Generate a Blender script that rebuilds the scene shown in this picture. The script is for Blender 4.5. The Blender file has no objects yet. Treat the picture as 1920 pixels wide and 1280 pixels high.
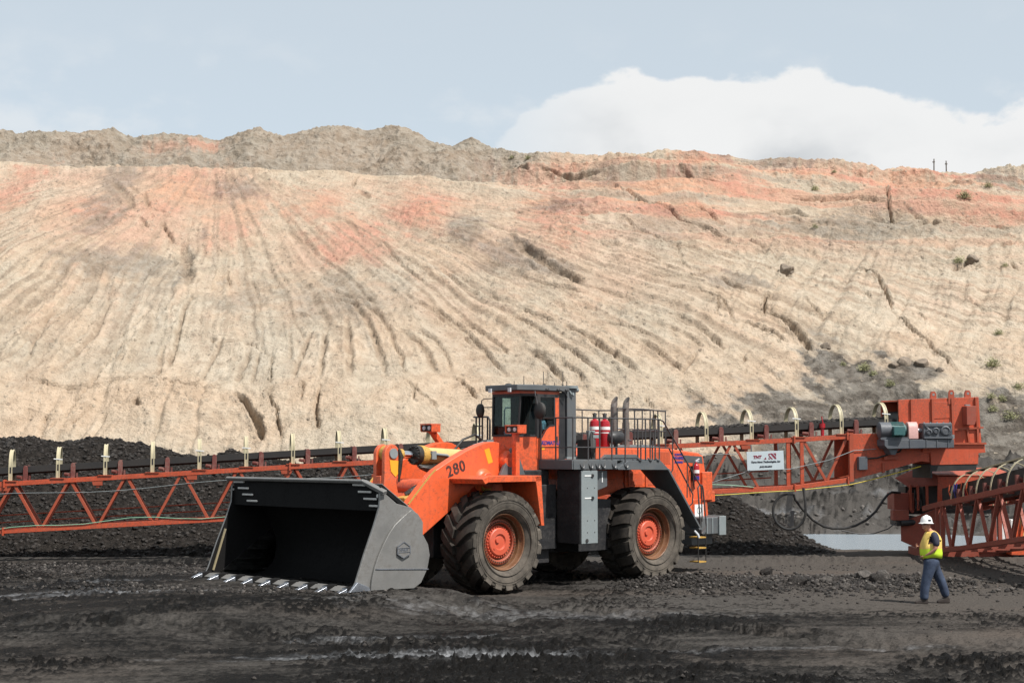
import bpy, bmesh, math, random
import numpy as np
from mathutils import Vector, Matrix

random.seed(7)
rng = np.random.default_rng(11)
S = bpy.context.scene
C = S.collection
PI = math.pi

# ------------------------------------------------------------------ camera, sky, sun, exposure
cam_d = bpy.data.cameras.new('camera'); cam = bpy.data.objects.new('camera', cam_d); C.objects.link(cam)
cam.location = (0, 0, 3.305)
cam.rotation_euler = (math.radians(90) + 0.0738, 0, 0)
cam_d.sensor_width = 36.0; cam_d.lens = 52.5
cam_d.clip_start = 0.1; cam_d.clip_end = 6000
S.camera = cam

SUN_DIR = Vector((0.75, -0.66, 0)).normalized() * math.cos(math.radians(55)) + Vector((0, 0, math.sin(math.radians(55))))
sun_d = bpy.data.lights.new('sun', 'SUN'); sun_d.energy = 4.7; sun_d.angle = math.radians(0.53); sun_d.color = (1.0, 0.96, 0.905)
sun = bpy.data.objects.new('sun', sun_d); C.objects.link(sun)
sun.rotation_euler = SUN_DIR.to_track_quat('Z', 'Y').to_euler(); sun.location = (40, -35, 70)

S.view_settings.view_transform = 'Standard'; S.view_settings.look = 'None'
S.view_settings.exposure = 0.35; S.view_settings.gamma = 1.0; S.view_settings.use_curve_mapping = False

def N(nt, typ, **k):
    n = nt.nodes.new(typ)
    for a, b in k.items():
        if a.startswith('i_'):
            key = a[2:].replace('_', ' ')
            n.inputs[int(key) if key.isdigit() else key].default_value = b
        else: setattr(n, a, b)
    return n

def math_n(nt, op, a, b=None, clamp=False):
    n = nt.nodes.new('ShaderNodeMath'); n.operation = op; n.use_clamp = clamp
    for i, x in enumerate((a, b)):
        if x is None: continue
        if isinstance(x, (int, float)): n.inputs[i].default_value = x
        else: nt.links.new(x, n.inputs[i])
    return n.outputs[0]

def maprange(nt, x, a, b, c=0.0, d=1.0, smooth=True):
    n = nt.nodes.new('ShaderNodeMapRange'); n.interpolation_type = 'SMOOTHSTEP' if smooth else 'LINEAR'
    for i, v in zip((1, 2, 3, 4), (a, b, c, d)):
        if isinstance(v, (int, float)): n.inputs[i].default_value = v
        else: nt.links.new(v, n.inputs[i])
    nt.links.new(x, n.inputs[0]); return n.outputs[0]

def mixc(nt, f, a, b, blend='MIX'):
    n = nt.nodes.new('ShaderNodeMix'); n.data_type = 'RGBA'; n.blend_type = blend; n.clamp_factor = True
    for sock, x in ((n.inputs[0], f), (n.inputs[6], a), (n.inputs[7], b)):
        if isinstance(x, (int, float)): sock.default_value = x
        elif isinstance(x, (tuple, list)): sock.default_value = (*x[:3], 1)
        else: nt.links.new(x, sock)
    return n.outputs[2]

W = bpy.data.worlds.new('World'); S.world = W; W.use_nodes = True
nt = W.node_tree; nt.nodes.clear()
out = N(nt, 'ShaderNodeOutputWorld')
sky = N(nt, 'ShaderNodeTexSky', sky_type='NISHITA', sun_disc=False, sun_elevation=math.radians(55),
        sun_rotation=math.atan2(0.75, -0.66), altitude=1300.0, air_density=1.0, dust_density=2.2, ozone_density=1.0)
skyb = N(nt, 'ShaderNodeBackground', i_Strength=0.115)
soft = mixc(nt, 0.66, sky.outputs[0], (5.25, 5.65, 5.65))      # thin high haze veil over the blue
nt.links.new(soft, skyb.inputs[0])
tc = N(nt, 'ShaderNodeTexCoord'); sp = N(nt, 'ShaderNodeSeparateXYZ'); nt.links.new(tc.outputs['Generated'], sp.inputs[0])
az = math_n(nt, 'ARCTAN2', sp.outputs[0], sp.outputs[1]); el = math_n(nt, 'ARCSINE', sp.outputs[2])
mp = N(nt, 'ShaderNodeMapping', i_Scale=(1, 1, 1.7)); nt.links.new(tc.outputs['Generated'], mp.inputs[0])
nz1 = N(nt, 'ShaderNodeTexNoise', i_Scale=19.0, i_Detail=10.0, i_Roughness=0.52); nt.links.new(mp.outputs[0], nz1.inputs[0])
nz2 = N(nt, 'ShaderNodeTexNoise', i_Scale=3.2, i_Detail=4.0, i_Roughness=0.5); nt.links.new(mp.outputs[0], nz2.inputs[0])
edge = maprange(nt, az, -0.10, 0.085, 0.165, 0.250)
edge = math_n(nt, 'SUBTRACT', edge, maprange(nt, az, 0.16, 0.34, 0.0, 0.030))          # cumulus bank rises to the right and stays there
edge = math_n(nt, 'ADD', edge, math_n(nt, 'MULTIPLY', math_n(nt, 'SUBTRACT', nz1.outputs[0], 0.5), 0.058))
edge = math_n(nt, 'ADD', edge, math_n(nt, 'MULTIPLY', math_n(nt, 'SUBTRACT', nz2.outputs[0], 0.5), 0.03))
dens = maprange(nt, math_n(nt, 'SUBTRACT', edge, el), -0.001, 0.006)
lim = math_n(nt, 'MULTIPLY', maprange(nt, az, -0.085, 0.085), maprange(nt, az, 1.5, 2.3, 1.0, 0.0))
dens = math_n(nt, 'MULTIPLY', dens, lim)
wisp = math_n(nt, 'MULTIPLY', maprange(nt, nz1.outputs[0], 0.50, 0.74), 0.45)
wisp = math_n(nt, 'MULTIPLY', wisp, maprange(nt, el, 0.30, 0.20))
dens = math_n(nt, 'MAXIMUM', dens, wisp)
dens = math_n(nt, 'MULTIPLY', dens, 0.93)
body = maprange(nt, math_n(nt, 'SUBTRACT', edge, el), 0.005, 0.075)
nz3 = N(nt, 'ShaderNodeTexNoise', i_Scale=11.0, i_Detail=8.0); nt.links.new(mp.outputs[0], nz3.inputs[0])
ccol = mixc(nt, math_n(nt, 'MULTIPLY', body, maprange(nt, nz3.outputs[0], 0.38, 0.66)), (0.88, 0.88, 0.875), (0.60, 0.62, 0.64))
cb = N(nt, 'ShaderNodeBackground', i_Strength=0.80); nt.links.new(ccol, cb.inputs[0])
mx = N(nt, 'ShaderNodeMixShader'); nt.links.new(dens, mx.inputs[0]); nt.links.new(skyb.outputs[0], mx.inputs[1]); nt.links.new(cb.outputs[0], mx.inputs[2])
nt.links.new(mx.outputs[0], out.inputs[0])

# ------------------------------------------------------------------ helpers
def tag(o, label=None, cat=None, group=None, kind=None):
    if label: o['label'] = label
    if cat: o['category'] = cat
    if group: o['group'] = group
    if kind: o['kind'] = kind
    return o

def thing(name, label, cat, loc=(0, 0, 0), rotz=0.0, group=None):
    o = bpy.data.objects.new(name, None); C.objects.link(o)
    o.location = loc; o.rotation_euler = (0, 0, rotz); o.empty_display_size = 0.3
    return tag(o, label, cat, group)

class MB:
    def __init__(s, org=(0, 0, 0)): s.v = []; s.f = []; s.o = Vector(org)
    def add(s, vs, fs):
        b = len(s.v); s.v += [tuple(Vector(p) - s.o) for p in vs]; s.f += [tuple(i + b for i in q) for q in fs]; return s
    def box(s, x0, x1, y0, y1, z0, z1):
        return s.add([(x, y, z) for x in (x0, x1) for y in (y0, y1) for z in (z0, z1)],
                     [(0, 1, 3, 2), (4, 6, 7, 5), (0, 4, 5, 1), (2, 3, 7, 6), (0, 2, 6, 4), (1, 5, 7, 3)])
    def beam(s, p0, p1, w, h, up=(0, 0, 1)):
        p0 = Vector(p0); p1 = Vector(p1); d = (p1 - p0).normalized(); u = Vector(up)
        if abs(d.dot(u)) > 0.98: u = Vector((0, 1, 0))
        sd = d.cross(u).normalized(); u = sd.cross(d)
        vs = [p + sd * (a * w / 2) + u * (b * h / 2) for p in (p0, p1) for a, b in ((-1, -1), (1, -1), (1, 1), (-1, 1))]
        return s.add(vs, [(3, 2, 1, 0), (4, 5, 6, 7), (0, 1, 5, 4), (1, 2, 6, 5), (2, 3, 7, 6), (3, 0, 4, 7)])
    def tube(s, p0, p1, r0, r1=None, n=12):
        return s.lathe([(r0, 0), (r0 if r1 is None else r1, (Vector(p1) - Vector(p0)).length)], p0, Vector(p1) - Vector(p0), n, True)
    def lathe(s, prof, org, axis, n=24, caps=False):
        ax = Vector(axis).normalized(); t = Vector((0, 0, 1)) if abs(ax.z) < 0.9 else Vector((1, 0, 0))
        a = ax.cross(t).normalized(); b = ax.cross(a); org = Vector(org); vs = []
        for r, h in prof:
            for i in range(n):
                q = 2 * PI * i / n; vs.append(org + ax * h + (a * math.cos(q) + b * math.sin(q)) * r)
        fs = [(j * n + i, j * n + (i + 1) % n, (j + 1) * n + (i + 1) % n, (j + 1) * n + i) for j in range(len(prof) - 1) for i in range(n)]
        if caps: fs += [tuple(range(n)), tuple(range((len(prof) - 1) * n, len(prof) * n))]
        return s.add(vs, fs)
    def path(s, pts, r, n=6):
        P = [Vector(p) for p in pts]; m = len(P); vs = []; up = None
        for i in range(m):
            d = (P[min(i + 1, m - 1)] - P[max(i - 1, 0)]).normalized()
            if up is None: up = Vector((0, 0, 1)) if abs(d.z) < 0.9 else Vector((1, 0, 0))
            sd = d.cross(up)
            if sd.length < 1e-4: sd = d.orthogonal()
            sd.normalize(); up = sd.cross(d).normalized()
            rr = r[i] if isinstance(r, (list, tuple)) else r
            vs += [P[i] + (sd * math.cos(2 * PI * k / n) + up * math.sin(2 * PI * k / n)) * rr for k in range(n)]
        fs = [(j * n + i, j * n + (i + 1) % n, (j + 1) * n + (i + 1) % n, (j + 1) * n + i) for j in range(m - 1) for i in range(n)]
        fs += [tuple(range(n)), tuple(range((m - 1) * n, m * n))]
        return s.add(vs, fs)
    def loft(s, A, B):
        n = len(A)
        return s.add(list(A) + list(B), [tuple(range(n)), tuple(range(n, 2 * n))] + [(i, (i + 1) % n, n + (i + 1) % n, n + i) for i in range(n)])
    def prism(s, poly, ax, a, b):
        f = {'y': lambda p, q: (p[0], q, p[1]), 'x': lambda p, q: (q, p[0], p[1]), 'z': lambda p, q: (p[0], p[1], q)}[ax]
        return s.loft([f(p, a) for p in poly], [f(p, b) for p in poly])
    def ribbon(s, pts, wv, t):
        P = [Vector(p) for p in pts]; m = len(P); wv = Vector(wv); vs = []
        for i in range(m):
            d = (P[min(i + 1, m - 1)] - P[max(i - 1, 0)]).normalized(); nn = d.cross(wv).normalized() * t / 2; h = wv / 2
            vs += [P[i] - h - nn, P[i] + h - nn, P[i] + h + nn, P[i] - h + nn]
        fs = [(j * 4 + i, j * 4 + (i + 1) % 4, (j + 1) * 4 + (i + 1) % 4, (j + 1) * 4 + i) for j in range(m - 1) for i in range(4)]
        fs += [(0, 1, 2, 3), tuple(range((m - 1) * 4, m * 4))]
        return s.add(vs, fs)
    def mesh(s, name, smooth=True, ang=38):
        me = bpy.data.meshes.new(name); me.from_pydata(s.v, [], s.f)
        bm = bmesh.new(); bm.from_mesh(me); bmesh.ops.recalc_face_normals(bm, faces=bm.faces); bm.to_mesh(me); bm.free()
        if smooth:
            me.polygons.foreach_set('use_smooth', [True] * len(me.polygons)); me.set_sharp_from_angle(angle=math.radians(ang))
        return me
    def build(s, name, mat, parent=None, bevel=0.0, smooth=True, ang=38, each=False):
        if not each: return link(name, s.mesh(name, smooth, ang), mat, parent, bevel)
        g = list(range(len(s.v)))                      # every separate piece becomes an object of its own
        def root(i):
            while g[i] != i: g[i] = g[g[i]]; i = g[i]
            return i
        for f in s.f:
            for i in f[1:]: g[root(f[0])] = root(i)
        fs = {}
        for f in s.f: fs.setdefault(root(f[0]), []).append(f)
        o = None
        for F in fs.values():
            ids = sorted({i for f in F for i in f}); ix = {i: k for k, i in enumerate(ids)}
            b = MB(); b.v = [s.v[i] for i in ids]; b.f = [tuple(ix[i] for i in f) for f in F]
            o = link(name, b.mesh(name, smooth, ang), mat, parent, bevel)
        return o

def link(name, me, mat, parent=None, bevel=0.0):
    if mat is not None and not me.materials: me.materials.append(mat)
    o = bpy.data.objects.new(name, me); C.objects.link(o)
    if parent is not None: o.parent = parent
    if bevel:
        m = o.modifiers.new('bevel', 'BEVEL'); m.width = bevel; m.segments = 2; m.limit_method = 'ANGLE'; m.angle_limit = math.radians(40); m.harden_normals = True
    return o

def copy_tree(o, parent=None):
    c = o.copy(); C.objects.link(c)
    if parent is not None: c.parent = parent
    for ch in list(o.children): copy_tree(ch, c)
    return c

def text_mesh(txt, size, extrude=0.004, offset=0.0, shear=0.0, space=1.0):
    cu = bpy.data.curves.new('lettering', 'FONT'); cu.body = txt; cu.size = size; cu.extrude = extrude; cu.offset = offset; cu.shear = shear
    cu.space_character = space; cu.align_x = 'CENTER'; cu.align_y = 'CENTER'; cu.resolution_u = 4
    ob = bpy.data.objects.new('lettering', cu); C.objects.link(ob)
    dg = bpy.context.evaluated_depsgraph_get(); me = bpy.data.meshes.new_from_object(ob.evaluated_get(dg))
    bpy.data.objects.remove(ob); bpy.data.curves.remove(cu); return me

def place_text(txt, size, mat, parent, loc, xdir, ydir, name='lettering', **k):
    me = text_mesh(txt, size, **k); x = Vector(xdir).normalized(); y = Vector(ydir).normalized(); z = x.cross(y)
    M = Matrix((x, y, z)).transposed().to_4x4(); M.translation = Vector(loc); me.transform(M)
    return link(name, me, mat, parent)

# ------------------------------------------------------------------ numpy noise
def _hash(ix, iy, seed):
    h = (ix.astype(np.int64) * 374761393 + iy.astype(np.int64) * 668265263 + seed * 974711) & 0x7fffffff
    h = ((h ^ (h >> 13)) * 1274126177) & 0x7fffffff
    return h ^ (h >> 16)

def perlin(x, y, seed=0):
    x = np.asarray(x, float); y = np.asarray(y, float) + 0 * x
    ix = np.floor(x); iy = np.floor(y); fx = x - ix; fy = y - iy
    ux = fx * fx * fx * (fx * (fx * 6 - 15) + 10); uy = fy * fy * fy * (fy * (fy * 6 - 15) + 10)
    def g(dx, dy):
        a = (_hash(ix + dx, iy + dy, seed) & 1023) * (2 * PI / 1024)
        return np.cos(a) * (fx - dx) + np.sin(a) * (fy - dy)
    a = g(0, 0); b = g(1, 0); c = g(0, 1); d = g(1, 1)
    return 1.5 * ((a * (1 - ux) + b * ux) * (1 - uy) + (c * (1 - ux) + d * ux) * uy)

def fbm(x, y, seed=0, o=4, gain=0.5):
    r = 0; a = 1.0; t = 0
    for i in range(o):
        r = r + a * perlin(x * 2 ** i, y * 2 ** i, seed + 17 * i); t += a; a *= gain
    return r / t

def ridged(x, y, seed=0, o=4, gain=0.5):
    r = 0; a = 1.0; t = 0
    for i in range(o):
        r = r + a * (1 - np.abs(perlin(x * 2 ** i, y * 2 ** i, seed + 31 * i))) ** 2; t += a; a *= gain
    return r / t

def sstep(a, b, x):
    t = np.clip((x - a) / (b - a), 0, 1); return t * t * (3 - 2 * t)

def grid_object(name, P, mat, tint=None, parent=None):
    n, m = P.shape[:2]
    me = bpy.data.meshes.new(name); me.vertices.add(n * m); me.vertices.foreach_set('co', P.reshape(-1).astype(np.float32))
    idx = np.arange(n * m).reshape(n, m)
    q = np.stack([idx[:-1, :-1], idx[:-1, 1:], idx[1:, 1:], idx[1:, :-1]], -1).reshape(-1, 4)
    me.loops.add(q.size); me.polygons.add(len(q)); me.loops.foreach_set('vertex_index', q.reshape(-1).astype(np.int32))
    me.polygons.foreach_set('loop_start', np.arange(0, q.size, 4, dtype=np.int32)); me.update(calc_edges=True)
    me.polygons.foreach_set('use_smooth', np.ones(len(q), dtype=bool))
    if tint is not None:
        a = me.attributes.new('tint', 'FLOAT_COLOR', 'POINT')
        t4 = np.ones((n * m, 4), np.float32); t4[:, :tint.shape[-1]] = tint.reshape(-1, tint.shape[-1]); a.data.foreach_set('color', t4.reshape(-1))
    me.validate(); return link(name, me, mat, parent)

ICO_V = np.array([(0, 0, 1)] + [(math.cos(k * PI * .4) * .894, math.sin(k * PI * .4) * .894, .447) for k in range(5)] +
                 [(math.cos((k + .5) * PI * .4) * .894, math.sin((k + .5) * PI * .4) * .894, -.447) for k in range(5)] + [(0, 0, -1)])
ICO_F = np.array([(0, 1 + k, 1 + (k + 1) % 5) for k in range(5)] + [(1 + k, 6 + k, 1 + (k + 1) % 5) for k in range(5)] +
                 [(1 + (k + 1) % 5, 6 + k, 6 + (k + 1) % 5) for k in range(5)] + [(11, 6 + (k + 1) % 5, 6 + k) for k in range(5)])

def rubble(name, X, Y, Z, R, mat, label, cat, flat=0.75, seed=1):
    r = np.random.default_rng(seed); n = len(X)
    V = ICO_V[None] * (1 + r.uniform(-.38, .38, (n, 12, 1))) * np.stack([r.uniform(.7, 1.3, n), r.uniform(.7, 1.3, n), r.uniform(.5, 1.0, n) * flat / .75], -1)[:, None]
    a = r.uniform(0, 2 * PI, n); c, s = np.cos(a)[:, None], np.sin(a)[:, None]
    V = np.stack([V[..., 0] * c - V[..., 1] * s, V[..., 0] * s + V[..., 1] * c, V[..., 2]], -1)
    V = V * np.asarray(R)[:, None, None] + np.stack([X, Y, Z], -1)[:, None]
    F = (ICO_F[None] + (np.arange(n) * 12)[:, None, None]).reshape(-1, 3)
    me = bpy.data.meshes.new(name); me.vertices.add(n * 12); me.vertices.foreach_set('co', V.reshape(-1).astype(np.float32))
    me.loops.add(F.size); me.polygons.add(len(F)); me.loops.foreach_set('vertex_index', F.reshape(-1).astype(np.int32))
    me.polygons.foreach_set('loop_start', np.arange(0, F.size, 3, dtype=np.int32)); me.update(calc_edges=True)
    o = link(name, me, mat); return tag(o, label, cat, kind='stuff')

# ------------------------------------------------------------------ materials
def principled(name):
    m = bpy.data.materials.new(name); m.use_nodes = True; t = m.node_tree; b = t.nodes['Principled BSDF']; return m, t, b

def paint(name, col, rough=0.45, metal=0.0, var=0.12, dirt=(0.10, 0.085, 0.07), dirt_amt=0.35, scale=2.5, bump=0.02, spec=0.5, rust=None, streak=0.0, chips=0.0):
    """painted or bare metal with blotchy fading, dust and fine scratches"""
    m, t, b = principled(name)
    co = N(t, 'ShaderNodeTexCoord')
    n1 = N(t, 'ShaderNodeTexNoise', i_Scale=scale, i_Detail=7.0, i_Roughness=0.62); t.links.new(co.outputs['Object'], n1.inputs[0])
    n2 = N(t, 'ShaderNodeTexNoise', i_Scale=scale * 7, i_Detail=6.0, i_Roughness=0.7); t.links.new(co.outputs['Object'], n2.inputs[0])
    c = mixc(t, maprange(t, n1.outputs[0], .3, .7), tuple(x * (1 - var) for x in col), tuple(min(1, x * (1 + var)) for x in col))
    if rust:
        c = mixc(t, maprange(t, n2.outputs[0], .60, .70), c, rust)
    dm = math_n(t, 'MULTIPLY', maprange(t, math_n(t, 'ADD', math_n(t, 'MULTIPLY', n1.outputs[0], .6), math_n(t, 'MULTIPLY', n2.outputs[0], .5)), .48, .72), dirt_amt)
    c = mixc(t, dm, c, dirt)
    if streak:                                   # dust washed down in vertical runs
        ms = N(t, 'ShaderNodeMapping', i_Scale=(7, 7, .7)); t.links.new(co.outputs['Object'], ms.inputs[0])
        n3 = N(t, 'ShaderNodeTexNoise', i_Scale=1.0, i_Detail=6.0, i_Roughness=.65); t.links.new(ms.outputs[0], n3.inputs[0])
        c = mixc(t, math_n(t, 'MULTIPLY', maprange(t, math_n(t, 'ADD', math_n(t, 'MULTIPLY', n3.outputs[0], .7), math_n(t, 'MULTIPLY', n1.outputs[0], .4)), .50, .78), streak), c, tuple(x * .6 for x in dirt))
    if chips:                                    # paint knocked off the edges
        ge = N(t, 'ShaderNodeNewGeometry')
        c = mixc(t, math_n(t, 'MULTIPLY', maprange(t, math_n(t, 'ADD', ge.outputs['Pointiness'], math_n(t, 'MULTIPLY', math_n(t, 'SUBTRACT', n2.outputs[0], .5), .25)), .545, .60), chips), c, (.10, .05, .03))
    t.links.new(c, b.inputs['Base Color'])
    t.links.new(maprange(t, math_n(t, 'ADD', dm, math_n(t, 'MULTIPLY', n2.outputs[0], .3)), 0, .8, rough - .06, min(1, rough + .35)), b.inputs['Roughness'])
    b.inputs['Metallic'].default_value = metal
    b.inputs['Specular IOR Level'].default_value = spec
    if bump:
        bp = N(t, 'ShaderNodeBump', i_Strength=0.35, i_Distance=bump); t.links.new(n2.outputs[0], bp.inputs['Height']); t.links.new(bp.outputs[0], b.inputs['Normal'])
    return m

M = {}
M['orange'] = paint('orange_paint', (0.74, 0.115, 0.036), .38, dirt_amt=.24, var=.12, bump=.004, dirt=(.20, .075, .045), scale=1.6, streak=.26, chips=.4)
M['orange_worn'] = paint('worn_orange_paint', (0.66, 0.115, 0.04), .45, dirt_amt=.5, var=.15, rust=(.12, .06, .03))
M['conv_red'] = paint('conveyor_red_oxide_paint', (0.52, 0.080, 0.030), .5, dirt_amt=.26, var=.12, bump=.004, streak=.22, chips=.35)
M['conv_dark'] = paint('shaded_red_oxide_paint', (0.30, 0.062, 0.036), .6, dirt_amt=.5, var=.16, bump=.006)  # darker copy of the red, painting in shade on second conveyor and hopper
M['maroon'] = paint('maroon_idler_paint', (0.17, 0.045, 0.036), .55, dirt_amt=.6, var=.2, dirt=(.22, .16, .13))
M['cream'] = paint('cream_hoop', (0.50, 0.44, 0.29), .5, dirt_amt=.25, var=.08, bump=.003)
M['grey'] = paint('grey_frame_paint', (0.095, 0.105, 0.112), .45, dirt_amt=.45, var=.12, bump=.004)
M['pale_grey'] = paint('pale_grey_panel', (0.22, 0.25, 0.255), .42, dirt_amt=.25, var=.1, bump=.003)
M['dark'] = paint('dark_frame_paint', (0.022, 0.022, 0.024), .5, dirt_amt=.5, var=.2, dirt=(.055, .048, .042))
M['rail'] = paint('dark_rail_paint', (0.05, 0.05, 0.053), .4, dirt_amt=.3, bump=0)
M['bucket'] = paint('bare_bucket_steel', (0.225, 0.22, 0.21), .46, metal=.35, var=.18, dirt_amt=.55, dirt=(.09, .08, .07), scale=1.3, bump=.006)
M['bucket_in'] = paint('coal_and_shade_black_steel', (0.010, 0.0095, 0.0095), .8, dirt_amt=.4, dirt=(.006, .006, .006), bump=.01, spec=.15)  # coal-black steel, lowered further to put the inside's shade into the colour
M['slot'] = paint('pale_slot_grey', (0.55, 0.53, 0.5), .5, dirt_amt=.1, bump=0)
M['steel'] = paint('polished_tooth_steel', (0.36, 0.38, 0.42), .30, metal=.8, var=.25, dirt_amt=.6, dirt=(.06, .055, .05), bump=.004)
M['chrome'] = paint('chromed_rod', (0.75, 0.75, 0.76), .14, metal=1.0, var=.03, dirt_amt=.1, bump=0)
M['yellow'] = paint('greasy_yellow_paint', (0.52, 0.31, 0.065), .5, dirt_amt=.55, var=.2, dirt=(.06, .035, .02), rust=(.16, .07, .02))
M['cyl'] = paint('cream_yellow_cylinder', (0.60, 0.42, 0.17), .42, dirt_amt=.3, var=.14, dirt=(.2, .11, .04), bump=.004)
M['grease'] = paint('black_grease', (0.022, 0.018, 0.014), .35, dirt_amt=.2, bump=.03)
M['tyre'] = paint('dusty_tyre_rubber', (0.085, 0.074, 0.062), .88, var=.3, dirt_amt=.7, dirt=(.15, .128, .104), scale=2.6, bump=.012, spec=.2)
M['tread'] = paint('tyre_tread_rubber', (0.036, 0.031, 0.027), .9, var=.3, dirt_amt=.45, dirt=(.085, .066, .05), scale=2.2, bump=.012, spec=.2)  # tread colour lowered to carry the shade on the tyre front
M['rim'] = paint('rusty_rim', (0.19, 0.085, 0.038), .5, var=.4, dirt_amt=.6, dirt=(.03, .022, .017), rust=(.36, .075, .035), scale=4)
M['rim_dark'] = paint('rim_bolt_circle', (0.10, 0.05, 0.03), .5, var=.3, dirt_amt=.4)
M['hub'] = paint('orange_red_hub', (0.60, 0.10, 0.05), .42, dirt_amt=.3, var=.12, bump=.005)
M['black'] = paint('black_rubber', (0.014, 0.014, 0.014), .6, dirt_amt=.3, bump=.003)
M['belt'] = paint('belt_rubber', (0.022, 0.02, 0.019), .7, dirt_amt=.4, dirt=(.04, .033, .028), bump=.003)
M['white'] = paint('white_paint', (0.78, 0.78, 0.76), .45, dirt_amt=.15, var=.04, bump=0)
M['sign'] = paint('pale_blue_sign_face', (0.50, 0.57, 0.60), .5, dirt_amt=.15, var=.03, bump=0)
M['sign_red'] = paint('sign_maroon_print', (0.22, 0.015, 0.04), .5, dirt_amt=.1, var=.05, bump=0)
M['ink'] = paint('dark_print', (0.02, 0.025, 0.035), .5, dirt_amt=.1, bump=0)
M['stencil'] = paint('black_stencil_paint', (0.03, 0.02, 0.018), .6, dirt_amt=.35, dirt=(.35, .06, .025), var=.2, bump=0, scale=9)
M['blue'] = paint('blue_decal', (0.035, 0.03, 0.20), .4, dirt_amt=.2, bump=0)
M['decal_grey'] = paint('charcoal_decal', (0.075, 0.082, 0.088), .45, dirt_amt=.3, bump=0)
M['decal_yellow'] = paint('amber_warning_decal', (0.80, 0.36, 0.02), .45, dirt_amt=.2, bump=0)
M['red'] = paint('extinguisher_red', (0.36, 0.010, 0.018), .28, dirt_amt=.15, var=.06, bump=0)
M['teal'] = paint('teal_motor_paint', (0.045, 0.135, 0.135), .45, dirt_amt=.45, var=.15)
M['pink'] = paint('faded_pink_guard', (0.62, 0.36, 0.33), .5, dirt_amt=.3, var=.08)
M['gear'] = paint('slate_gearbox_paint', (0.085, 0.095, 0.11), .5, dirt_amt=.3, var=.12)
M['exhaust'] = paint('heat_stained_exhaust', (0.20, 0.18, 0.165), .42, metal=.5, var=.25, dirt_amt=.5, dirt=(.10, .05, .03))
M['yellowhose'] = paint('yellow_hose', (0.55, 0.42, 0.02), .5, dirt_amt=.3, bump=0)
M['green'] = paint('green_cable', (0.18, 0.36, 0.24), .5, dirt_amt=.3, bump=0)
M['lamp'] = paint('lamp_lens', (0.55, 0.57, 0.6), .12, dirt_amt=.2, bump=0)
M['seat'] = paint('dark_seat_cloth', (0.03, 0.035, 0.045), .8, dirt_amt=.2, bump=0)
M['cyan'] = paint('pale_blue_plastic', (0.25, 0.42, 0.5), .45, dirt_amt=.1, bump=0)
M['machine_yellow'] = paint('mustard_panel', (0.55, 0.40, 0.14), .5, dirt_amt=.3, var=.1)
M['bar'] = paint('scraped_cutter_bar', (0.30, 0.25, 0.15), .5, dirt_amt=.5)
M['disc'] = paint('dusty_wheel_disc', (0.36, 0.075, 0.036), .5, var=.3, dirt_amt=.6, dirt=(.08, .05, .035), scale=4)
M['wood'] = paint('weathered_post', (0.09, 0.075, 0.06), .8, dirt_amt=.3)

m, t, b = principled('cab_glass')
b.inputs['Base Color'].default_value = (0.50, 0.66, 0.68, 1); b.inputs['Roughness'].default_value = 0.02
b.inputs['Transmission Weight'].default_value = 1.0; b.inputs['IOR'].default_value = 1.25; b.inputs['Specular IOR Level'].default_value = .8
M['glass'] = m

def rock_mat(name, a, bcol, scale, rough=.8, spec=.3, bump=.05):
    m, t, b = principled(name); co = N(t, 'ShaderNodeTexCoord')
    n1 = N(t, 'ShaderNodeTexNoise', i_Scale=scale, i_Detail=8.0, i_Roughness=.65); t.links.new(co.outputs['Object'], n1.inputs[0])
    n2 = N(t, 'ShaderNodeTexNoise', i_Scale=scale * 6, i_Detail=5.0, i_Roughness=.7); t.links.new(co.outputs['Object'], n2.inputs[0])
    f = math_n(t, 'ADD', math_n(t, 'MULTIPLY', n1.outputs[0], .6), math_n(t, 'MULTIPLY', n2.outputs[0], .4))
    t.links.new(mixc(t, maprange(t, f, .36, .66), a, bcol), b.inputs['Base Color'])
    t.links.new(maprange(t, n2.outputs[0], .3, .7, rough - .2, rough + .15), b.inputs['Roughness']); b.inputs['Specular IOR Level'].default_value = spec
    bp = N(t, 'ShaderNodeBump', i_Strength=.8, i_Distance=bump); t.links.new(n2.outputs[0], bp.inputs['Height']); t.links.new(bp.outputs[0], b.inputs['Normal'])
    return m
M['coal'] = rock_mat('coal', (.0055, .0053, .005), (.048, .041, .036), 7.0, rough=.75, spec=.06, bump=.10)
M['coal_lump'] = rock_mat('coal_lump', (.008, .0076, .0072), (.072, .062, .055), 5.0, rough=.6, spec=.22)
M['grey_lump'] = rock_mat('grey_shale_lump', (.05, .045, .04), (.16, .142, .128), 2.0, rough=.8)
M['boulder'] = rock_mat('dark_boulder', (.14, .115, .09), (.30, .24, .185), 1.5, rough=.85)

# ================================================================== TERRAIN
# ---- the highwall: a stepped spoil slope, tabled in metres (x, depth, height)
SKY= [(-52.2,30.17),(-43.2,30.39),(-42.3,30.08),(-39.1,30.62),(-36.9,30.39),(-34.2,30.85),(-32.4,30.39),(-29.7,30.71),(-26.6,30.62),(-25.2,30.39),(-23.8,30.93),(-21.8,31.16),(-20.7,30.62),(-19.4,30.35),(-17.6,30.71),(-16.2,30.98),(-14.4,30.89),(-12.2,30.48),(-10.8,30.62),(-9.0,30.39),(-7.2,29.49),(-4.9,28.61),(-3.5,29.13),(-1.7,28.75),(-0.4,28.43),(1.3,28.1),(3.4,27.82),(7.3,27.61),(7.9,27.73),(10.3,27.39),(12.0,27.48),(14.6,27.3),(17.6,27.18),(19.7,27.05),(21.9,27.48),(24.0,27.26),(28.3,27.05),(29.4,26.75),(30.0,26.32),(31.3,26.75),(33.4,26.75),(34.7,26.45),(36.9,26.41),(39.0,26.58),(41.1,26.49),(48.9,26.75)]
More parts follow.
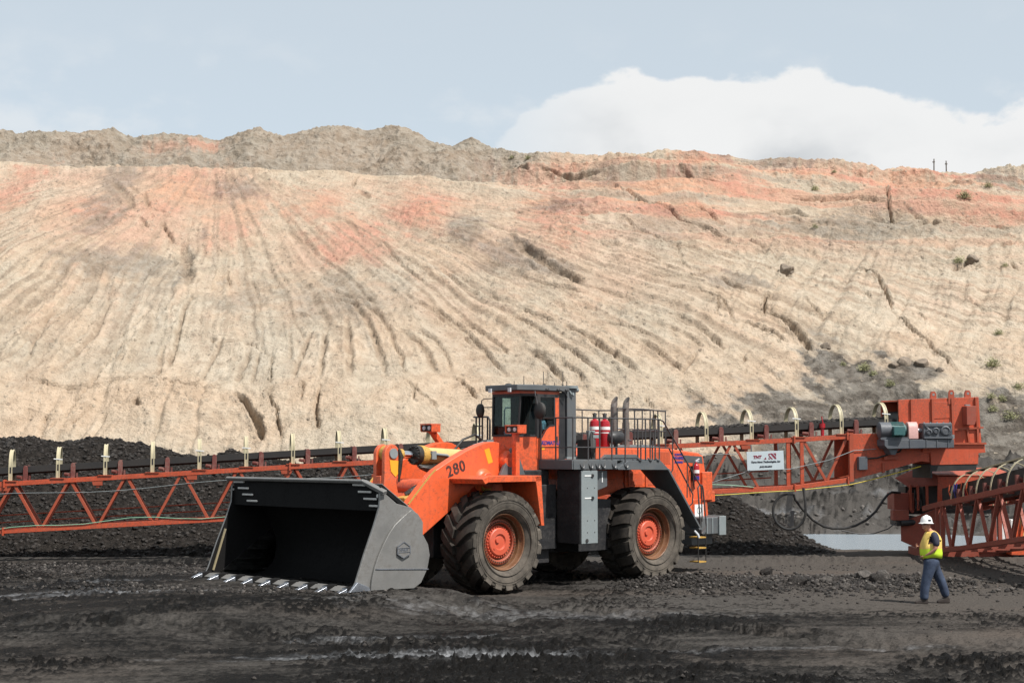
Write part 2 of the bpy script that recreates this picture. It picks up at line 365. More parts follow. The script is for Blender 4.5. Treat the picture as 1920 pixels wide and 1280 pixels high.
CREST= [(-47.2,114.0,26.06),(-39.1,114.0,25.98),(-30.9,114.0,25.66),(-26.9,114.0,25.37),(-22.8,114.0,24.96),(-19.5,114.0,24.96),(-14.7,114.0,24.76),(-10.6,114.0,24.56),(-6.4,112.2,24.51),(-3.6,111.0,23.8),(-0.4,109.6,22.76),(5.4,107.0,21.53),(13.0,107.0,20.96),(20.6,107.0,20.58),(28.3,107.0,20.39),(36.7,107.0,20.2),(43.6,107.0,20.2)]
RED= [(-36.8,22.1,1.8,3.9,0.9),(-30.6,20.2,5.0,3.1,0.45),(-24.6,22.1,3.5,4.7,0.55),(-20.2,20.3,3.4,2.4,0.7),(-14.3,21.1,2.7,1.7,0.8),(-11.4,18.3,2.5,2.3,0.85),(-9.4,16.9,1.8,1.4,0.6),(-6.5,20.7,3.1,2.3,0.85),(3.0,20.1,2.3,3.2,1.0),(1.6,24.6,4.2,1.4,0.6),(14.8,23.4,4.5,1.6,0.9),(7.5,22.9,3.5,1.9,0.5),(31.2,24.1,4.1,2.6,0.75),(5.9,26.5,5.0,1.2,0.4),(15.1,26.2,3.0,1.0,1),(24.2,25.5,5.4,2.0,0.55),(10.8,21.5,4.6,2.5,0.5),(34.9,21.6,3.1,2.5,0.65),(-26.1,18.3,2.9,1.9,0.4),(-14.5,17.0,3.3,1.9,0.3),(-29.6,11.4,2.3,0.6,0.0),(-1.7,26.6,1.3,1.2,0.4),(-26.1,29.2,1.8,1.0,0.9),(-29.6,29.2,2.2,0.9,0.6),(1.5,17.7,5.8,2.9,0.3),(8.3,14.6,4.9,2.7,0.25)]
GREY=[(20.0,6.0,5.5,2.6,1.2),(17.6,7.8,1.1,2.1,1.2),(25.5,5.2,5.0,2.2,1.1),(22.6,7.6,1.8,1.0,1.1),(15.5,4.6,3.5,1.2,1.1),(-21.0,23.0,2.4,1.1,0.5),(-29.4,22.8,1.6,4.7,0.5),(-26.3,16.0,4.3,1.3,0.5),(-3.3,18.7,1.5,1.4,0.6),(0.0,16.4,2.1,1.3,0.7),(2.5,15.5,1.7,0.9,0.5),(-21.9,16.0,0.6,2.8,0.6),(18.8,8.5,1.3,2.2,0.9),(19.4,6.6,2.1,1.3,0.8),(15.5,5.3,4.8,1.6,1),(20.2,5.0,3.5,1.6,1),(23.4,8.2,1.5,0.8,0.9),(26.3,4.7,2.0,1.9,0.9),(23.6,4.7,2.9,1.5,0.8),(24.1,19.6,6.8,1.6,0.5),(14.9,14.5,2.1,0.6,0.7),(-11.5,13.0,4.0,2.6,0.35),(-17.3,13.1,2.0,2.1,0.3),(-25.1,13.8,3.5,1.3,0.25),(3.4,20.8,2.3,0.7,0.6),(10.3,18.7,2.2,1.4,0.3),(20.8,26.7,5.5,0.7,0.8),(38.3,24.8,2.9,1.6,0.5),(7.7,24.1,2.4,1.7,0.4),(-2.6,27.3,3.9,1.4,0.7)]
PALE= [(-15.3,9.2,8.0,1.9,0.5),(-33.3,23.8,6.3,3.7,0.5),(7.3,18.2,2.5,2.9,0.5),(26.8,13.1,6.1,2.5,0.5),(-22.1,12.2,4.0,2.1,0.4),(-7.0,15.1,2.1,1.7,0.5),(27.0,17.4,7.3,1.5,0.4)]
TRACKS_SHADE=[([(-22.96,17.98),(-21.91,16.03),(-21.06,14.08)],0.77,0.22,0.9),([(-20.7,13.76),(-20.62,11.85),(-20.43,9.97),(-20.18,8.2)],0.34,0.3,0.9),([(-21.24,9.97),(-20.78,8.54),(-20.5,7.61)],0.26,0.2,0.7),([(-21.59,13.87),(-21.95,11.85),(-22.82,10.7),(-23.18,9.6),(-22.91,8.2)],0.21,-0.22,-0.5),([(-25.57,12.03),(-25.72,10.33),(-26.19,9.24),(-26.65,8.37)],0.4,0.22,0.7),([(-28.8,12.41),(-28.95,10.69),(-28.68,8.54)],0.3,0.2,0.6),([(-23.63,10.33),(-23.98,8.89),(-24.4,7.36),(-25.13,5.61),(-25.99,4.39)],0.19,0.25,0.3),([(-17.58,10.34),(-17.84,8.89),(-18.03,7.36)],0.36,0.22,0.7),([(-15.78,9.43),(-15.82,8.2),(-15.87,7.28)],0.38,0.22,0.8),([(-15.18,9.43),(-15.09,8.2),(-15.04,7.19)],0.29,0.22,0.7),([(-12.22,10.33),(-12.51,9.07),(-12.54,7.52)],0.39,0.26,0.8),([(-11.28,10.51),(-11.2,8.89),(-11.05,7.36)],0.36,0.26,0.8),([(-10.19,11.26),(-9.68,9.24),(-9.29,7.36)],0.43,0.26,0.8),([(-11.66,12.83),(-9.86,12.23),(-8.62,10.69),(-7.73,8.89),(-7.23,7.52)],0.44,0.28,0.8),([(-9.89,12.42),(-8.62,11.83),(-7.46,10.5),(-6.62,8.89),(-6.23,7.52)],0.3,0.25,0.8),([(-12.03,13.86),(-10.5,13.03),(-9.08,12.62),(-8.43,12.22)],0.24,0.22,0.7),([(-7.18,10.87),(-5.78,9.95),(-4.89,8.88),(-4.32,7.69)],0.36,0.25,0.7),([(-5.87,10.87),(-4.49,9.95),(-3.77,8.71),(-3.47,7.69)],0.26,0.22,0.7),([(-6.23,12.8),(-3.97,11.82),(-2.26,10.32),(-1.1,8.71),(-0.31,7.52)],0.37,0.28,0.7),([(-8.05,13.82),(-5.33,12.21),(-3.26,10.87),(-1.42,8.89)],0.27,0.22,0.6),([(-3.64,11.82),(-1.63,10.69),(0.0,8.89)],0.26,0.22,0.6),([(-19.12,15.59),(-18.54,14.4)],0.16,0.35,0.6),([(-24.88,19.53),(-23.98,18.56),(-23.64,17.97)],0.26,0.35,0.7),([(-26.57,20.12),(-25.74,19.14)],0.23,0.25,0.7),([(-30.11,23.59),(-28.63,22.27),(-27.27,20.74)],0.59,0.15,0.8),([(-27.13,22.31),(-26.26,20.76)],0.35,0.15,0.7),([(-15.77,6.55),(-14.84,5.76),(-14.15,4.99),(-13.64,3.95)],0.45,0.7,0.7),([(-13.87,6.87),(-13.37,5.92),(-12.83,4.69),(-12.62,3.95)],0.18,0.5,0.6),([(-14.25,9.07),(-13.93,7.19)],0.16,0.4,0.6),([(-11.94,7.19),(-11.75,6.08)],0.15,0.5,0.6),([(-10.97,6.87),(-10.92,5.61),(-10.57,4.39)],0.27,0.5,0.8),([(-5.49,6.87),(-5.47,5.76)],0.14,0.4,0.6),([(-3.39,7.52),(-2.74,6.87),(-1.95,5.92)],0.22,0.5,0.6),([(-6.11,7.03),(-4.17,5.3)],0.14,0.35,0.5),([(-21.51,6.23),(-21.04,5.92)],0.33,0.4,0.9),([(-26.18,5.61),(-26.14,5.15)],0.21,0.4,0.8),([(-23.85,6.23),(-24.23,5.61),(-24.6,4.99)],0.18,0.3,0.4),([(-26.75,13.43),(-28.62,12.02),(-30.83,9.95)],0.2,0.2,0.5),([(-28.62,13.83),(-30.45,12.41),(-31.96,10.87)],0.17,0.18,0.5),([(-25.49,13.23),(-26.37,10.7),(-27.76,8.89),(-28.78,7.19)],0.17,0.18,0.4),([(-27.41,13.02),(-28.58,11.25),(-29.6,9.42),(-30.75,8.03)],0.17,0.18,0.4),([(-25.41,15.12),(-25.91,13.43),(-25.57,11.84)],0.16,0.15,0.4),([(-22.91,12.64),(-23.54,10.89),(-24.76,9.96)],0.15,0.15,0.3),([(-13.97,11.86),(-12.34,11.27)],0.17,0.2,0.5),([(-13.74,10.9),(-13.27,9.6),(-13.17,8.54)],0.15,0.18,0.4),([(-15.43,11.09),(-14.9,9.43)],0.15,0.15,0.4),([(-17.41,15.16),(-16.13,13.05),(-15.78,11.47)],0.18,0.15,0.4),([(-13.0,15.14),(-11.03,14.06)],0.18,0.15,0.4),([(-4.92,15.5),(-2.75,14.01),(-0.68,13.2)],0.18,0.2,0.3),([(-9.19,18.27),(-7.44,15.95),(-5.49,14.01)],0.22,0.22,-0.4),([(-6.43,16.6),(-4.9,15.28),(-3.43,14.01)],0.21,-0.15,-0.9),([(-11.89,24.35),(-12.06,22.95)],0.18,0.35,0.5),([(-11.4,22.65),(-10.52,22.08)],0.43,0.25,0.7),([(-13.73,20.35),(-11.89,19.79),(-10.31,18.29)],0.46,0.12,0.7),([(-16.54,19.35),(-13.96,17.89),(-11.02,16.0)],0.15,0.15,0.2),([(-29.64,7.69),(-28.34,7.86),(-26.7,7.36),(-24.8,7.19),(-23.09,7.52),(-20.97,7.61),(-18.61,6.95),(-16.59,6.79),(-15.79,6.63)],0.14,0.3,0.4),([(-19.18,10.52),(-17.54,9.97),(-15.38,9.7),(-14.05,8.89)],0.13,0.25,0.4),([(-29.11,22.53),(-28.56,23.08),(-25.98,20.77),(-24.14,20.3)],0.2,0.12,0.3),([(0.0,17.98),(1.08,16.82),(2.29,15.7),(3.47,14.83),(4.96,13.98)],0.8,0.42,1.0),([(4.96,13.98),(6.79,13.48),(8.08,12.88)],0.27,0.2,0.6),([(3.27,11.05),(4.5,10.12),(5.39,9.23),(6.71,8.36),(7.43,7.86)],0.49,0.34,0.8),([(0.0,11.82),(1.63,10.87),(3.03,9.59),(4.67,8.19),(5.68,7.36)],0.3,0.28,0.7),([(0.5,12.4),(1.98,11.62),(2.95,11.24)],0.23,0.22,0.7),([(0.95,9.41),(2.34,8.37),(3.06,7.19)],0.41,0.3,0.7),([(2.68,8.88),(3.72,7.86),(4.14,7.36)],0.22,0.25,0.7),([(5.73,11.23),(6.85,10.95),(7.63,10.68),(8.39,10.31)],0.23,0.25,0.9),([(7.7,9.95),(8.85,9.06),(9.53,8.37),(9.91,7.86)],0.45,0.35,0.9),([(9.91,7.86),(10.88,8.89),(10.82,9.41)],0.25,0.2,0.7),([(9.93,11.82),(11.16,11.25),(12.0,10.5),(12.61,9.59)],0.6,0.4,0.7),([(9.45,10.87),(10.95,10.13),(11.49,9.59)],0.23,0.22,0.6),([(7.13,23.18),(9.59,21.41),(11.78,20.67),(13.25,20.33),(14.97,19.47)],0.32,0.4,0.5),([(12.68,24.66),(14.1,23.73),(15.56,23.13),(17.89,22.87)],0.45,0.5,0.7),([(9.93,21.14),(11.95,19.43),(14.06,18.73),(16.07,17.8),(17.38,17.23)],0.34,0.35,0.4),([(7.45,19.58),(10.18,17.73),(12.89,16.63),(15.16,16.31)],0.22,0.25,0.4),([(13.55,14.66),(14.62,14.04),(15.63,13.94)],0.35,0.25,1.0),([(16.61,13.84),(16.11,13.02),(15.98,12.32)],0.24,0.6,0.9),([(16.03,12.22),(17.15,11.45),(17.69,10.51),(17.97,9.6)],0.63,0.55,0.8),([(14.34,11.45),(15.95,10.69),(16.69,10.14)],0.3,0.35,0.7),([(23.33,16.02),(24.24,15.15),(24.26,13.87),(24.1,12.64)],0.28,0.5,0.7),([(24.19,12.44),(24.94,10.71),(25.58,9.6),(26.07,8.28)],0.3,0.42,0.7),([(29.11,24.09),(27.79,21.84),(27.5,20.38),(27.67,19.87)],0.2,0.6,0.8),([(13.23,13.21),(12.89,12.02)],0.15,0.4,0.7),([(9.78,7.03),(10.59,6.39),(11.37,5.61)],0.14,0.25,0.3),([(14.24,9.06),(15.48,7.86),(16.68,6.55)],0.13,0.2,0.3),([(18.35,20.77),(20.75,20.96),(22.75,20.06)],0.34,0.4,0.6),([(20.78,22.0),(24.53,21.93),(27.24,21.38)],0.27,0.4,0.4),([(28.59,20.96),(31.18,19.63),(35.67,19.15)],0.31,0.35,0.4),([(29.29,13.88),(30.38,12.65),(31.53,11.67)],0.16,0.25,0.3),([(25.75,12.55),(25.95,11.86)],0.17,0.3,0.7),([(18.76,13.43),(19.66,12.04)],0.2,0.25,0.4),([(8.51,14.83),(11.12,14.75),(13.29,15.09)],0.21,0.25,0.5),([(17.64,15.55),(18.58,15.12)],0.28,0.3,0.6),([(0.0,15.07),(2.06,14.21),(4.75,13.47)],0.28,0.25,0.6),([(1.06,15.93),(1.74,15.06)],0.18,0.15,0.5),([(6.4,12.97),(9.39,12.59),(11.83,13.0)],0.24,0.22,0.5),([(9.6,14.01),(11.99,13.82),(13.53,13.01),(13.8,11.25)],0.17,0.3,0.3),([(2.08,25.66),(4.71,24.77),(6.74,24.84)],0.37,0.45,0.7),([(0.0,25.87),(1.25,25.45)],0.55,0.5,0.9),([(10.44,25.95),(12.86,25.49),(14.58,25.67)],0.29,0.35,0.5),([(27.03,25.01),(29.03,25.85)],0.46,0.4,0.7),([(22.95,14.07),(23.05,13.45)],0.21,0.25,0.5),([(8.77,16.8),(10.82,15.07)],0.18,0.18,0.3),([(2.76,18.64),(4.9,20.54),(5.22,19.79)],0.17,-0.15,-0.4),([(11.28,17.75),(11.33,15.94),(12.05,15.08)],0.16,0.18,0.3),([(7.58,6.55),(7.95,5.76)],0.21,0.3,0.5),([(5.12,7.03),(5.3,6.39)],0.24,0.25,0.8),([(13.76,9.06),(13.91,8.71)],0.22,0.3,0.7),([(29.43,15.61),(30.72,16.06),(31.68,15.84)],0.25,0.35,0.6),([(33.81,17.45),(34.86,17.69)],0.29,0.35,0.6),([(33.6,16.07),(34.07,15.62)],0.29,0.35,0.7)]  # grooves in brown track soil; a ridge shadow is tinted in with them
def tab(T, x, k): T = np.array(T, float); return np.interp(x, T[:, 0], T[:, k])

def make_highwall():
    nx = 1040
    xs = np.linspace(-56, 54, nx)
    sky_z = tab(SKY, xs, 1); yc = tab(CREST, xs, 1); zc = tab(CREST, xs, 2)
    k = np.ones(9) / 9
    yc = np.convolve(np.pad(yc, 4, 'edge'), k, 'valid'); zc = np.convolve(np.pad(zc, 4, 'edge'), k, 'valid')
    ys = np.interp(xs, [-7, 2], [126, 120]); d4 = np.interp(xs, [-8, 8], [.4, 2.9])
    wob = 1.2 * fbm(xs * .07, 0 * xs, 5, 3)
    K = [(74 + 0 * xs, -.9 + 0 * xs), (80 + wob, 2.5 + 0 * xs), (86 + wob, 7.4 + .5 * fbm(xs * .1, 3 + 0 * xs, 6, 3)), (yc, zc), (yc + 6, zc + d4), (ys, sky_z), (ys + 6, sky_z - 2.0), (ys + 40, sky_z - 9)]
    cnt = [10, 78, 205, 46, 80, 8, 5]
    Y = []; Z = []; seg = []
    for j, c in enumerate(cnt):
        t = np.arange(c) / c
        Y.append(K[j][0][None] + (K[j + 1][0] - K[j][0])[None] * t[:, None]); Z.append(K[j][1][None] + (K[j + 1][1] - K[j][1])[None] * t[:, None]); seg += list(j + t)
    Y = np.concatenate(Y + [K[-1][0][None]]); Z = np.concatenate(Z + [K[-1][1][None]]); seg = np.array(seg + [len(cnt)])[:, None]
    n = len(Y)
    # round off the profile's corners a little
    for _ in range(3):
        Y[1:-1] = (Y[:-2] + 2 * Y[1:-1] + Y[2:]) / 4; Z[1:-1] = (Z[:-2] + 2 * Z[1:-1] + Z[2:]) / 4
    X = np.repeat(xs[None], n, 0); Y0 = Y.copy(); Z0 = Z.copy()
    L = np.cumsum(np.vstack([np.zeros((1, nx)), np.hypot(np.diff(Y, axis=0), np.diff(Z, axis=0))]), 0)
    right = sstep(-4, 9, X); far_r = sstep(9, 17, X)
    lower = sstep(.6, 1.0, seg) * (1 - sstep(1.85, 2.1, seg)); slope = sstep(1.95, 2.25, seg) * (1 - sstep(2.9, 3.05, seg)); top = sstep(3.9, 4.3, seg) * (1 - sstep(5.3, 6, seg))
    upper = sstep(2.55, 3.0, seg) * (1 - sstep(4.7, 5.0, seg))
    D = 1.1 * fbm(X * .055, L * .05, 2, 3) + .38 * fbm(X * .22, L * .2, 3, 4) * (1 - .3 * slope)
    # dozer ruts fanning down the slope
    t = (20.3 - Z0) / 13.0
    wf = (X + 21.2 - 4 * t) / ((1 + 2 * np.clip(t, -.3, 2)) * (1 - .19 * t))
    wf = wf + .40 * fbm(X * .12, L * .12, 8, 2) + .10 * fbm(X * .5, L * .35, 81, 2) + .035 * fbm(X * 1.8, L * 1.5, 82, 2)
    rut = sstep(.02, .22, perlin(wf * 1.25, L * .020, 9)) * (.45 + .55 * sstep(-.3, .3, perlin(wf * .4, L * .09, 15))) + .5 * sstep(.1, .3, perlin(wf * 2.9, L * .03, 10))
    fine = ridged(wf * 3.4, L * .035, 12, 4, .62)
    rm = sstep(.05, .45, t) * (1 - sstep(.98, 1.06, t)) * (1 - far_r) * (.45 + .55 * sstep(-.25, .25, fbm(X * .07, L * .07, 13, 3)))
    rm = np.clip(rm + .55 * sstep(-.45, -.1, t) * (1 - sstep(.1, .5, t)) * (1 - right) * sstep(-.1, .3, fbm(X * .06, L * .06, 14, 2)), 0, 1)
    tread = (perlin(wf * 1.25, L * 2.2, 16)) * sstep(.3, .9, rut)
    D -= rm * (.13 * rut + .04 * tread) + .24 * slope * (1 - .7 * far_r) * (.35 + .65 * sstep(-.1, .5, t)) * (fine - .5)
    # rills on the lower face and on the right-hand bank
    wl = X + .5 * fbm(X * .25, L * .25, 20, 3)
    rill = np.maximum(0, ridged(wl * .42, L * .05, 21, 3, .55) - .62)
    D -= lower * (rill * 1.0 * sstep(-.1, .3, fbm(X * .09, L * .05, 27, 2)) + .12 * ridged(wl * 1.5, L * .3, 22, 4, .6)) - .1 * lower
    wr = X - .45 * (L - 10) + .8 * fbm(X * .15, L * .15, 24, 3)
    D -= far_r * slope * (.7 * np.maximum(0, ridged(wr * .22, L * .04, 25, 3) - .6) + .30 * ridged(wr * 1.1, L * .10, 26, 4, .6))
    # strata: harder beds stand proud of the softer ones
    for freq, amp, sd in ((.42, 2.0, 30), (1.1, .8, 31)):
        q = (Z0 + .055 * X + .7 * fbm(X * .06, L * .06, sd, 3)) * freq; fr = q - np.floor(q)
        terr = fr * sstep(1.0, .82, fr) - .4
        bed = (.35 + .65 * sstep(-.2, .3, perlin(np.floor(q) * 3.7, X * .06, sd + 3)))
        D += upper * (.15 + .85 * right) * amp * terr * bed * sstep(-.4, .15, fbm(X * .05, L * .1, sd + 6, 2) + .2 * right)
    # tipped spoil heaps along the rim
    D += top * ((1 - .5 * right) * (1.5 * (1 - np.abs(perlin(X * .11, L * .10, 40))) - 1.0 + .30 * fbm(X * .5, L * .5, 41, 4, .6)) * (1 - .55 * sstep(4.75, 5.0, seg)))
    lump = np.maximum(0, fbm(X * 1.7, L * 1.7, 42, 3) - .05)
    D += lump * (.34 * top + .30 * sstep(-.2, .4, fbm(X * .1, L * .1, 43, 2)))
    rocky = sstep(-.1, .35, fbm(X * .13, L * .2, 46, 3)); D += (.08 + .14 * rocky) * fbm(X * 1.3, L * 1.5, 44, 4, .65) + .055 * fbm(X * 4.5, L * 4.5, 45, 2) + (.04 + .10 * rocky) * np.maximum(0, fbm(X * 3.1, L * 3.1, 47, 2) - .12) * 2
    track_shade = np.zeros_like(X); palet = np.zeros_like(X)
    jx = .22 * fbm(X * .7, L * .7, 50, 4, .6) + .07 * fbm(X * 3.5, L * 3.5, 52, 2); je = .45 * fbm(X * .9, L * .9, 53, 4, .65)
    for pl, w, dep, tn in TRACKS_SHADE:
        pxs = [p[0] for p in pl]; pzs = [p[1] for p in pl]; m_ = w + 1.0
        j0, j1 = np.searchsorted(xs, [min(pxs) - m_, max(pxs) + m_]); sub_ = Z0[:, j0:j1]
        rows_ = np.nonzero((sub_.max(1) > min(pzs) - m_) & (sub_.min(1) < max(pzs) + m_) & (np.arange(n) < n - 14))[0]
        if j1 - j0 < 2 or len(rows_) < 2: continue
        sl = (slice(rows_[0], rows_[-1] + 1), slice(j0, j1)); px = X[sl] + jx[sl]; pz = Z0[sl] + .5 * jx[sl]; h = np.full(px.shape, 9.0); sl_ = np.zeros(px.shape); tot = sum(math.hypot(b_[0] - a_[0], b_[1] - a_[1]) for a_, b_ in zip(pl, pl[1:])); acc = 0.0
        for (xa, za), (xb, zb) in zip(pl, pl[1:]):
            dx, dz = xb - xa, zb - za; u = np.clip(((px - xa) * dx + (pz - za) * dz) / (dx * dx + dz * dz + 1e-9), 0, 1)
            hh = np.hypot(px - xa - u * dx, (pz - za - u * dz) * 1.25); sl_ = np.where(hh < h, (acc + u * math.hypot(dx, dz)) / tot, sl_); h = np.minimum(h, hh); acc += math.hypot(dx, dz)
        tp = .35 + .65 * sstep(0, .18, sl_ + .08 * je[sl]) * sstep(1, .84, sl_ + .08 * je[sl]); h = h / (w * .5 * (.35 + .65 * tp)) + je[sl]; g = (1 - sstep(.5, 1.2, h)) * tp
        D[sl] -= 1.15 * dep * g * (.8 + .6 * je[sl]) - .28 * abs(dep) * tp * np.exp(-((h - 1.45) / .35) ** 2)
        if tn > 0: track_shade[sl] = np.maximum(track_shade[sl], tn * g)
        else: palet[sl] = np.maximum(palet[sl], -tn * g)
    D *= sstep(.3, 1.0, seg); 
    Y = Y0 - .58 * D; Z = Z0 + .81 * D
    # ---- colour masks of the soils, with ridge shadow painted into the tracks
    nzx = 1.5 * fbm(X * .22, L * .25, 60, 5, .6); nzz = 1.5 * fbm(X * .22, L * .25, 61, 5, .6); wis = fbm(wf * 1.1, L * .10, 62, 5, .6) + .6 * fbm(X * .9, L * .9, 66, 3)
    def patches(T):
        r = np.zeros_like(X)
        for x, z, rx, rz, w in T:
            d = np.hypot((X + nzx * rx * .45 - x) / rx, (Z0 + nzz * rz * .45 - z) / rz); r = np.maximum(r, w * sstep(1.35, .15, d + 1.15 * wis))
        return r
    q = Z0 + .055 * X + .7 * fbm(X * .06, L * .06, 30, 3); lay = perlin(q * 1.1, X * .03, 67) + .6 * perlin(q * 2.9, X * .05, 68)
    red = np.clip(1.05 * patches(RED), 0, .8) + .72 * right * upper * sstep(-.05, .5, lay + .4 * fbm(X * .2, L * .3, 69, 4)) + .42 * sstep(-.05, .45, fbm(X * .05, L * .08, 63, 4) + .35 * wis) * slope * sstep(10, 17, Z0) + .12 * sstep(.0, .5, wis + .3 * fbm(X * .1, L * .1, 55, 2)) * slope
    grey = np.maximum(np.clip(1.45 * patches(GREY), 0, 1) + rm * .22 * sstep(.2, .8, rut) * sstep(-.3, .3, wis + .2), .38 * right * upper * sstep(.15, .6, -lay + .3 * wis)) 
    grey = np.maximum(grey, (1 - right) * sstep(3.75, 4.0, seg + .12 * fbm(X * .3, L * .3, 64, 3)) * .74 * (1 - .9 * np.clip(red, 0, 1)))
    bench = sstep(10, 15, X + .6 * (4 - Z0)) * sstep(7.4, 5.4, Z0 + 2.4 * fbm(X * .22, L * .25, 65, 4) - .02 * X)
    grey = np.maximum(grey, bench)
    grey = np.where(Z0 > 9.6, np.minimum(grey, .66), grey)
    tint = np.stack([np.clip(red, 0, 1), np.clip(grey, 0, 1), np.clip(np.maximum(patches(PALE), palet + .28 * slope * sstep(.0, .45, perlin(wf * 2.2, L * .03, 56) + .5 * perlin(wf * 5.5, L * .05, 57))), 0, 1), np.clip(np.maximum(track_shade * (.75 + .5 * fbm(X * .8, L * .8, 54, 4)), .72 * slope * sstep(.0, .5, perlin(wf * 2.7, L * .028, 58) + .5 * perlin(wf * 6.5, L * .05, 59)) * (.5 + .5 * sstep(-.2, .3, fbm(X * .1, L * .1, 48, 2)))), 0, 1)], -1)
    return X, Y, Z, tint

m, t, b = principled('bare_spoil_earth')
at = N(t, 'ShaderNodeAttribute', attribute_name='tint'); sr = N(t, 'ShaderNodeSeparateColor'); t.links.new(at.outputs['Color'], sr.inputs[0])
co = N(t, 'ShaderNodeTexCoord')
na = N(t, 'ShaderNodeTexNoise', i_Scale=.16, i_Detail=8.0, i_Roughness=.6); nb = N(t, 'ShaderNodeTexNoise', i_Scale=1.1, i_Detail=8.0, i_Roughness=.68); nc = N(t, 'ShaderNodeTexNoise', i_Scale=6.0, i_Detail=3.0, i_Roughness=.75); vo = N(t, 'ShaderNodeTexVoronoi', i_Scale=3.2); t.links.new(co.outputs['Object'], vo.inputs[0]); vs = N(t, 'ShaderNodeSeparateColor'); t.links.new(vo.outputs['Color'], vs.inputs[0])
for q in (na, nb, nc): t.links.new(co.outputs['Object'], q.inputs[0])
c = mixc(t, maprange(t, na.outputs[0], .36, .64), (.50, .388, .287), (.455, .388, .303))
c = mixc(t, math_n(t, 'MULTIPLY', sr.outputs[2], .75), c, (.585, .52, .425))
rf = math_n(t, 'MULTIPLY', sr.outputs[0], maprange(t, nb.outputs[0], .25, .6, .45, 1.0))
c = mixc(t, math_n(t, 'MULTIPLY', rf, .95), c, mixc(t, maprange(t, na.outputs[0], .42, .6), (.50, .245, .18), (.53, .305, .205)))
c = mixc(t, math_n(t, 'MULTIPLY', sr.outputs[1], maprange(t, nb.outputs[0], .3, .65, .65, 1.0)), c, mixc(t, maprange(t, nb.outputs[0], .35, .62), (.110, .100, .088), (.238, .22, .193)))
c = mixc(t, math_n(t, 'MULTIPLY', maprange(t, sr.outputs[1], .72, .98), .85), c, mixc(t, maprange(t, nb.outputs[0], .36, .62), (.085, .076, .067), (.185, .167, .145)))
c = mixc(t, math_n(t, 'MULTIPLY', at.outputs['Alpha'], maprange(t, nb.outputs[0], .2, .55, .5, .95)), c, mixc(t, maprange(t, nb.outputs[0], .35, .65), (.215, .162, .118), (.345, .272, .20)))
c = mixc(t, .6, c, mixc(t, maprange(t, nb.outputs[0], .28, .72), (.70, .66, .62), (1.14, 1.15, 1.15)), 'MULTIPLY')
c = mixc(t, math_n(t, 'MULTIPLY', maprange(t, nc.outputs[0], .58, .70), .5), c, (.14, .115, .095))
stone = math_n(t, 'MULTIPLY', maprange(t, vo.outputs['Distance'], .42, .30), maprange(t, vs.outputs[0], .86, .92))
c = mixc(t, math_n(t, 'MULTIPLY', stone, .55), c, mixc(t, vs.outputs[1], (.16, .13, .10), (.42, .36, .28)))
c = mixc(t, .35, c, mixc(t, maprange(t, nc.outputs[0], .35, .65), (.72, .70, .68), (1.12, 1.12, 1.12)), 'MULTIPLY')
t.links.new(c, b.inputs['Base Color']); b.inputs['Roughness'].default_value = .95; b.inputs['Specular IOR Level'].default_value = .05
hb = math_n(t, 'ADD', math_n(t, 'MULTIPLY', nb.outputs[0], .7), math_n(t, 'ADD', math_n(t, 'MULTIPLY', nc.outputs[0], .30), math_n(t, 'MULTIPLY', stone, .12)))
bp = N(t, 'ShaderNodeBump', i_Strength=1.0, i_Distance=.42); t.links.new(hb, bp.inputs['Height']); t.links.new(bp.outputs[0], b.inputs['Normal'])
M['earth'] = m
HX, HY, HZ, HT = make_highwall()
tag(grid_object('highwall_slope', np.stack([HX, HY, HZ], -1), M['earth'], HT), kind='structure')
def wall_point(x, z):
    j = int(np.clip(np.searchsorted(HX[0], x), 0, HX.shape[1] - 1)); i = int(np.argmax(HZ[:, j] >= z)) or HX.shape[0] // 2
    return Vector((x, HY[i, j], HZ[i, j]))

# ---- the pit floor
PAD = (-4.95, 33.5); PAX = (-0.7233, -0.6905)     # low pad of packed coal the bucket rests on
def pad_height(x, y):
    dx = x - PAD[0]; dy = y - PAD[1]; a = dx * PAX[0] + dy * PAX[1]; c = -dx * PAX[1] + dy * PAX[0]
    return .40 * sstep(-3.4, -1.4, a) * (1 - sstep(1.8, 9.5, a)) * sstep(-7.5, -3.0, c) * (1 - sstep(3.0, 6.0, c))

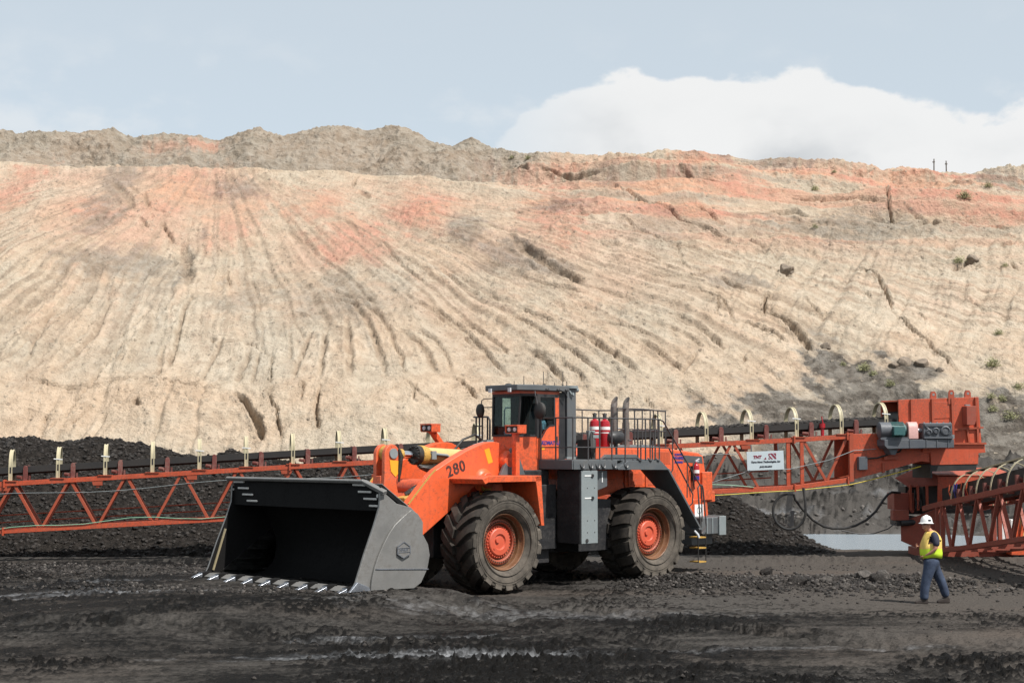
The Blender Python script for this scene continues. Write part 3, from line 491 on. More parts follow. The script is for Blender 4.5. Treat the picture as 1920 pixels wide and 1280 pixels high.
def floor_height(x, y, detail=True):
    far = sstep(62, 82, y)
    z = 3.0 * far * (.25 + .75 * far) - .6 * np.clip(1 - ((x - 14.2) / 8.0) ** 2 - ((y - 57.4) / 6.4) ** 2, 0, 1) ** .5 * 1.0
    z = z + pad_height(x, y)
    mask = 1 - .6 * sstep(.33, .40, pad_height(x, y))
    z = z + .16 * np.exp(-((y - 37.6 - .05 * (x - 6)) / 1.5) ** 2) * sstep(2.6, 4.2, x) * (1 - sstep(9.0, 11.2, x)) * (.7 + .6 * fbm(x * .8, y * .8, 70, 3))   # windrow of lumps right of the rear wheel
    z = z + .16 * np.exp(-((y - 40.2 + .05 * x) / 2.0) ** 2) * (1 - sstep(-9.5, -6.5, x)) * (.5 + 1.0 * np.maximum(0, fbm(x * .5, y * .7, 71, 3) + .3))
    z = z - .10 * np.exp(-((y - 44.6) / .45) ** 2) * (1 - sstep(-4, 0, x)) + .07 * np.exp(-((y - 46.3) / .6) ** 2)
    if detail:
        u = x + .15 * y; v = y - .10 * x
        z = z + mask * (.022 * fbm(u * .12, v * .3, 72, 3) + .026 * fbm(u * .35, v * 1.3, 73, 4))
        churn = sstep(-.15, .38, fbm(u * .17, v * .24, 74, 4, .6))
        z = z + mask * (.10 + churn) * (1 - .85 * sstep(1.5, 4, x) * sstep(29.5, 31.5, y) * sstep(36.5, 35, y)) * (.13 * np.maximum(0, fbm(u * 1.5, v * 2.3, 75, 4, .6) - .02) + .21 * np.maximum(0, fbm(u * 4.0, v * 4.6, 76, 3, .65) - .06) + .16 * np.maximum(0, fbm(u * 9.0, v * 9.0, 96, 2, .6) - .02))
        z = z + sstep(60, 66, y) * (.8 * fbm(x * .25, y * .2, 78, 4) + .7 * np.maximum(0, fbm(x * .9, y * .8, 79, 3)) + .12 * fbm(x * 3, y * 2.5, 85, 2))
        # tyre ruts crossing the yard
        for y0, sl, am, w, sd in ((24.3, -.16, .035, .30, 80), (26.6, -.13, .03, .28, 81)):
            d = (y - y0 - sl * x - .5 * fbm(x * .12, 0 * x + sd, sd, 2)) / w
            z = z + mask * am * (np.exp(-(np.abs(d) - 1.4) ** 2 * 3) * .8 - np.exp(-d * d * 1.3)) * (.75 + .5 * perlin(x * 2.4, y * .5, sd))
        z = z + .012 * fbm(x * 8, y * 8, 77, 2)
    z = z - .3 * (np.abs(x) > 80)
    if detail:
        for x0, y0, ang, w, sd in ((.4, 28.7, -.94, .55, 86), (3.4, 29.2, -.90, .55, 87), (-6.5, 27.4, -.35, .55, 88), (6.5, 27.0, -.55, .5, 89)):
            ca, sa = math.cos(ang), math.sin(ang); al = (x - x0) * ca + (y - y0) * sa; d = (-(x - x0) * sa + (y - y0) * ca + .35 * fbm(al * .15, 0 * al + sd, sd, 2)) / w
            m2 = sstep(-7, -3, al) * sstep(8, 3, al) * np.exp(-np.abs(d / .9) ** 6); lug = np.abs(((al + .35 * np.abs(d)) / .34) % 1 - .5) * 2
            z = z - m2 * (.035 + .05 * sstep(.35, .6, lug)) + .03 * sstep(-7, -3, al) * sstep(8, 3, al) * np.exp(-((np.abs(d) - 1.15) / .22) ** 2)
    return z
def fz(x, y): return float(floor_height(np.array([float(x)]), np.array([float(y)]), False)[0])

ny, nx = 470, 780
yy = 1.0 / np.linspace(1 / 13.0, 1 / 84.0, ny); tt = np.linspace(-.47, .47, nx)
GX = yy[:, None] * tt[None]; GY = np.repeat(yy[:, None], nx, 1); GZ = floor_height(GX, GY)
u = GX + .15 * GY; v = GY - .1 * GX
dust = np.clip(.30 + .30 * sstep(-2, 12, GX + .35 * (GY - 30)) + .50 * fbm(u * .10, v * .26, 90, 5, .6) + .22 * fbm(u * .5, v * 1.6, 91, 3) - .06 * sstep(24, 20, GY), 0, 1)
dust = np.clip(dust - .30 * sstep(60, 65, GY) + .35 * np.exp(-((GY - 46.6) / 1.3) ** 2) + .30 * sstep(1, 6, GX) * sstep(29.5, 32, GY), 0, 1)
churn = sstep(-.15, .38, fbm(u * .17, v * .24, 74, 4, .6)); clod = np.maximum(.6 * sstep(.02, .25, fbm(u * 1.5, v * 2.3, 75, 4, .6)), np.maximum(sstep(.05, .22, fbm(u * 4.0, v * 4.6, 76, 3, .65)), .8 * sstep(.05, .3, fbm(u * 9.0, v * 9.0, 96, 2, .6))))
dust = np.clip(dust - .58 * (.15 + .85 * churn) * clod + .08 * (1 - clod), 0, 1)
pale = np.zeros_like(GX)  # pale patches paint in the glint of wet, crushed coal
for x, y, rx, ry, w in ((-1.0, 24.6, 2.4, .45, 1.0), (-3.0, 24.3, 2.5, .25, .55), (-2.0, 26.9, 2.2, .3, .7), (-8.3, 31.9, 2.4, .35, .8), (-11.0, 32.2, 4.0, .3, .6), (-9.3, 34.2, 2.2, .25, .5), (.5, 30.6, 4.5, .8, .35), (-12, 28.5, 2.5, .25, .5), (5, 25.6, 3.0, .3, .3)):
    pale = np.maximum(pale, w * sstep(1.1, .1, np.hypot((GX - x) / rx, (GY - y - .08 * (GX - x)) / ry) + 1.6 * fbm(GX * 1.3, GY * 3.2, 92, 5, .65)) * (1 - .8 * clod))
streak = sstep(.15, .5, fbm(GX * .12, GY * .5, 93, 5, .6) + .25 * fbm(GX * 1.1, GY * .8, 95, 3)) * sstep(62, 65, GY) * sstep(76, 70, GY) * .75
pale = np.clip(np.maximum(pale, streak), 0, 1)
brown = (1 - sstep(60, 65, GY)) * np.clip(sstep(0, .5, fbm(u * .12, v * .35, 94, 3)) * .6 + .3 * sstep(4, 9, GX), 0, 1)
m, t, b = principled('coal_dust_floor')
at = N(t, 'ShaderNodeAttribute', attribute_name='tint'); sr = N(t, 'ShaderNodeSeparateColor'); t.links.new(at.outputs['Color'], sr.inputs[0])
co = N(t, 'ShaderNodeTexCoord')
na = N(t, 'ShaderNodeTexNoise', i_Scale=1.3, i_Detail=9.0, i_Roughness=.7); nb = N(t, 'ShaderNodeTexNoise', i_Scale=9.0, i_Detail=6.0, i_Roughness=.75); nd = N(t, 'ShaderNodeTexVoronoi', i_Scale=14.0)
mpg = N(t, 'ShaderNodeMapping', i_Scale=(1, 1.5, 1)); t.links.new(co.outputs['Object'], mpg.inputs[0])
for q in (na, nb, nd): t.links.new(mpg.outputs[0], q.inputs[0])
dustf = math_n(t, 'ADD', sr.outputs[0], math_n(t, 'MULTIPLY', math_n(t, 'SUBTRACT', math_n(t, 'ADD', math_n(t, 'MULTIPLY', na.outputs[0], .5), math_n(t, 'MULTIPLY', nb.outputs[0], .5)), .5), 1.3))
c = mixc(t, maprange(t, dustf, .08, .72), (.0085, .0078, .0072), mixc(t, sr.outputs[2], (.074, .068, .062), (.102, .084, .071)))
c = mixc(t, math_n(t, 'MULTIPLY', sr.outputs[1], maprange(t, nb.outputs[0], .35, .6, .25, 1.0)), c, (.26, .265, .275))
c = mixc(t, math_n(t, 'MULTIPLY', maprange(t, nb.outputs[0], .62, .74), .45), c, (.16, .14, .125))
t.links.new(c, b.inputs['Base Color'])
t.links.new(maprange(t, dustf, .0, .6, .55, .95), b.inputs['Roughness']); b.inputs['Specular IOR Level'].default_value = .04
hb = math_n(t, 'ADD', math_n(t, 'ADD', math_n(t, 'MULTIPLY', na.outputs[0], .8), math_n(t, 'MULTIPLY', nb.outputs[0], .45)), math_n(t, 'MULTIPLY', nd.outputs[0], .25))
bp = N(t, 'ShaderNodeBump', i_Strength=.9, i_Distance=.11); t.links.new(hb, bp.inputs['Height']); t.links.new(bp.outputs[0], b.inputs['Normal'])
M['floor'] = m
tag(grid_object('pit_floor', np.stack([GX, GY, GZ], -1), M['floor'], np.stack([dust, pale, brown], -1)), kind='structure')
big = MB(); R_ = 3000
big.add([(-R_, -R_, -1.2), (R_, -R_, -1.2), (R_, R_, -1.2), (-R_, R_, -1.2)], [(0, 1, 2, 3)])
g2 = np.zeros((40, 40, 3)); g2[..., 0], g2[..., 1] = np.meshgrid(np.linspace(-90, 90, 40), np.linspace(-70, 82, 40)); g2[..., 2] = -.75
tag(big.build('surrounding_ground', M['floor'], smooth=False), kind='structure')

# ---- pond
m, t, b = principled('pale_pond_water')
b.inputs['Base Color'].default_value = (.37, .43, .48, 1); b.inputs['Roughness'].default_value = .12; b.inputs['IOR'].default_value = 1.33  # pale blue-grey set in the base colour
co = N(t, 'ShaderNodeTexCoord'); mpw = N(t, 'ShaderNodeMapping', i_Scale=(1.2, 3.0, 1)); t.links.new(co.outputs['Object'], mpw.inputs[0])
nw = N(t, 'ShaderNodeTexNoise', i_Scale=2.6, i_Detail=4.0); t.links.new(mpw.outputs[0], nw.inputs[0])
bp = N(t, 'ShaderNodeBump', i_Strength=.2, i_Distance=.03); t.links.new(nw.outputs[0], bp.inputs['Height']); t.links.new(bp.outputs[0], b.inputs['Normal'])
pm = MB(); pts = []
for i in range(64):
    a = 2 * PI * i / 64; k = 1 + .06 * math.sin(3 * a + 1) + .03 * math.sin(7 * a); pts.append((14.2 + 7.8 * k * math.cos(a), 57.4 + 6.2 * k * math.sin(a), -.13))
pm.add(pts, [tuple(range(64))]); tag(pm.build('pond_water', m, smooth=False), kind='structure')

# ---- coal stockpiles
def stockpile(name, label, x0, x1, yf, yb, crest, seed, nx=420, ny=120):
    xs = np.linspace(x0, x1, nx); h = tab(crest, xs, 1); t = np.linspace(0, 1, ny)
    X = np.repeat(xs[None], ny, 0); Yp = yf + (yb - yf) * t[:, None] + 0 * X
    prof = np.clip(np.minimum(t / .62, (1 - t) / .30), 0, 1); prof = 1 - (1 - prof) ** 1.25
    ends = sstep(0, 1.2, xs - x0) * sstep(0, 1.2, x1 - xs)
    Z = prof[:, None] * h[None] * (.25 + .75 * ends)[None]
    env = (prof * (1 - .55 * sstep(.8, 1, prof)))[:, None] * sstep(.05, .8, h)[None]
    Z = Z + env * (.30 * fbm(X * .5, Yp * .6, seed, 4) + .24 * fbm(X * 2.2, Yp * 2.2, seed + 1, 3, .7)) + .10 * fbm(X * 6, Yp * 6, seed + 2, 2) - .12
    o = grid_object(name, np.stack([X, Yp, Z], -1), M['coal']); tag(o, label, 'coal pile', 'coal stockpiles on the pit floor')
    return X, Yp, Z
pA = stockpile('coal_pile', 'long black coal stockpile behind the left conveyor truss', -25, -2.2, 47.2, 58, [(-25, 3.3), (-21, 3.7), (-17.6, 3.95), (-16.3, 3.75), (-15.2, 3.95), (-13.4, 3.7), (-11.8, 3.25), (-11.0, 3.0), (-10.2, 3.5), (-9.4, 3.2), (-8.4, 2.9), (-7.2, 2.9), (-6.1, 3.2), (-5.2, 3.05), (-4, 2.6), (-2.2, 1.6)], 100)
pB = stockpile('coal_pile', 'black coal heap sloping down towards the pond behind the loader', -1.2, 11.3, 48.3, 55, [(-1.2, .9), (2, 1.8), (6.2, 1.95), (7.6, 1.85), (9.0, 1.15), (10.2, .45), (11.3, .1)], 120, 300, 90)
m0 = MB(); 
def pile_lumps(P, n, seed, lo=.018, hi=.095):
    r = np.random.default_rng(seed); X, Y, Z = P; i = r.integers(0, int(X.shape[0] * .68), n); j = r.integers(0, X.shape[1], n)
    return X[i, j] + r.uniform(-.04, .04, n), Y[i, j], Z[i, j], lo + (hi - lo) * r.random(n) ** 3.2
for nm, P, n, sd, lb in (('coal_rubble', pA, 17000, 5, 'loose black lumps of coal lying over the long stockpile'), ('coal_rubble', pB, 4200, 6, 'loose coal lumps on the heap behind the loader')):
    x, y, z, r = pile_lumps(P, n, sd); rubble(nm, x, y, z, r, M['coal_lump'], lb, 'coal lumps', seed=sd)


# ================================================================== WHEEL LOADER  (local: +X forward, +Y its left side, Z up; metres)
PHI = 0.7622
L = thing('wheel_loader', 'large orange wheel loader with a black bucket and the number 280 on its boom', 'wheel loader',
          (2.235, 40.374, 0), PI + PHI)

# ---- wheels
TR = 1.2
def tyre_mesh(nl, duty, sweep, blockdepth, name):
    prof = [(.665, -.40), (.70, -.47), (.80, -.535), (.90, -.555), (1.0, -.545), (1.06, -.525), (1.085, -.48), (1.095, -.25), (1.10, 0)]
    prof = prof + [(r, -h) for r, h in reversed(prof[:-1])]
    mb = MB(); mb.lathe(prof, (0, 0, 0), (0, 1, 0), 80)
    pitch = 2 * PI / nl
    for side in (-1, 1):
        for k in range(nl):
            a0 = (k + (.5 if side > 0 else 0)) * pitch; vs = []; st = 7
            for j in range(st + 1):
                t = j / st; y = side * (.562 - .50 * t)
                hw = pitch * duty * .5 * (1 - .12 * t); ang = a0 + sweep * t ** 1.25
                ro = TR - .075 * (1 - t) ** 5; ri = 1.06 if j else 1.0
                if j == 0: ro = 1.10
                for aa, rr in ((-hw, ri), (-hw * .86, ro), (hw * .86, ro), (hw, ri)):
                    vs.append((math.cos(ang + aa) * rr, y, math.sin(ang + aa) * rr))
            fs = [(j * 4 + i, j * 4 + i + 1, (j + 1) * 4 + i + 1, (j + 1) * 4 + i) for j in range(st) for i in range(3)] + [(0, 1, 2, 3), (st * 4, st * 4 + 1, st * 4 + 2, st * 4 + 3)]
            b0 = len(mb.v); mb.add(vs, fs)
            # shoulder tongue running down onto the sidewall
            hw = pitch * duty * .42
            t2 = [(math.cos(a0 + s_ * hw * q) * r, side * y, math.sin(a0 + s_ * hw * q) * r) for r, y, q in ((1.11, .575, 1), (1.03, .562, .8)) for s_ in (-1, 1)]
            t3 = [(math.cos(a0 + s_ * hw * q) * r, side * y, math.sin(a0 + s_ * hw * q) * r) for r, y, q in ((1.09, .49, 1), (1.02, .52, .8)) for s_ in (-1, 1)]
            mb.add(t2 + t3, [(0, 1, 3, 2), (0, 1, 5, 4), (2, 3, 7, 6), (0, 2, 6, 4), (1, 3, 7, 5)])
    for rr in (.78, .93, .985):
        mb.lathe([(rr - .006, .535 if rr < .8 else .553), (rr - .004, .562), (rr + .004, .562), (rr + .006, .535 if rr < .8 else .553)], (0, 0, 0), (0, 1, 0), 80)
    me = mb.mesh(name, True, 32)
    me.materials.append(M['tyre']); me.materials.append(M['tread'])
    mi = [1 if (math.hypot(p.center.x, p.center.z) > 1.085 and abs(p.center.y) < .545) else 0 for p in me.polygons]
    me.polygons.foreach_set('material_index', mi)
    return me
tyreF = tyre_mesh(19, .66, -.34, .07, 'tyre'); tyreR = tyre_mesh(20, .80, -.10, .05, 'tyre')

def wheel_parts(root, x, y, flip, tyre_me, spin, proto=None):
    rz = PI if flip else 0
    w = MB(); w.lathe([(.672, .30), (.672, .43), (.650, .445), (.635, .43), (.625, .34), (.605, .31), (.585, .31), (.58, .22), (.54, .20), (.52, .24), (.455, .24), (.44, .18), (.40, .16), (.0, .16)], (0, 0, 0), (0, 1, 0), 64)
    w.lathe([(.66, -.42), (.60, -.38), (.55, -.1), (.0, -.1)], (0, 0, 0), (0, 1, 0), 40)
    me = w.mesh('wheel'); me.materials.append(M['rim'])
    o = link('wheel', me, None, root); o.location = (x, y, TR); o.rotation_euler = (0, spin, rz)
    ty = link('tyre', tyre_me, None, o)
    rg = MB(); rg.lathe([(.535, .21), (.53, .262), (.50, .275), (.45, .275), (.43, .255), (.425, .20)], (0, 0, 0), (0, 1, 0), 64); rg.build('lock_ring', M['disc'], o)
    bl = MB()
    for k in range(44):
        a = 2 * PI * k / 44; cx, cz = math.cos(a) * .478, math.sin(a) * .478
        bl.tube((cx, .26, cz), (cx, .305, cz), .018, n=6)
    tag(bl.build('bolt_circle', M['rim_dark'], o), kind='stuff')
    hb = MB(); hb.lathe([(.395, .12), (.385, .20), (.375, .225), (.335, .23), (.325, .275), (.305, .29), (.19, .295), (.165, .262), (.0, .262)], (0, 0, 0), (0, 1, 0), 56)
    for k in range(30):
        a = 2 * PI * k / 30; hb.tube((math.cos(a) * .355, .22, math.sin(a) * .355), (math.cos(a) * .355, .255, math.sin(a) * .355), .022, n=6)
    hb.lathe([(.07, .26), (.06, .30), (0, .30)], (.06, 0, .05), (0, 1, 0), 16)
    hb.tube((.2, .29, -.12), (.2, .307, -.12), .025, n=8)
    hb.build('hub', M['hub'], o, ang=30)
    return o
w0 = wheel_parts(L, 5.3, 1.615, False, tyreF, .13)
w1 = wheel_parts(L, 0.0, 1.615, False, tyreR, .4)
for src, x, sp in ((w0, 5.3, .5), (w1, 0.0, .2)):
    c = copy_tree(src, L); c.location = (x, -1.615, TR); c.rotation_euler = (0, sp, PI)

# ---- under-structure
f = MB(); f.box(-3.0, 3.3, -.62, .62, .75, 1.75); f.box(3.6, 6.2, -.55, .55, .8, 2.1); f.prism([(2.6, .62), (3.9, .62), (3.9, 1.5), (2.6, 1.5)], 'y', -.45, .45)
f.build('chassis_frame', M['dark'], L, .02)
for x in (0, 5.3):
    a = MB(); a.tube((x, -1.5, TR), (x, 1.5, TR), .30, n=20); a.lathe([(.30, -.5), (.5, -.2), (.5, .2), (.30, .5)], (x, 0, TR), (0, 1, 0), 24); a.build('axle', M['dark'], L)
bx = MB(); bx.box(2.24, 2.82, 1.34, 2.14, 1.05, 2.86); bx.build('battery_cabinet', M['dark'], L, .02)  # dark paint carries the box's shaded front; its lit side is pale
pn = MB(); pn.box(2.225, 2.805, 2.145, 2.175, 1.06, 2.85); side_panel = pn.build('side_panel', M['pale_grey'], L, .006)
h = MB()
for z in (2.72, 2.17):
    h.box(2.44, 2.70, 2.177, 2.185, z - .015, z + .015); 
h.build('label_strip', M['white'], side_panel, each=True)
h = MB()
for z in (2.72, 2.17): h.tube((2.42, 2.17, z), (2.42, 2.20, z), .045, n=14)
for z in (2.42, 1.62, 1.33):
    for x in (2.34, 2.60): h.tube((x, 2.17, z), (x, 2.183, z), .014, n=6)
h.tube((2.62, 2.17, 1.13), (2.62, 2.19, 1.13), .05, n=10)
h.build('latch', M['dark'], side_panel, each=True)
bs = MB(); bs.prism([(1.70, 2.84), (2.16, 2.84), (2.16, 2.32), (1.70, 2.44)], 'y', 1.55, 2.02); o = bs.build('toolbox', M['grey'], L, .015)
s_ = MB(); s_.box(1.88, 1.91, 2.022, 2.03, 2.55, 2.80); s_.build('label_strip', M['white'], o, each=True)
lt = MB(); lt.box(2.9, 3.75, .35, 1.15, .55, 2.86); lt.box(2.82, 3.55, 1.0, 1.33, .9, 2.5); lt.box(1.0, 2.2, .6, 1.5, .8, 2.1); lt.build('hydraulic_tank', M['dark'], L, .03, each=True)
lb = MB(); lb.box(3.2, 3.215 + .55, 1.155, 1.165, 1.55, 1.60)
lb2 = MB(); lb2.box(3.70, 3.78, 1.152, 1.165, 1.72, 2.08); lb2.box(3.58, 3.76, 1.152, 1.165, .83, .98); lb2.build('label_strip', M['white'], L, each=True)
hs = MB()
for k in range(5):
    y = -.25 + .14 * k; hs.path([(3.0, y, 1.2 + .1 * k), (3.4, y + .05, .95 + .12 * k), (3.9, y, 1.1 + .12 * k), (4.3, y, 1.5 + .1 * k)], .035)
hs.build('hydraulic_hoses', M['black'], L, each=True)

# ---- deck
dk = MB(); dk.prism([(3.10, 1.0), (3.10, 2.17), (1.9, 2.17), (1.9, 2.0), (-.30, 2.0), (-.30, 1.0)], 'z', 3.08, 3.12)
dk.box(-.30, 3.1, -2.17, 1.0, 3.075, 3.115); dk.build('deck_plate', M['grey'], L, .006)
fa = MB(); fa.box(1.5, 3.08, 2.13, 2.18, 2.875, 3.10); fa.box(3.09, 3.135, 1.0, 2.175, 2.88, 3.105); fa.box(3.09, 3.135, -2.17, .30, 2.88, 3.10)
fa.box(-.2, 3.05, -2.18, -2.13, 2.88, 3.10); fa.build('deck_fascia', M['grey'], L, .008, each=True)
fd = MB(); fd.prism([(1.48, 2.90), (1.08, 3.085), (-.16, 3.085), (-.47, 2.875), (-.47, 2.84), (1.48, 2.86)], 'y', 1.02, 2.185)
fd.prism([(1.46, 3.0), (1.10, 3.24), (-.05, 3.24), (-.24, 3.10)], 'y', .95, 1.45)
fd.loft([(-.44, 1.20, 2.86), (-.44, 2.185, 2.86), (-1.74, 2.185, 1.28), (-1.74, 1.86, 1.28)], [(-.50, 1.20, 2.88), (-.50, 2.185, 2.88), (-1.79, 2.185, 1.31), (-1.79, 1.86, 1.31)])
fd.box(-1.81, -1.70, 1.86, 2.19, 1.24, 1.29)
fender = fd.build('rear_fender', M['grey'], L, .008)
ff = MB(); ff.prism([(1.48, 2.90), (1.08, 3.085), (-.16, 3.085), (-.47, 2.875)], 'y', -2.185, -1.02); ff.build('rear_fender', M['grey'], L)
hk = MB()
for x in (2.86, 2.55, 2.3, 2.1, 1.7, 1.25): hk.path([(x, 2.17, 3.02), (x - .03, 2.20, 2.94), (x - .09, 2.21, 2.90), (x - .13, 2.19, 2.95), (x - .12, 2.17, 3.03)], .018, 5)
for x in (.72, .32, .02): hk.path([(x, 2.16, 3.16), (x - .03, 2.2, 3.10), (x - .09, 2.21, 3.08), (x - .13, 2.19, 3.11)], .018, 5)
hk.build('rail_sockets', M['rail'], L, each=True)

# ---- railings
def railing(pts, posts, zt, zb, mid=(), name='handrail', r=.02, mat='rail'):
    m_ = MB(); P = [(x, y, zt) for x, y in pts]; m_.path(P, r, 6)
    for z in mid: m_.path([(x, y, z) for x, y in pts], r * .85, 6)
    for x, y in posts: m_.tube((x, y, zb), (x, y, zt), r, n=6)
    return m_.build(name, M[mat], L)
railing([(3.10, 1.05), (3.10, 1.6), (3.08, 2.15), (2.0, 2.165), (1.0, 2.165), (-.14, 2.165)], [(3.10, 1.06), (3.10, 1.58), (3.08, 2.15), (2.55, 2.16), (2.13, 2.16), (1.68, 2.16), (1.18, 2.16), (.70, 2.16), (.40, 2.16), (.22, 2.16), (.02, 2.16), (-.14, 2.16)], 4.15, 3.02, (3.42,))
railing([(1.0, 2.1), (.9, 2.12)], [(.55, 2.13), (.10, 2.13)], 3.6, 3.1, name='handrail')
# sloping stair rails at the rear access steps
sr_ = MB(); sr_.path([(-.14, 2.165, 4.15), (-.30, 2.165, 4.10), (-1.92, 2.1, 2.36), (-1.94, 2.1, 1.45)], .02); sr_.path([(-.14, 2.165, 3.42), (-.55, 2.14, 3.40), (-1.62, 2.05, 2.18), (-1.60, 2.05, 1.95), (-1.5, 2.0, 1.85)], .02)
sr_.path([(-.70, 2.14, 3.66), (-.70, 2.14, 2.85), (-.62, 2.1, 2.70)], .018); sr_.path([(-1.32, 2.12, 3.0), (-1.32, 2.1, 2.1)], .016); sr_.build('stair_rail', M['rail'], L, each=True)
bk = MB()
bk.path([(-.30, .55, 4.47), (-1.5, .35, 4.48), (-2.75, .15, 4.45), (-3.1, -.6, 4.5), (-2.2, -1.9, 4.5), (-.2, -1.9, 4.52)], .022); bk.path([(-.30, .55, 3.92), (-1.5, .35, 3.92), (-2.75, .15, 3.88), (-3.1, -.6, 3.9), (-2.2, -1.9, 3.9)], .018)
for x, y in ((-.30, .55), (-.75, .48), (-1.15, .41), (-1.55, .34), (-1.95, .28), (-2.35, .21), (-2.75, .15), (-2.95, -.3), (-3.1, -.6), (-2.8, -1.05), (-2.5, -1.45), (-2.2, -1.9), (-1.5, -1.9), (-.8, -1.9)): bk.tube((x, y, 3.42), (x, y, 4.48), .018, n=6)
bk.build('hood_railing', M['rail'], L)
fb = MB()
for a, b in ((1.75, .62), (.48, -.6)):
    fb.path([(a, -1.7, 3.1), (a, -1.7, 4.42), (a - .05, -1.7, 4.5), (b + .05, -1.7, 4.5), (b, -1.7, 4.42), (b, -1.7, 3.1)], .022); fb.path([(a, -1.7, 3.85), (b, -1.7, 3.85)], .018)
fb.tube((-.05, -1.7, 3.1), (-.05, -1.7, 4.5), .018, n=6); fb.build('far_railing', M['rail'], L)
cr = MB(); cr.path([(3.0, -1.55, 4.22), (3.0, -1.0, 4.22), (3.0, -.93, 4.14), (3.0, -.93, 3.1)], .026)
for y in (-1.46, -1.33, -1.22, -1.02): cr.tube((3.0, y, 3.1), (3.0, y, 4.22), .024, n=6)
cr.path([(3.0, -1.5, 3.98), (3.0, -1.25, 3.98)], .018); cr.build('cab_side_railing', M['rail'], L)

# ---- cab
cb_ = MB()
cab_poly = [(3.58, -.20), (3.58, .74), (3.20, 1.0), (2.42, 1.0), (2.42, -.20)]
low = MB(); low.prism(cab_poly, 'z', 2.62, 3.70); cab = low.build('cab_body', M['orange'], L, .015)
dr = MB(); dr.prism([(3.20, 3.70), (3.02, 3.70), (2.86, 3.90), (2.74, 3.98), (2.56, 3.98), (2.56, 4.70), (2.42, 4.72), (2.42, 3.14), (3.20, 3.14)], 'y', .985, 1.015); door = dr.build('cab_door', M['orange'], L, .006)
fr = MB()
fr.prism([(3.20, 3.705), (3.035, 3.705), (2.87, 3.91), (2.745, 3.995), (2.575, 3.995), (2.575, 3.96), (2.75, 3.95), (2.86, 3.87), (3.02, 3.66), (3.20, 3.66)], 'y', 1.017, 1.027)
fr.beam((3.14, 1.012, 3.70), (3.14, 1.012, 4.74), .12, .03, (0, 1, 0)); fr.box(2.42, 3.2, .99, 1.022, 4.68, 4.76); fr.beam((2.575, 1.012, 3.98), (2.575, 1.012, 4.7), .05, .03, (0, 1, 0)); fr.build('door_frame', M['dark'], door)
dw = MB(); dw.prism([(3.08, 3.70), (3.02, 3.72), (2.87, 3.9), (2.74, 4.0), (2.6, 4.0), (2.6, 4.68), (3.08, 4.68)], 'y', .996, 1.004); dw.build('door_window', M['glass'], door)
dh = MB(); dh.box(2.50, 2.54, 1.03, 1.06, 3.55, 3.70); dh.build('door_handle', M['dark'], door)
place_text('KOMATSU', .135, M['blue'], door, (2.72, 1.018, 3.53), (-1, 0, 0), (0, 0, 1), offset=.006, shear=.15)
dy = MB(); dy.box(2.93, 3.03, 1.016, 1.02, 3.36, 3.44); dy.build('warning_decal', M['decal_yellow'], door)
gl = MB(); gl.add([(3.585, -.17, 3.72), (3.585, .70, 3.72), (3.56, .76, 4.74), (3.56, -.17, 4.74)], [(0, 1, 2, 3)]); gl.v += []
ws = MB(); ws.loft([(3.585, -.17, 3.72), (3.585, .70, 3.72), (3.565, .78, 4.72), (3.565, -.17, 4.72)], [(3.575, -.17, 3.72), (3.575, .70, 3.72), (3.555, .78, 4.72), (3.555, -.17, 4.72)]); ws.build('windshield', M['glass'], cab)
cw_ = MB(); cw_.loft([(3.57, .74, 3.72), (3.22, .985, 3.72), (3.22, .985, 4.72), (3.55, .80, 4.72)], [(3.56, .73, 3.72), (3.21, .975, 3.72), (3.21, .975, 4.72), (3.54, .79, 4.72)]); cw_.build('corner_window', M['glass'], cab)
rw = MB(); rw.box(2.425, 2.435, .10, .62, 3.80, 4.62); rw.build('rear_window', M['glass'], cab)
lw = MB(); lw.box(2.95, 3.25, -.195, -.185, 3.76, 4.68); lw.build('far_window', M['glass'], cab)
pf = MB()
pf.beam((3.58, -.185, 3.70), (3.56, -.185, 4.76), .05, .05); pf.beam((3.585, .735, 3.70), (3.555, .80, 4.76), .035, .04); pf.beam((3.20, .98, 3.70), (3.20, .98, 4.76), .05, .05)
pf.beam((2.44, .95, 3.7), (2.44, .95, 4.76), .10, .08); pf.beam((2.44, .0, 3.7), (2.44, .0, 4.76), .12, .12); pf.beam((2.44, -.18, 3.7), (2.44, -.18, 4.76), .08, .08); pf.box(2.42, 2.44, .05, .9, 3.7, 3.82); pf.box(2.42, 2.44, .60, .92, 3.8, 4.7); pf.box(2.42, 2.44, -.2, .12, 3.8, 4.7); pf.box(2.42, 2.95, -.2, -.185, 3.75, 4.7); pf.box(3.25, 3.56, -.2, -.185, 3.75, 4.7)
pf.box(3.56, 3.6, -.2, .75, 3.695, 3.735); pf.box(3.54, 3.585, -.2, .8, 4.70, 4.78); pf.box(2.42, 3.56, -.21, -.18, 3.69, 3.76); pf.box(2.42, 3.56, -.21, -.18, 4.68, 4.78); pf.beam((3.57, .745, 3.715), (3.2, .99, 3.715), .03, .05); pf.beam((3.55, .79, 4.74), (3.2, .99, 4.74), .03, .07)
pf.beam((2.40, .8, 3.95), (2.40, .05, 3.95), .02, .03); pf.beam((2.40, .8, 4.45), (2.40, .05, 4.45), .02, .03); pf.build('window_frames', M['dark'], cab)
rp = MB(); rp.box(2.40, 2.56, .975, 1.01, 3.98, 4.76); rp.build('rear_pillar', M['orange'], cab)
hd = MB(); hd.prism([(3.60, -.20), (3.60, .80), (3.2, 1.02), (2.40, 1.02), (2.40, -.20)], 'z', 4.765, 4.83); hd.build('cab_header', M['orange'], cab)
rf = MB(); rf.prism([(3.78, -.27), (3.78, .90), (3.30, 1.08), (2.10, 1.08), (2.10, -.27)], 'z', 4.84, 4.985); roof = rf.build('cab_roof', M['grey'], L, .02)
lp = MB()
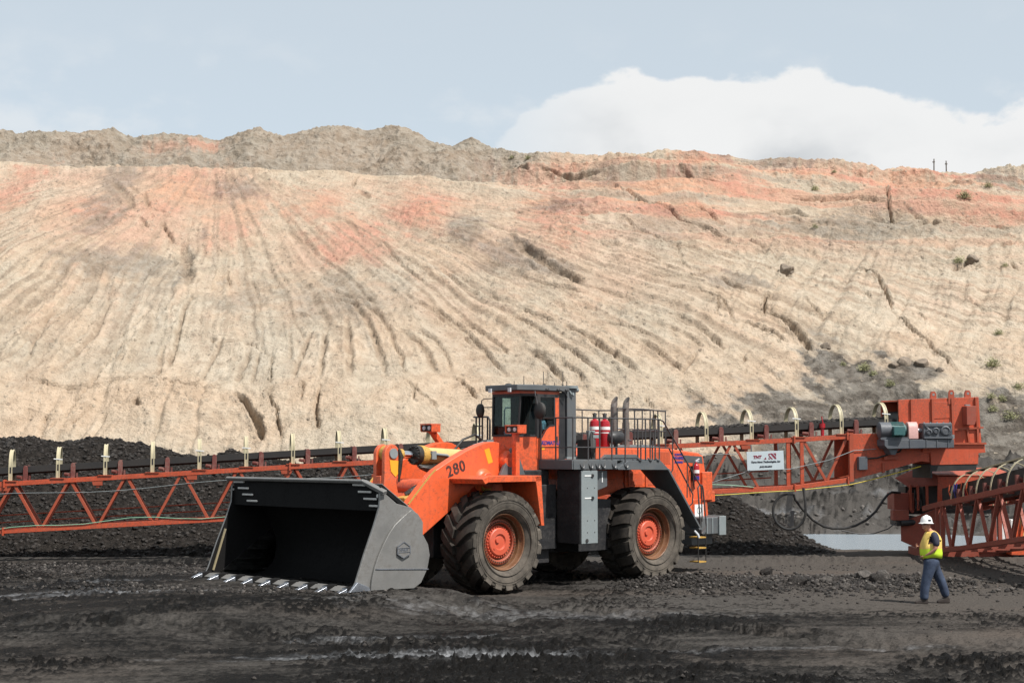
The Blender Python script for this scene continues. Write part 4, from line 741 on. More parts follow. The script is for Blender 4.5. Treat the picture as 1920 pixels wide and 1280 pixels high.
for y in (-.05, .66):
    lp.box(3.785, 3.83, y - .045, y + .045, 4.80, 4.90)
lp.build('roof_lamp', M['lamp'], roof, each=True)
bt = MB()
for x, y in ((2.95, 1.08), (2.55, 1.08), (2.25, 1.08)): bt.path([(x, 1.085, 4.90), (x - .03, 1.12, 4.86), (x - .08, 1.12, 4.86), (x - .1, 1.085, 4.90)], .016, 5)
bt.path([(2.45, 1.085, 4.87), (2.30, 1.11, 4.82), (2.2, 1.1, 4.70)], .02, 5); bt.build('roof_brackets', M['dark'], roof, each=True)
an = MB()
for x, y, h in ((3.3, .3, .12), (3.2, .55, .24), (2.9, .6, .10), (2.8, .85, .36), (2.75, .85, .06), (2.45, .5, .26), (2.2, .95, .38), (2.15, .6, .12), (1.9, .8, .14)):
    an.tube((x, y, 4.97), (x, y, 4.98 + h), .009, n=5); an.tube((x, y, 4.97), (x, y, 5.02), .022, n=6)
an.lathe([(.10, 0), (.09, .03), (.05, .05), (0, .055)], (3.45, .25, 4.985), (0, 0, 1), 14); an.build('aerial', M['dark'], roof, each=True)
st = MB(); st.box(2.65, 3.05, .25, .70, 3.60, 3.78); st.box(2.62, 2.74, .25, .70, 3.70, 4.35); st.box(2.63, 2.73, .36, .60, 4.36, 4.52); st.build('driver_seat', M['seat'], cab, .04)
sw = MB(); sw.tube((3.38, .45, 3.45), (3.20, .45, 3.95), .03, n=8); sw.lathe([(.17, -.015), (.19, 0), (.17, .015), (.155, 0), (.17, -.015)], (3.2, .45, 3.95), (-.35, 0, .94), 20); sw.build('steering_wheel', M['black'], cab)
cp = MB(); cp.box(3.28, 3.5, -.1, .2, 3.55, 3.95); cp.box(3.0, 3.25, .72, .85, 3.6, 3.85); cp.build('control_console', M['seat'], cab, .02, each=True)
bg = MB(); bg.lathe([(.0, 0), (.09, .01), (.1, .08), (.06, .14), (0, .15)], (3.45, .22, 3.72), (0, 0, 1), 14); bg.lathe([(0, 0), (.08, .02), (.09, .16), (.05, .24), (0, .25)], (2.84, .86, 3.86), (0, 0, 1), 14); bg.build('work_cushion', M['cyan'], cab, each=True)
col = MB(); col.prism([(1.76, .78), (2.09, .78), (2.09, 1.0), (1.76, 1.0)], 'z', 3.13, 4.93); column = col.build('air_intake_column', M['grey'], L, .02)
cc = MB(); cc.tube((1.86, .89, 4.93), (1.86, .89, 5.0), .20, n=20); cc.tube((1.60, .89, 4.90), (1.72, .89, 4.90), .06, n=10); cc.box(1.72, 2.14, .75, 1.03, 3.125, 3.18); cc.path([(2.0, 1.0, 4.86), (1.98, 1.05, 4.78), (1.93, 1.06, 4.74), (1.9, 1.02, 4.82)], .022, 6); cc.build('column_cap', M['pale_grey'], column)
cbk = MB(); cbk.box(2.12, 2.40, -.15, .96, 3.12, 4.82); cbk.build('cab_gap_block', M['dark'], L, .02)  # dark block filling the gap between cab and intake column
def mirror(pts_arm, c, sx, sy, sz, ax):
    m_ = MB(); m_.lathe([(.0, -.05), (.5, -.05), (.5, .03), (.35, .07), (0, .08)], (0, 0, 0), (1, 0, 0), 20); 
    m_.v = [(c[0] + x * ax, c[1] + y * sy, c[2] + z * sz) for x, y, z in m_.v]
    o = m_.build('mirror', M['black'], L, .01); q = MB()
    for p in pts_arm: q.path(p, .014, 6)
    q.build('mirror_arm', M['rail'], o)
mirror([[(3.58, -.2, 4.66), (3.62, -.48, 4.66), (3.62, -.57, 4.62), (3.62, -.60, 4.2)], [(3.58, -.2, 4.44), (3.62, -.58, 4.44)]], (3.63, -.62, 4.36), .2, .24, .36, 1.0)
mirror([[(3.3, 1.05, 4.83), (3.45, 1.22, 4.72), (3.42, 1.28, 4.45)], [(3.3, 1.05, 4.70), (3.42, 1.26, 4.66)]], (3.36, 1.28, 4.33), .2, .36, .42, 1.0)

# ---- engine hood
hp = [(1.45, 3.08), (1.05, 3.30), (.46, 3.42), (-1.69, 3.42), (-2.48, 3.36), (-3.30, 3.28), (-3.50, 3.20), (-3.58, 2.81), (-3.72, 1.45), (-3.2, 1.45), (-2.85, 1.6), (-2.0, 1.9), (-.9, 2.45), (.05, 2.50), (1.45, 2.3)]
hb_ = MB(); hb_.prism(hp, 'y', -.95, .90); hood = hb_.build('engine_hood', M['orange'], L, .05)
ht = MB(); ht.loft([(.40, -.9, 3.43), (.40, .55, 3.43), (-1.7, .5, 3.43), (-2.75, .35, 3.36), (-2.75, -.9, 3.36)], [(.36, -.85, 3.50), (.36, .50, 3.50), (-1.66, .42, 3.51), (-2.55, .25, 3.42), (-2.55, -.85, 3.42)]); ht.build('hood_top', M['grey'], hood, .02)
g = MB(); n_ = 11
for k in range(n_):
    x = -1.36 - .062 * k; g.prism([(x, .902), (x - .03, .922), (x - .05, .902)], 'z', 2.99, 3.30)
g.build('louvre', M['orange'], hood, each=True)
g = MB(); g.box(-2.06, -1.34, .9005, .904, 2.97, 3.32); g.build('louvre_recess', M['orange_worn'], hood)
eng = MB(); eng.prism([(-.15, 2.86), (-1.55, 2.86), (-2.2, 2.86), (-2.2, 1.95), (-1.2, 2.1), (-.15, 2.35)], 'y', .905, .955); side = eng.build('engine_side_door', M['orange'], L, .012)
g = MB()
for x0 in (-.35, -1.05, -1.75):
    for k in range(9):
        x = x0 - .055 * k; g.prism([(x, .957), (x - .028, .977), (x - .045, .957)], 'z', 2.42, 2.74)
g.build('louvre', M['orange_worn'], side, each=True)
g = MB(); g.box(-.96, -.94, .957, .985, 2.2, 2.84); g.box(-1.66, -1.64, .957, .985, 2.1, 2.84); g.box(-.28, -.25, .957, .99, 2.4, 2.84); g.build('door_seam', M['orange'], side, each=True)
fl = MB(); fl.prism([(1.7, 2.5), (.0, 2.62), (-.10, 2.30), (1.2, 2.10), (1.7, 2.05)], 'y', .70, .98); fl.build('fender_liner', M['orange_worn'], L, .02)
dc = MB(); dc.prism([(-2.62, 3.215), (-3.42, 3.18), (-3.46, 2.985), (-2.62, 3.02)], 'y', .901, .905); dc.build('model_plate', M['decal_grey'], hood)
dc = MB(); dc.box(-2.59, -2.24, .901, .905, 2.995, 3.055); dc.build('stripe_decal', M['blue'], hood)
place_text('KOMATSU', .075, M['blue'], hood, (-2.415, .905, 3.235), (-1, 0, 0), (0, 0, 1), offset=.004)
place_text('WA900', .125, M['blue'], hood, (-2.415, .905, 3.135), (-1, 0, 0), (0, 0, 1), offset=.006)
rg = MB(); rg.box(-3.80, -3.35, .60, .98, 1.95, 2.75); rg.box(-3.62, -3.0, .55, .93, 1.2, 2.0); rg.box(-3.95, -3.72, .45, .95, 1.9, 2.2); rg.build('rear_grille_post', M['orange'], L, .03, each=True)
pw = MB(); pw.box(-3.43, -3.05, .932, .938, 1.50, 1.85); pw.build('white_plate', M['white'], L); 
pw = MB(); pw.lathe([(.10, 0), (.085, .004), (.085, 0)], (-3.24, .938, 1.68), (0, 1, 0), 18); pw.build('plate_ring', M['ink'], L)
cwt = MB(); cwt.box(-3.60, -2.6, -1.3, 1.55, 1.05, 1.52); cwt.box(-3.5, -2.6, -1.2, 1.2, .75, 1.05)
cwt.build('counterweight', M['grey'], L, .03, each=True)
cg = MB()
for x in (-2.82, -3.05): cg.box(x - .02, x + .02, 1.552, 1.57, 1.07, 1.50)
cg.box(-3.60, -3.3, 1.552, 1.6, 1.02, 1.54); cg.box(-3.66, -3.60, .2, 1.5, 1.02, 1.54); cg.build('counterweight_rib', M['pale_grey'], L, .01, each=True)
ld = MB(); ld.path([(-2.35, 1.75, 1.1), (-2.55, 1.75, 1.30), (-2.42, 1.75, 2.30), (-2.38, 1.75, 2.40), (-2.28, 1.75, 2.42), (-2.20, 1.75, 2.34), (-2.30, 1.75, 1.25)], .022); ld.build('grab_handle', M['rail'], L)
stp = MB()
for z in (1.0, .72, .35): stp.box(-2.28, -1.98, 1.62, 1.95, z, z + .035)
stp.build('step_tread', M['yellow'], L, each=True); q = MB()
for x in (-1.97, -2.29): q.path([(x, 1.93, 1.15), (x, 1.93, .35)], .016, 6)
q.build('step_cable', M['black'], L, each=True)
lgt = MB(); lgt.path([(-1.85, 1.9, 1.2), (-1.9, 1.98, 1.10), (-1.92, 2.0, 1.02)], .035, 8); lgt.build('work_lamp', M['lamp'], L)

# ---- deck equipment
for x, y in ((-.38, .35), (-.78, .42)):
    e = MB(); e.tube((x, y, 3.42), (x, y, 4.52), .088, n=20)
    ring = [(Vector((x + math.cos(2 * PI * k / 20) * .088, y + math.sin(2 * PI * k / 20) * .088, 4.52))) for k in range(20)]
    up = [Vector((p.x - .035, p.y, 4.70 + (p.x - x) * -1.15)) for k, p in enumerate(ring)]
    b0 = len(e.v); e.add(ring + up, [(k, (k + 1) % 20, 20 + (k + 1) % 20, 20 + k) for k in range(20)])
    e.tube((x, y, 3.42), (x, y, 4.1), .10, n=20); e.build('exhaust_stack', M['exhaust'], L)
for x in (1.23, .85):
    e = MB(); e.lathe([(0, 0), (.13, .0), (.14, .03), (.14, .60), (.12, .68), (.05, .73), (.04, .80), (.0, .80)], (x, 1.15, 3.42), (0, 0, 1), 20); t_ = e.build('suppression_cylinder', M['red'], L, 0)
    e = MB(); e.lathe([(.05, .74), (.05, .86), (.02, .9), (0, .9)], (x, 1.15, 3.42), (0, 0, 1), 10); e.prism([(x - .09, 4.30), (x + .09, 4.30), (x, 4.22)], 'y', 1.13, 1.17); e.build('valve', M['black'], t_)
    e = MB(); e.lathe([(.1425, .46), (.1425, .54)], (x, 1.15, 3.42), (0, 0, 1), 20); e.lathe([(.1425, .37), (.1425, .395)], (x, 1.15, 3.42), (0, 0, 1), 20); e.build('label_band', M['white'], t_, each=True)
e = MB(); e.box(.65, 1.4, .95, 1.35, 3.12, 3.42); e.build('cylinder_rack', M['orange_worn'], L, .02)
e = MB(); e.lathe([(0, -.28), (.08, -.27), (.15, -.2), (.165, -.1), (.165, .1), (.15, .2), (.08, .27), (0, .28)], (.62, 1.32, 3.68), (1, 0, 0), 22); e.lathe([(.168, -.02), (.172, 0), (.168, .02)], (.62, 1.32, 3.68), (1, 0, 0), 22); e.build('air_tank', M['dark'], L)
e = MB(); e.tube((.62, 1.32, 3.12), (.62, 1.32, 3.55), .05, n=8); e.build('tank_stand', M['dark'], L)
e = MB(); e.tube((1.58, 1.35, 3.12), (1.58, 1.35, 3.66), .10, n=16); e.build('grease_canister', M['pale_grey'], L)
e = MB(); e.box(1.60, 1.78, 1.05, 1.5, 3.12, 3.62)
for k in range(6): e.path([(1.72 - .02 * k, 1.5, 3.15 + .03 * k), (1.8 - .03 * k, 1.56, 3.4), (1.74 - .03 * k, 1.5, 3.62), (1.62, 1.4, 3.82 - .03 * k), (1.5 - .02 * k, 1.42, 3.70)], .02, 5)
e.build('hose_reel', M['black'], L)
e = MB()
for k in range(8): e.path([(1.66 + .03 * (k % 3), 1.35, 3.6), (1.64 + .02 * k, 1.38, 3.78 + .02 * (k % 4)), (1.52 - .02 * k, 1.3, 3.84 - .02 * (k % 3))], .018, 5)
e.box(1.42, 1.66, 1.3, 1.5, 3.66, 3.74); e.build('pipe_manifold', M['pale_grey'], L, each=True)

# ---- front frame, fenders, boom
ffr = MB(); ffr.box(4.20, 5.92, .98, 2.18, 2.60, 2.745); ffr.prism([(4.20, 2.74), (4.42, 2.74), (4.36, 2.52), (4.20, 1.55), (4.10, 1.55)], 'y', .98, 2.18)
ffr.prism([(5.92, 2.745), (6.12, 2.68), (6.02, 2.56), (5.92, 2.60)], 'y', .98, 2.18); ffr.build('front_fender', M['orange'], L, .012)
ffr = MB(); ffr.box(4.20, 5.92, -2.18, -.98, 2.60, 2.745); ffr.prism([(4.20, 2.74), (4.42, 2.74), (4.20, 1.55), (4.10, 1.55)], 'y', -2.18, -.98); ffr.build('front_fender', M['orange'], L, .012)
for s in (1, -1):
    for y in (.66, 1.16):
        hg = MB(); hg.prism([(4.62, 2.74), (4.30, 3.30), (4.24, 3.40), (4.12, 3.42), (4.04, 3.36), (4.02, 3.26), (3.78, 2.74)], 'y', s * (y - .045), s * (y + .045)); hg.build('boom_bracket', M['grey'] if (s > 0 and y > 1) else M['dark'], L, .012, each=True)
fm = MB(); fm.box(3.55, 5.2, -.60, .60, 2.05, 2.75); fm.box(3.75, 4.6, -.95, .95, 2.55, 2.80); fm.build('front_frame_tower', M['orange_worn'], L, .03)
hp_ = MB(); hp_.path([(4.8, -.35, 3.30), (4.5, -.3, 3.62), (4.1, -.3, 3.74), (3.75, -.3, 3.55)], .03); hp_.path([(4.9, .3, 3.36), (4.4, .35, 3.5), (3.8, .3, 3.35)], .05); hp_.path([(5.2, .4, 3.3), (4.7, .45, 3.45), (4.3, .42, 3.42)], .045); hp_.build('boom_hoses', M['black'], L, each=True)
hp_ = MB(); hp_.tube((4.72, .32, 3.44), (4.45, .40, 3.52), .05, n=10); hp_.box(4.2, 4.42, .3, .5, 3.44, 3.6); hp_.build('pipe_fitting', M['pale_grey'], L, each=True)
arm = [(7.35, 2.10), (6.67, 2.77), (6.51, 2.89), (6.05, 3.12), (5.58, 3.33), (5.2, 3.46), (4.98, 3.52), (4.80, 3.55), (4.63, 3.55), (4.45, 3.53), (4.27, 3.46), (4.13, 3.36), (4.03, 3.24), (3.99, 3.12), (4.0, 3.0), (4.1, 2.88), (4.36, 2.76), (4.8, 2.70), (5.19, 2.57), (5.41, 2.40), (5.75, 2.13), (6.88, 1.40), (7.6, .95), (8.0, .70), (8.17, .78), (8.2, 1.0), (8.1, 1.3), (7.85, 1.62)]
for s in (1, -1):
    bm_ = MB(); bm_.prism(arm, 'y', s * .76, s * 1.02); bo = bm_.build('boom_arm', M['orange'], L, .02)
    e = MB(); e.lathe([(.24, -.02), (.22, .14), (.17, .19), (0, .19)], (4.28, s * 1.02, 3.11), (0, s, 0), 24); e.prism([(4.28, 3.33), (4.05, 3.30), (4.05, 2.93), (4.28, 2.89)], 'y', s * 1.02, s * 1.17); e.lathe([(.30, -.01), (.27, .05), (.20, .10), (.19, .20), (0, .20)], (5.02, s * 1.02, 2.62), (0, s, 0), 28); e.build('pivot_boss', M['orange'], bo, .02)
    e = MB(); e.tube((5.02, s * .9, 2.58), (5.0, s * 1.16, 2.50), .17, n=18); e.tube((4.9, s * .85, 2.55), (4.5, s * .85, 1.2), .13, n=16); e.build('lift_cylinder', M['yellow'], L)
    e = MB(); e.loft([(7.357, s * .985, 2.113), (6.687, s * .985, 2.783), (6.527, s * .985, 2.903), (6.51, s * .985, 2.88), (6.67, s * .985, 2.76), (7.34, s * .985, 2.09)], [(7.36, s * 1.025, 2.12), (6.69, s * 1.025, 2.79), (6.53, s * 1.025, 2.91), (6.515, s * 1.025, 2.885), (6.675, s * 1.025, 2.765), (7.345, s * 1.025, 2.095)]); e.build('worn_edge', M['yellow'], bo)
    if s > 0:
        yd = MB(); yd.prism([(4.99, 3.36), (4.83, 3.40), (4.71, 3.06), (4.86, 3.02)], 'y', 1.021, 1.025); yd.build('warning_decal', M['decal_yellow'], bo)
        a_ = math.radians(17); place_text('280', .37, M['stencil'], bo, (5.90, 1.022, 2.90), (-math.cos(a_), 0, math.sin(a_)), (math.sin(a_), 0, math.cos(a_)), offset=.010, space=1.12)
xt = MB(); xt.tube((6.35, -.78, 2.45), (6.35, .78, 2.45), .22, n=20); xt.prism([(6.9, 2.05), (6.2, 2.65), (6.0, 2.5), (6.7, 1.9)], 'y', -.78, .78); xt.build('boom_cross_tube', M['orange'], L, .02)
xg = MB(); xg.path([(6.9, .35, 2.30), (6.7, .45, 2.42), (6.4, .55, 2.60)], [.06, .09, .05], 8); xg.path([(6.25, .1, 2.95), (6.0, .15, 2.90), (5.7, .1, 2.98)], [.05, .11, .06], 8); xg.build('grease_deposit', M['grease'], L, each=True)
lev = [(7.42, 3.27), (7.38, 3.38), (7.30, 3.46), (7.19, 3.49), (7.08, 3.46), (7.0, 3.38), (6.97, 3.27), (7.0, 3.0), (7.06, 2.60), (7.0, 2.3), (6.9, 2.0), (6.95, 1.7), (7.3, 1.5), (7.5, 1.7), (7.46, 2.35), (7.42, 2.8)]
for y0, y1 in ((.10, .22), (-.22, -.10)):
    e = MB(); e.prism(lev, 'y', y0, y1); lv = e.build('bell_crank', M['orange_worn'], L, .02)
    if y0 > 0:
        e = MB(); e.tube((7.17, .2, 3.27), (7.17, .255, 3.27), .12, n=20); e.build('crank_pin', M['pale_grey'], lv)
        e = MB(); e.prism([(7.28, 3.12), (7.02, 3.10), (7.0, 2.82), (7.1, 2.72), (7.24, 2.85)], 'y', .222, .232); e.build('worn_patch', M['decal_yellow'], lv)
        e = MB(); e.path([(7.0, .23, 3.38), (6.95, .24, 3.2), (6.98, .24, 2.9), (7.0, .23, 2.6)], [.03, .06, .05, .02], 8); e.build('grease_deposit', M['grease'], lv, each=True)
e = MB(); e.box(7.05, 7.45, -.10, .10, 2.0, 2.75); e.build('crank_web', M['orange_worn'], L, .02)
e = MB(); e.tube((7.17, -.1, 3.27), (7.17, .1, 3.27), .19, n=22); e.build('cylinder_eye', M['yellow'], L, .02)
e = MB(); e.prism([(7.15, 2.25), (6.78, 2.30), (6.66, 2.05), (6.80, 1.85), (7.1, 1.9)], 'y', .28, .62); e.tube((6.86, .6, 2.08), (6.86, .66, 2.08), .11, n=14); e.build('link_cover', M['yellow'], L, .03)
ax0 = Vector((7.17, 0, 3.27)); ax1 = Vector((4.4, 0, 3.14)); dv = (ax1 - ax0)
e = MB(); e.tube(ax0 + dv * .06, ax0 + dv * .16, .13, n=20); e.build('rod_end', M['yellow'], L, .01)
e = MB(); e.tube(ax0 + dv * .16, ax0 + dv * .32, .095, n=20); e.build('cylinder_rod', M['chrome'], L)
e = MB(); e.tube(ax0 + dv * .335, ax0 + dv * 1.0, .205, n=28); tc_ = e.build('tilt_cylinder', M['cyl'], L)
e = MB(); e.tube(ax0 + dv * .345, ax0 + dv * .40, .245, n=28); e.tube(ax0 + dv * .40, ax0 + dv * .43, .225, n=28); e.build('gland_flange', M['yellow'], tc_, .01)
e = MB(); e.tube(ax0 + dv * .298, ax0 + dv * .345, .235, n=24)
for k in range(18):
    a = 2 * PI * k / 18; c_ = ax0 + dv * .30 + Vector((0, math.cos(a) * .205, math.sin(a) * .205)); e.tube(c_, c_ + dv.normalized() * -.06, .022, n=6)
tag(e.build('flange_bolts', M['grease'], tc_), kind='stuff')
e = MB(); e.path([ax0 + dv * .42 + Vector((0, .2, .06)), ax0 + dv * .5 + Vector((0, .25, .04)), ax0 + dv * .6 + Vector((0, .25, .03)), ax0 + dv * .7 + Vector((0, .2, -.14)), ax0 + dv * .8 + Vector((0, .1, -.2))], .035, 10); e.box(5.86, 6.0, .18, .27, 3.13, 3.33); e.build('cylinder_pipe', M['pale_grey'], tc_)
e = MB(); e.path([(6.3, .1, 2.98), (6.05, .12, 2.93), (5.75, .12, 2.96), (5.5, .1, 2.88)], [.04, .08, .07, .03], 8); e.build('grease_deposit', M['grease'], tc_, each=True)
def lamp_post(s, foot, top, bend):
    e = MB(); e.beam(foot, bend, .15, .13, (1, 0, 0)); 
    if (Vector(bend) - Vector(top)).length > .02: e.beam(bend, top, .14, .12, (1, 0, 0))
    o = e.build('lamp_post', M['orange'], L, .012); x, y, z = top
    e = MB(); e.box(x - .16, x + .17, y - .22, y + .22, z + .13, z + .16); e.box(x - .16, x - .13, y - .21, y + .21, z - .03, z + .128); e.box(x - .128, x + .15, y + .20, y + .225, z - .03, z + .128); e.box(x - .128, x + .15, y - .225, y - .20, z - .03, z + .128); e.box(x - .15, x + .13, y - .22, y + .22, z - .05, z - .032); e.build('lamp_box', M['orange'], o, .006, each=True)
    e = MB(); e.box(x + .02, x + .12, y - .19, y + .19, z - .02, z + .125); e.build('lamp_housing', M['black'], o)
    for yy_ in (-.10, .10):
        e = MB(); e.lathe([(.055, 0), (.05, .02), (0, .025)], (x + .12, y + yy_, z + .05), (1, 0, 0), 14); e.build('headlight', M['lamp'], o)
lamp_post(1, (4.30, 1.40, 2.74), (4.30, 1.40, 3.80), (4.30, 1.40, 3.78)); lamp_post(-1, (4.0, -1.25, 3.05), (4.72, -1.30, 3.86), (4.62, -1.3, 3.78))

# ---- bucket
side = [(10.35, .48), (10.27, .61), (10.04, 1.21), (9.80, 1.76), (9.66, 2.14), (9.64, 2.52), (9.19, 2.21), (8.80, 2.12), (8.64, 1.99), (8.50, 1.81), (8.50, 1.55), (8.35, 1.33), (8.30, 1.09), (8.37, .78), (8.54, .50), (8.73, .39), (9.88, .41)]
e = MB(); e.prism([(10.2, .355), (9.0, .32), (8.66, .38), (8.41, .59), (8.29, .89), (8.30, 1.22), (8.43, 1.54), (8.60, 1.85), (8.85, 2.15), (9.16, 2.35), (9.55, 2.62), (9.54, 2.64), (9.14, 2.37), (8.83, 2.17), (8.58, 1.86), (8.41, 1.54), (8.28, 1.22), (8.27, .89), (8.39, .57), (8.65, .36), (9.0, .30), (10.2, .335)], 'y', -2.77, 2.77); bucket = e.build('bucket', M['bucket'], L, .01)
for s in (1, -1):
    e = MB(); e.prism(side, 'y', s * 2.78, s * 2.84); e.build('side_plate', M['bucket'], bucket, .012)
wear = [(8.84, 2.07), (9.06, 1.93), (9.28, 1.77), (9.44, 1.59), (9.57, 1.40), (9.72, 1.14), (9.81, .93), (9.89, .66), (9.92, .42), (8.75, .40), (8.55, .51), (8.38, .79), (8.31, 1.09), (8.36, 1.32), (8.51, 1.54), (8.51, 1.80), (8.65, 1.98)]
for s in (1, -1):
    e = MB(); e.prism(wear, 'y', s * 2.842, s * 2.90); wp = e.build('wear_plate', M['bucket'], bucket, .012)
    e = MB(); e.beam((9.81, s * 2.905, .865), (8.36, s * 2.905, .79), .02, .022); e.build('weld_seam', M['steel'], wp)
    if s > 0:
        hx = [(9.08, 1.06), (8.90, 1.14), (8.90, 1.30), (9.07, 1.40), (9.24, 1.31), (9.24, 1.15)]
        e = MB(); e.prism(hx, 'y', 2.90, 2.935); eb = e.build('hex_badge', M['bucket'], wp, .006); e = MB()
        for p, q in zip(hx, hx[1:] + hx[:1]): e.beam((p[0], 2.938, p[1]), (q[0], 2.938, q[1]), .02, .018, (0, 1, 0))
        e.beam((9.24, 2.938, 1.275), (8.9, 2.938, 1.275), .012, .012); e.beam((9.24, 2.938, 1.185), (8.9, 2.938, 1.185), .012, .012); e.build('badge_rim', M['steel'], eb)
        place_text('HENSLEY', .062, M['steel'], eb, (9.07, 2.937, 1.23), (-1, 0, 0), (0, 0, 1), offset=.003)
shell = [(10.30, .44), (9.9, .42), (9.0, .40), (8.7, .46), (8.48, .64), (8.37, .90), (8.38, 1.2), (8.5, 1.5), (8.66, 1.8), (8.9, 2.08), (9.2, 2.28), (9.60, 2.55)]
def off(P, d):
    r = []
    for i, (x, z) in enumerate(P):
        a = P[max(i - 1, 0)]; b = P[min(i + 1, len(P) - 1)]; tx, tz = b[0] - a[0], b[1] - a[1]; l = math.hypot(tx, tz); r.append((x - tz / l * d * -1 * -1, z + tx / l * d * -1 * -1) if False else (x + tz / l * d, z - tx / l * d))
    return r
inn = [(x, z) for x, z in shell]; outp = off(shell, -.07)
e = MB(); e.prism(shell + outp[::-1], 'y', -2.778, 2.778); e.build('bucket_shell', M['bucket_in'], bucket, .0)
e = MB(); e.prism(side, 'y', 2.772, 2.778); e.prism(side, 'y', -2.778, -2.772); e.build('shaded_side_inner', M['bucket_in'], bucket, smooth=False, each=True)  # thin near-black sheets paint shade onto the inner side plates
e = MB(); e.prism([(9.605, 2.625), (9.69, 2.635), (9.72, 2.69), (9.68, 2.725), (9.605, 2.715)], 'y', -2.98, 2.30); e.loft([(9.60, 2.30, 2.72), (9.73, 2.30, 2.70), (9.66, 2.95, 2.47), (9.54, 2.95, 2.50)], [(9.59, 2.30, 2.64), (9.71, 2.30, 2.62), (9.64, 2.92, 2.39), (9.53, 2.92, 2.42)])
e.build('spill_edge', M['bucket'], bucket, .015)
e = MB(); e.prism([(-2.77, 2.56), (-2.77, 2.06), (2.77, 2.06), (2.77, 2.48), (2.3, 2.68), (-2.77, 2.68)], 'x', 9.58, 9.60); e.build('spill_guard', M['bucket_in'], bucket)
for k in range(4):
    for y0, sg in ((-2.76 + .19 * k, 1), (1.86 + .193 * k, 1)):
        z = 2.60 - .145 * k; e = MB(); y1 = y0 + .43
        if y0 > 1: y1 = min(y0 + .45, 2.76)
        e.box(9.60, 9.635, y0, y1, z - .022, z + .022); e.build('guard_slot', M['slot'], bucket, .01)  # raised pale grey bars take the place of slots
e = MB()
for y, z in ((-2.80, 2.42), (2.74, 2.38)): e.tube((9.6, y, z), (9.64, y, z), .04, n=10)
e.build('lifting_hole', M['slot'], bucket, each=True)
e = MB(); e.beam((10.18, -2.72, .55), (9.86, -2.72, 1.50), .03, .045); e.build('side_cutter_bar', M['bar'], bucket)
e = MB(); e.prism([(10.46, .42), (10.30, .50), (9.95, .47), (9.95, .41)], 'y', -2.82, 2.82); e.build('cutting_lip', M['bucket'], bucket, .008)
tooth = MB(); tooth.loft([(0, -.08, .05), (0, .08, .05), (0, .08, -.06), (0, -.08, -.06)], [(.34, -.055, -.055), (.34, .055, -.055), (.34, .055, -.08), (.34, -.055, -.08)]); tooth.loft([(-.22, -.10, .07), (-.22, .10, .07), (-.22, .10, -.05), (-.22, -.10, -.05)], [(.04, -.09, .055), (.04, .09, .055), (.04, .09, -.065), (.04, -.09, -.065)])
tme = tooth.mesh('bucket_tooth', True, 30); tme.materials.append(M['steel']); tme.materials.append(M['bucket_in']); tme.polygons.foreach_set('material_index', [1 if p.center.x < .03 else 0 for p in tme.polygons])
for k in range(9):
    o = link('bucket_tooth', tme, None, bucket, .01); o.location = (10.46, -2.76 + 5.52 * k / 8, .455); o.rotation_euler = (0, .06, 0)
e = MB(); e.prism([(10.50, .42), (10.28, .62), (9.98, .50), (9.94, .42)], 'y', 2.846, 2.92); e.build('corner_shoe', M['steel'], bucket, .01)
for s in (1, -1):
    e = MB(); e.prism([(8.1, .75), (8.29, .75), (8.29, 1.2), (8.42, 1.55), (8.60, 1.95), (8.3, 1.95), (7.9, 1.5), (7.85, 1.0)], 'y', s * .62, s * .74); e.prism([(8.1, .75), (8.29, .75), (8.29, 1.2), (8.42, 1.55), (8.60, 1.95), (8.3, 1.95), (7.9, 1.5), (7.85, 1.0)], 'y', s * 1.06, s * 1.18); e.build('bucket_hinge', M['bucket'], bucket, .02, each=True)
e = MB(); e.tube((7.2, 0, 1.7), (8.15, 0, 1.75), .14, n=14); e.build('bucket_link', M['orange_worn'], L)

# hand-held extinguisher strapped to the rear corner of the loader
EX = L.matrix_basis @ Vector((-3.02, 1.02, 2.50)) if False else Matrix.Rotation(PI + PHI, 4, 'Z') @ Vector((-3.02, 1.02, 2.50)) + Vector((2.235, 40.374, 0))
FE = thing('fire_extinguisher', 'small red fire extinguisher strapped to the orange rear corner of the loader', 'fire extinguisher', EX, PI + PHI)
e = MB(); e.lathe([(0, 0), (.085, 0), (.09, .02), (.09, .40), (.07, .46), (.03, .49), (.03, .53), (0, .53)], (0, 0, 0), (0, 0, 1), 18); e.build('tank', M['red'], FE)
e = MB(); e.lathe([(.0925, .22), (.0925, .31)], (0, 0, 0), (0, 0, 1), 18); e.build('white_label', M['white'], FE)
e = MB(); e.lathe([(.0925, .04), (.0925, .14)], (0, 0, 0), (0, 0, 1), 18); e.build('blue_label', M['blue'], FE)
e = MB(); e.beam((.02, 0, .55), (-.14, 0, .62), .03, .025); e.beam((.02, 0, .54), (-.12, 0, .55), .03, .02); e.build('handle', M['lamp'], FE)
e = MB(); e.path([(.05, 0, .52), (.14, .02, .46), (.17, .02, .25), (.15, .02, .0), (.10, .02, -.22)], .022, 6); e.build('hose', M['black'], FE)
e = MB(); e.box(-.10, .10, -.12, -.085, .02, .42); e.lathe([(.098, .17), (.098, .20)], (0, 0, 0), (0, 0, 1), 18); e.build('bracket', M['dark'], FE)

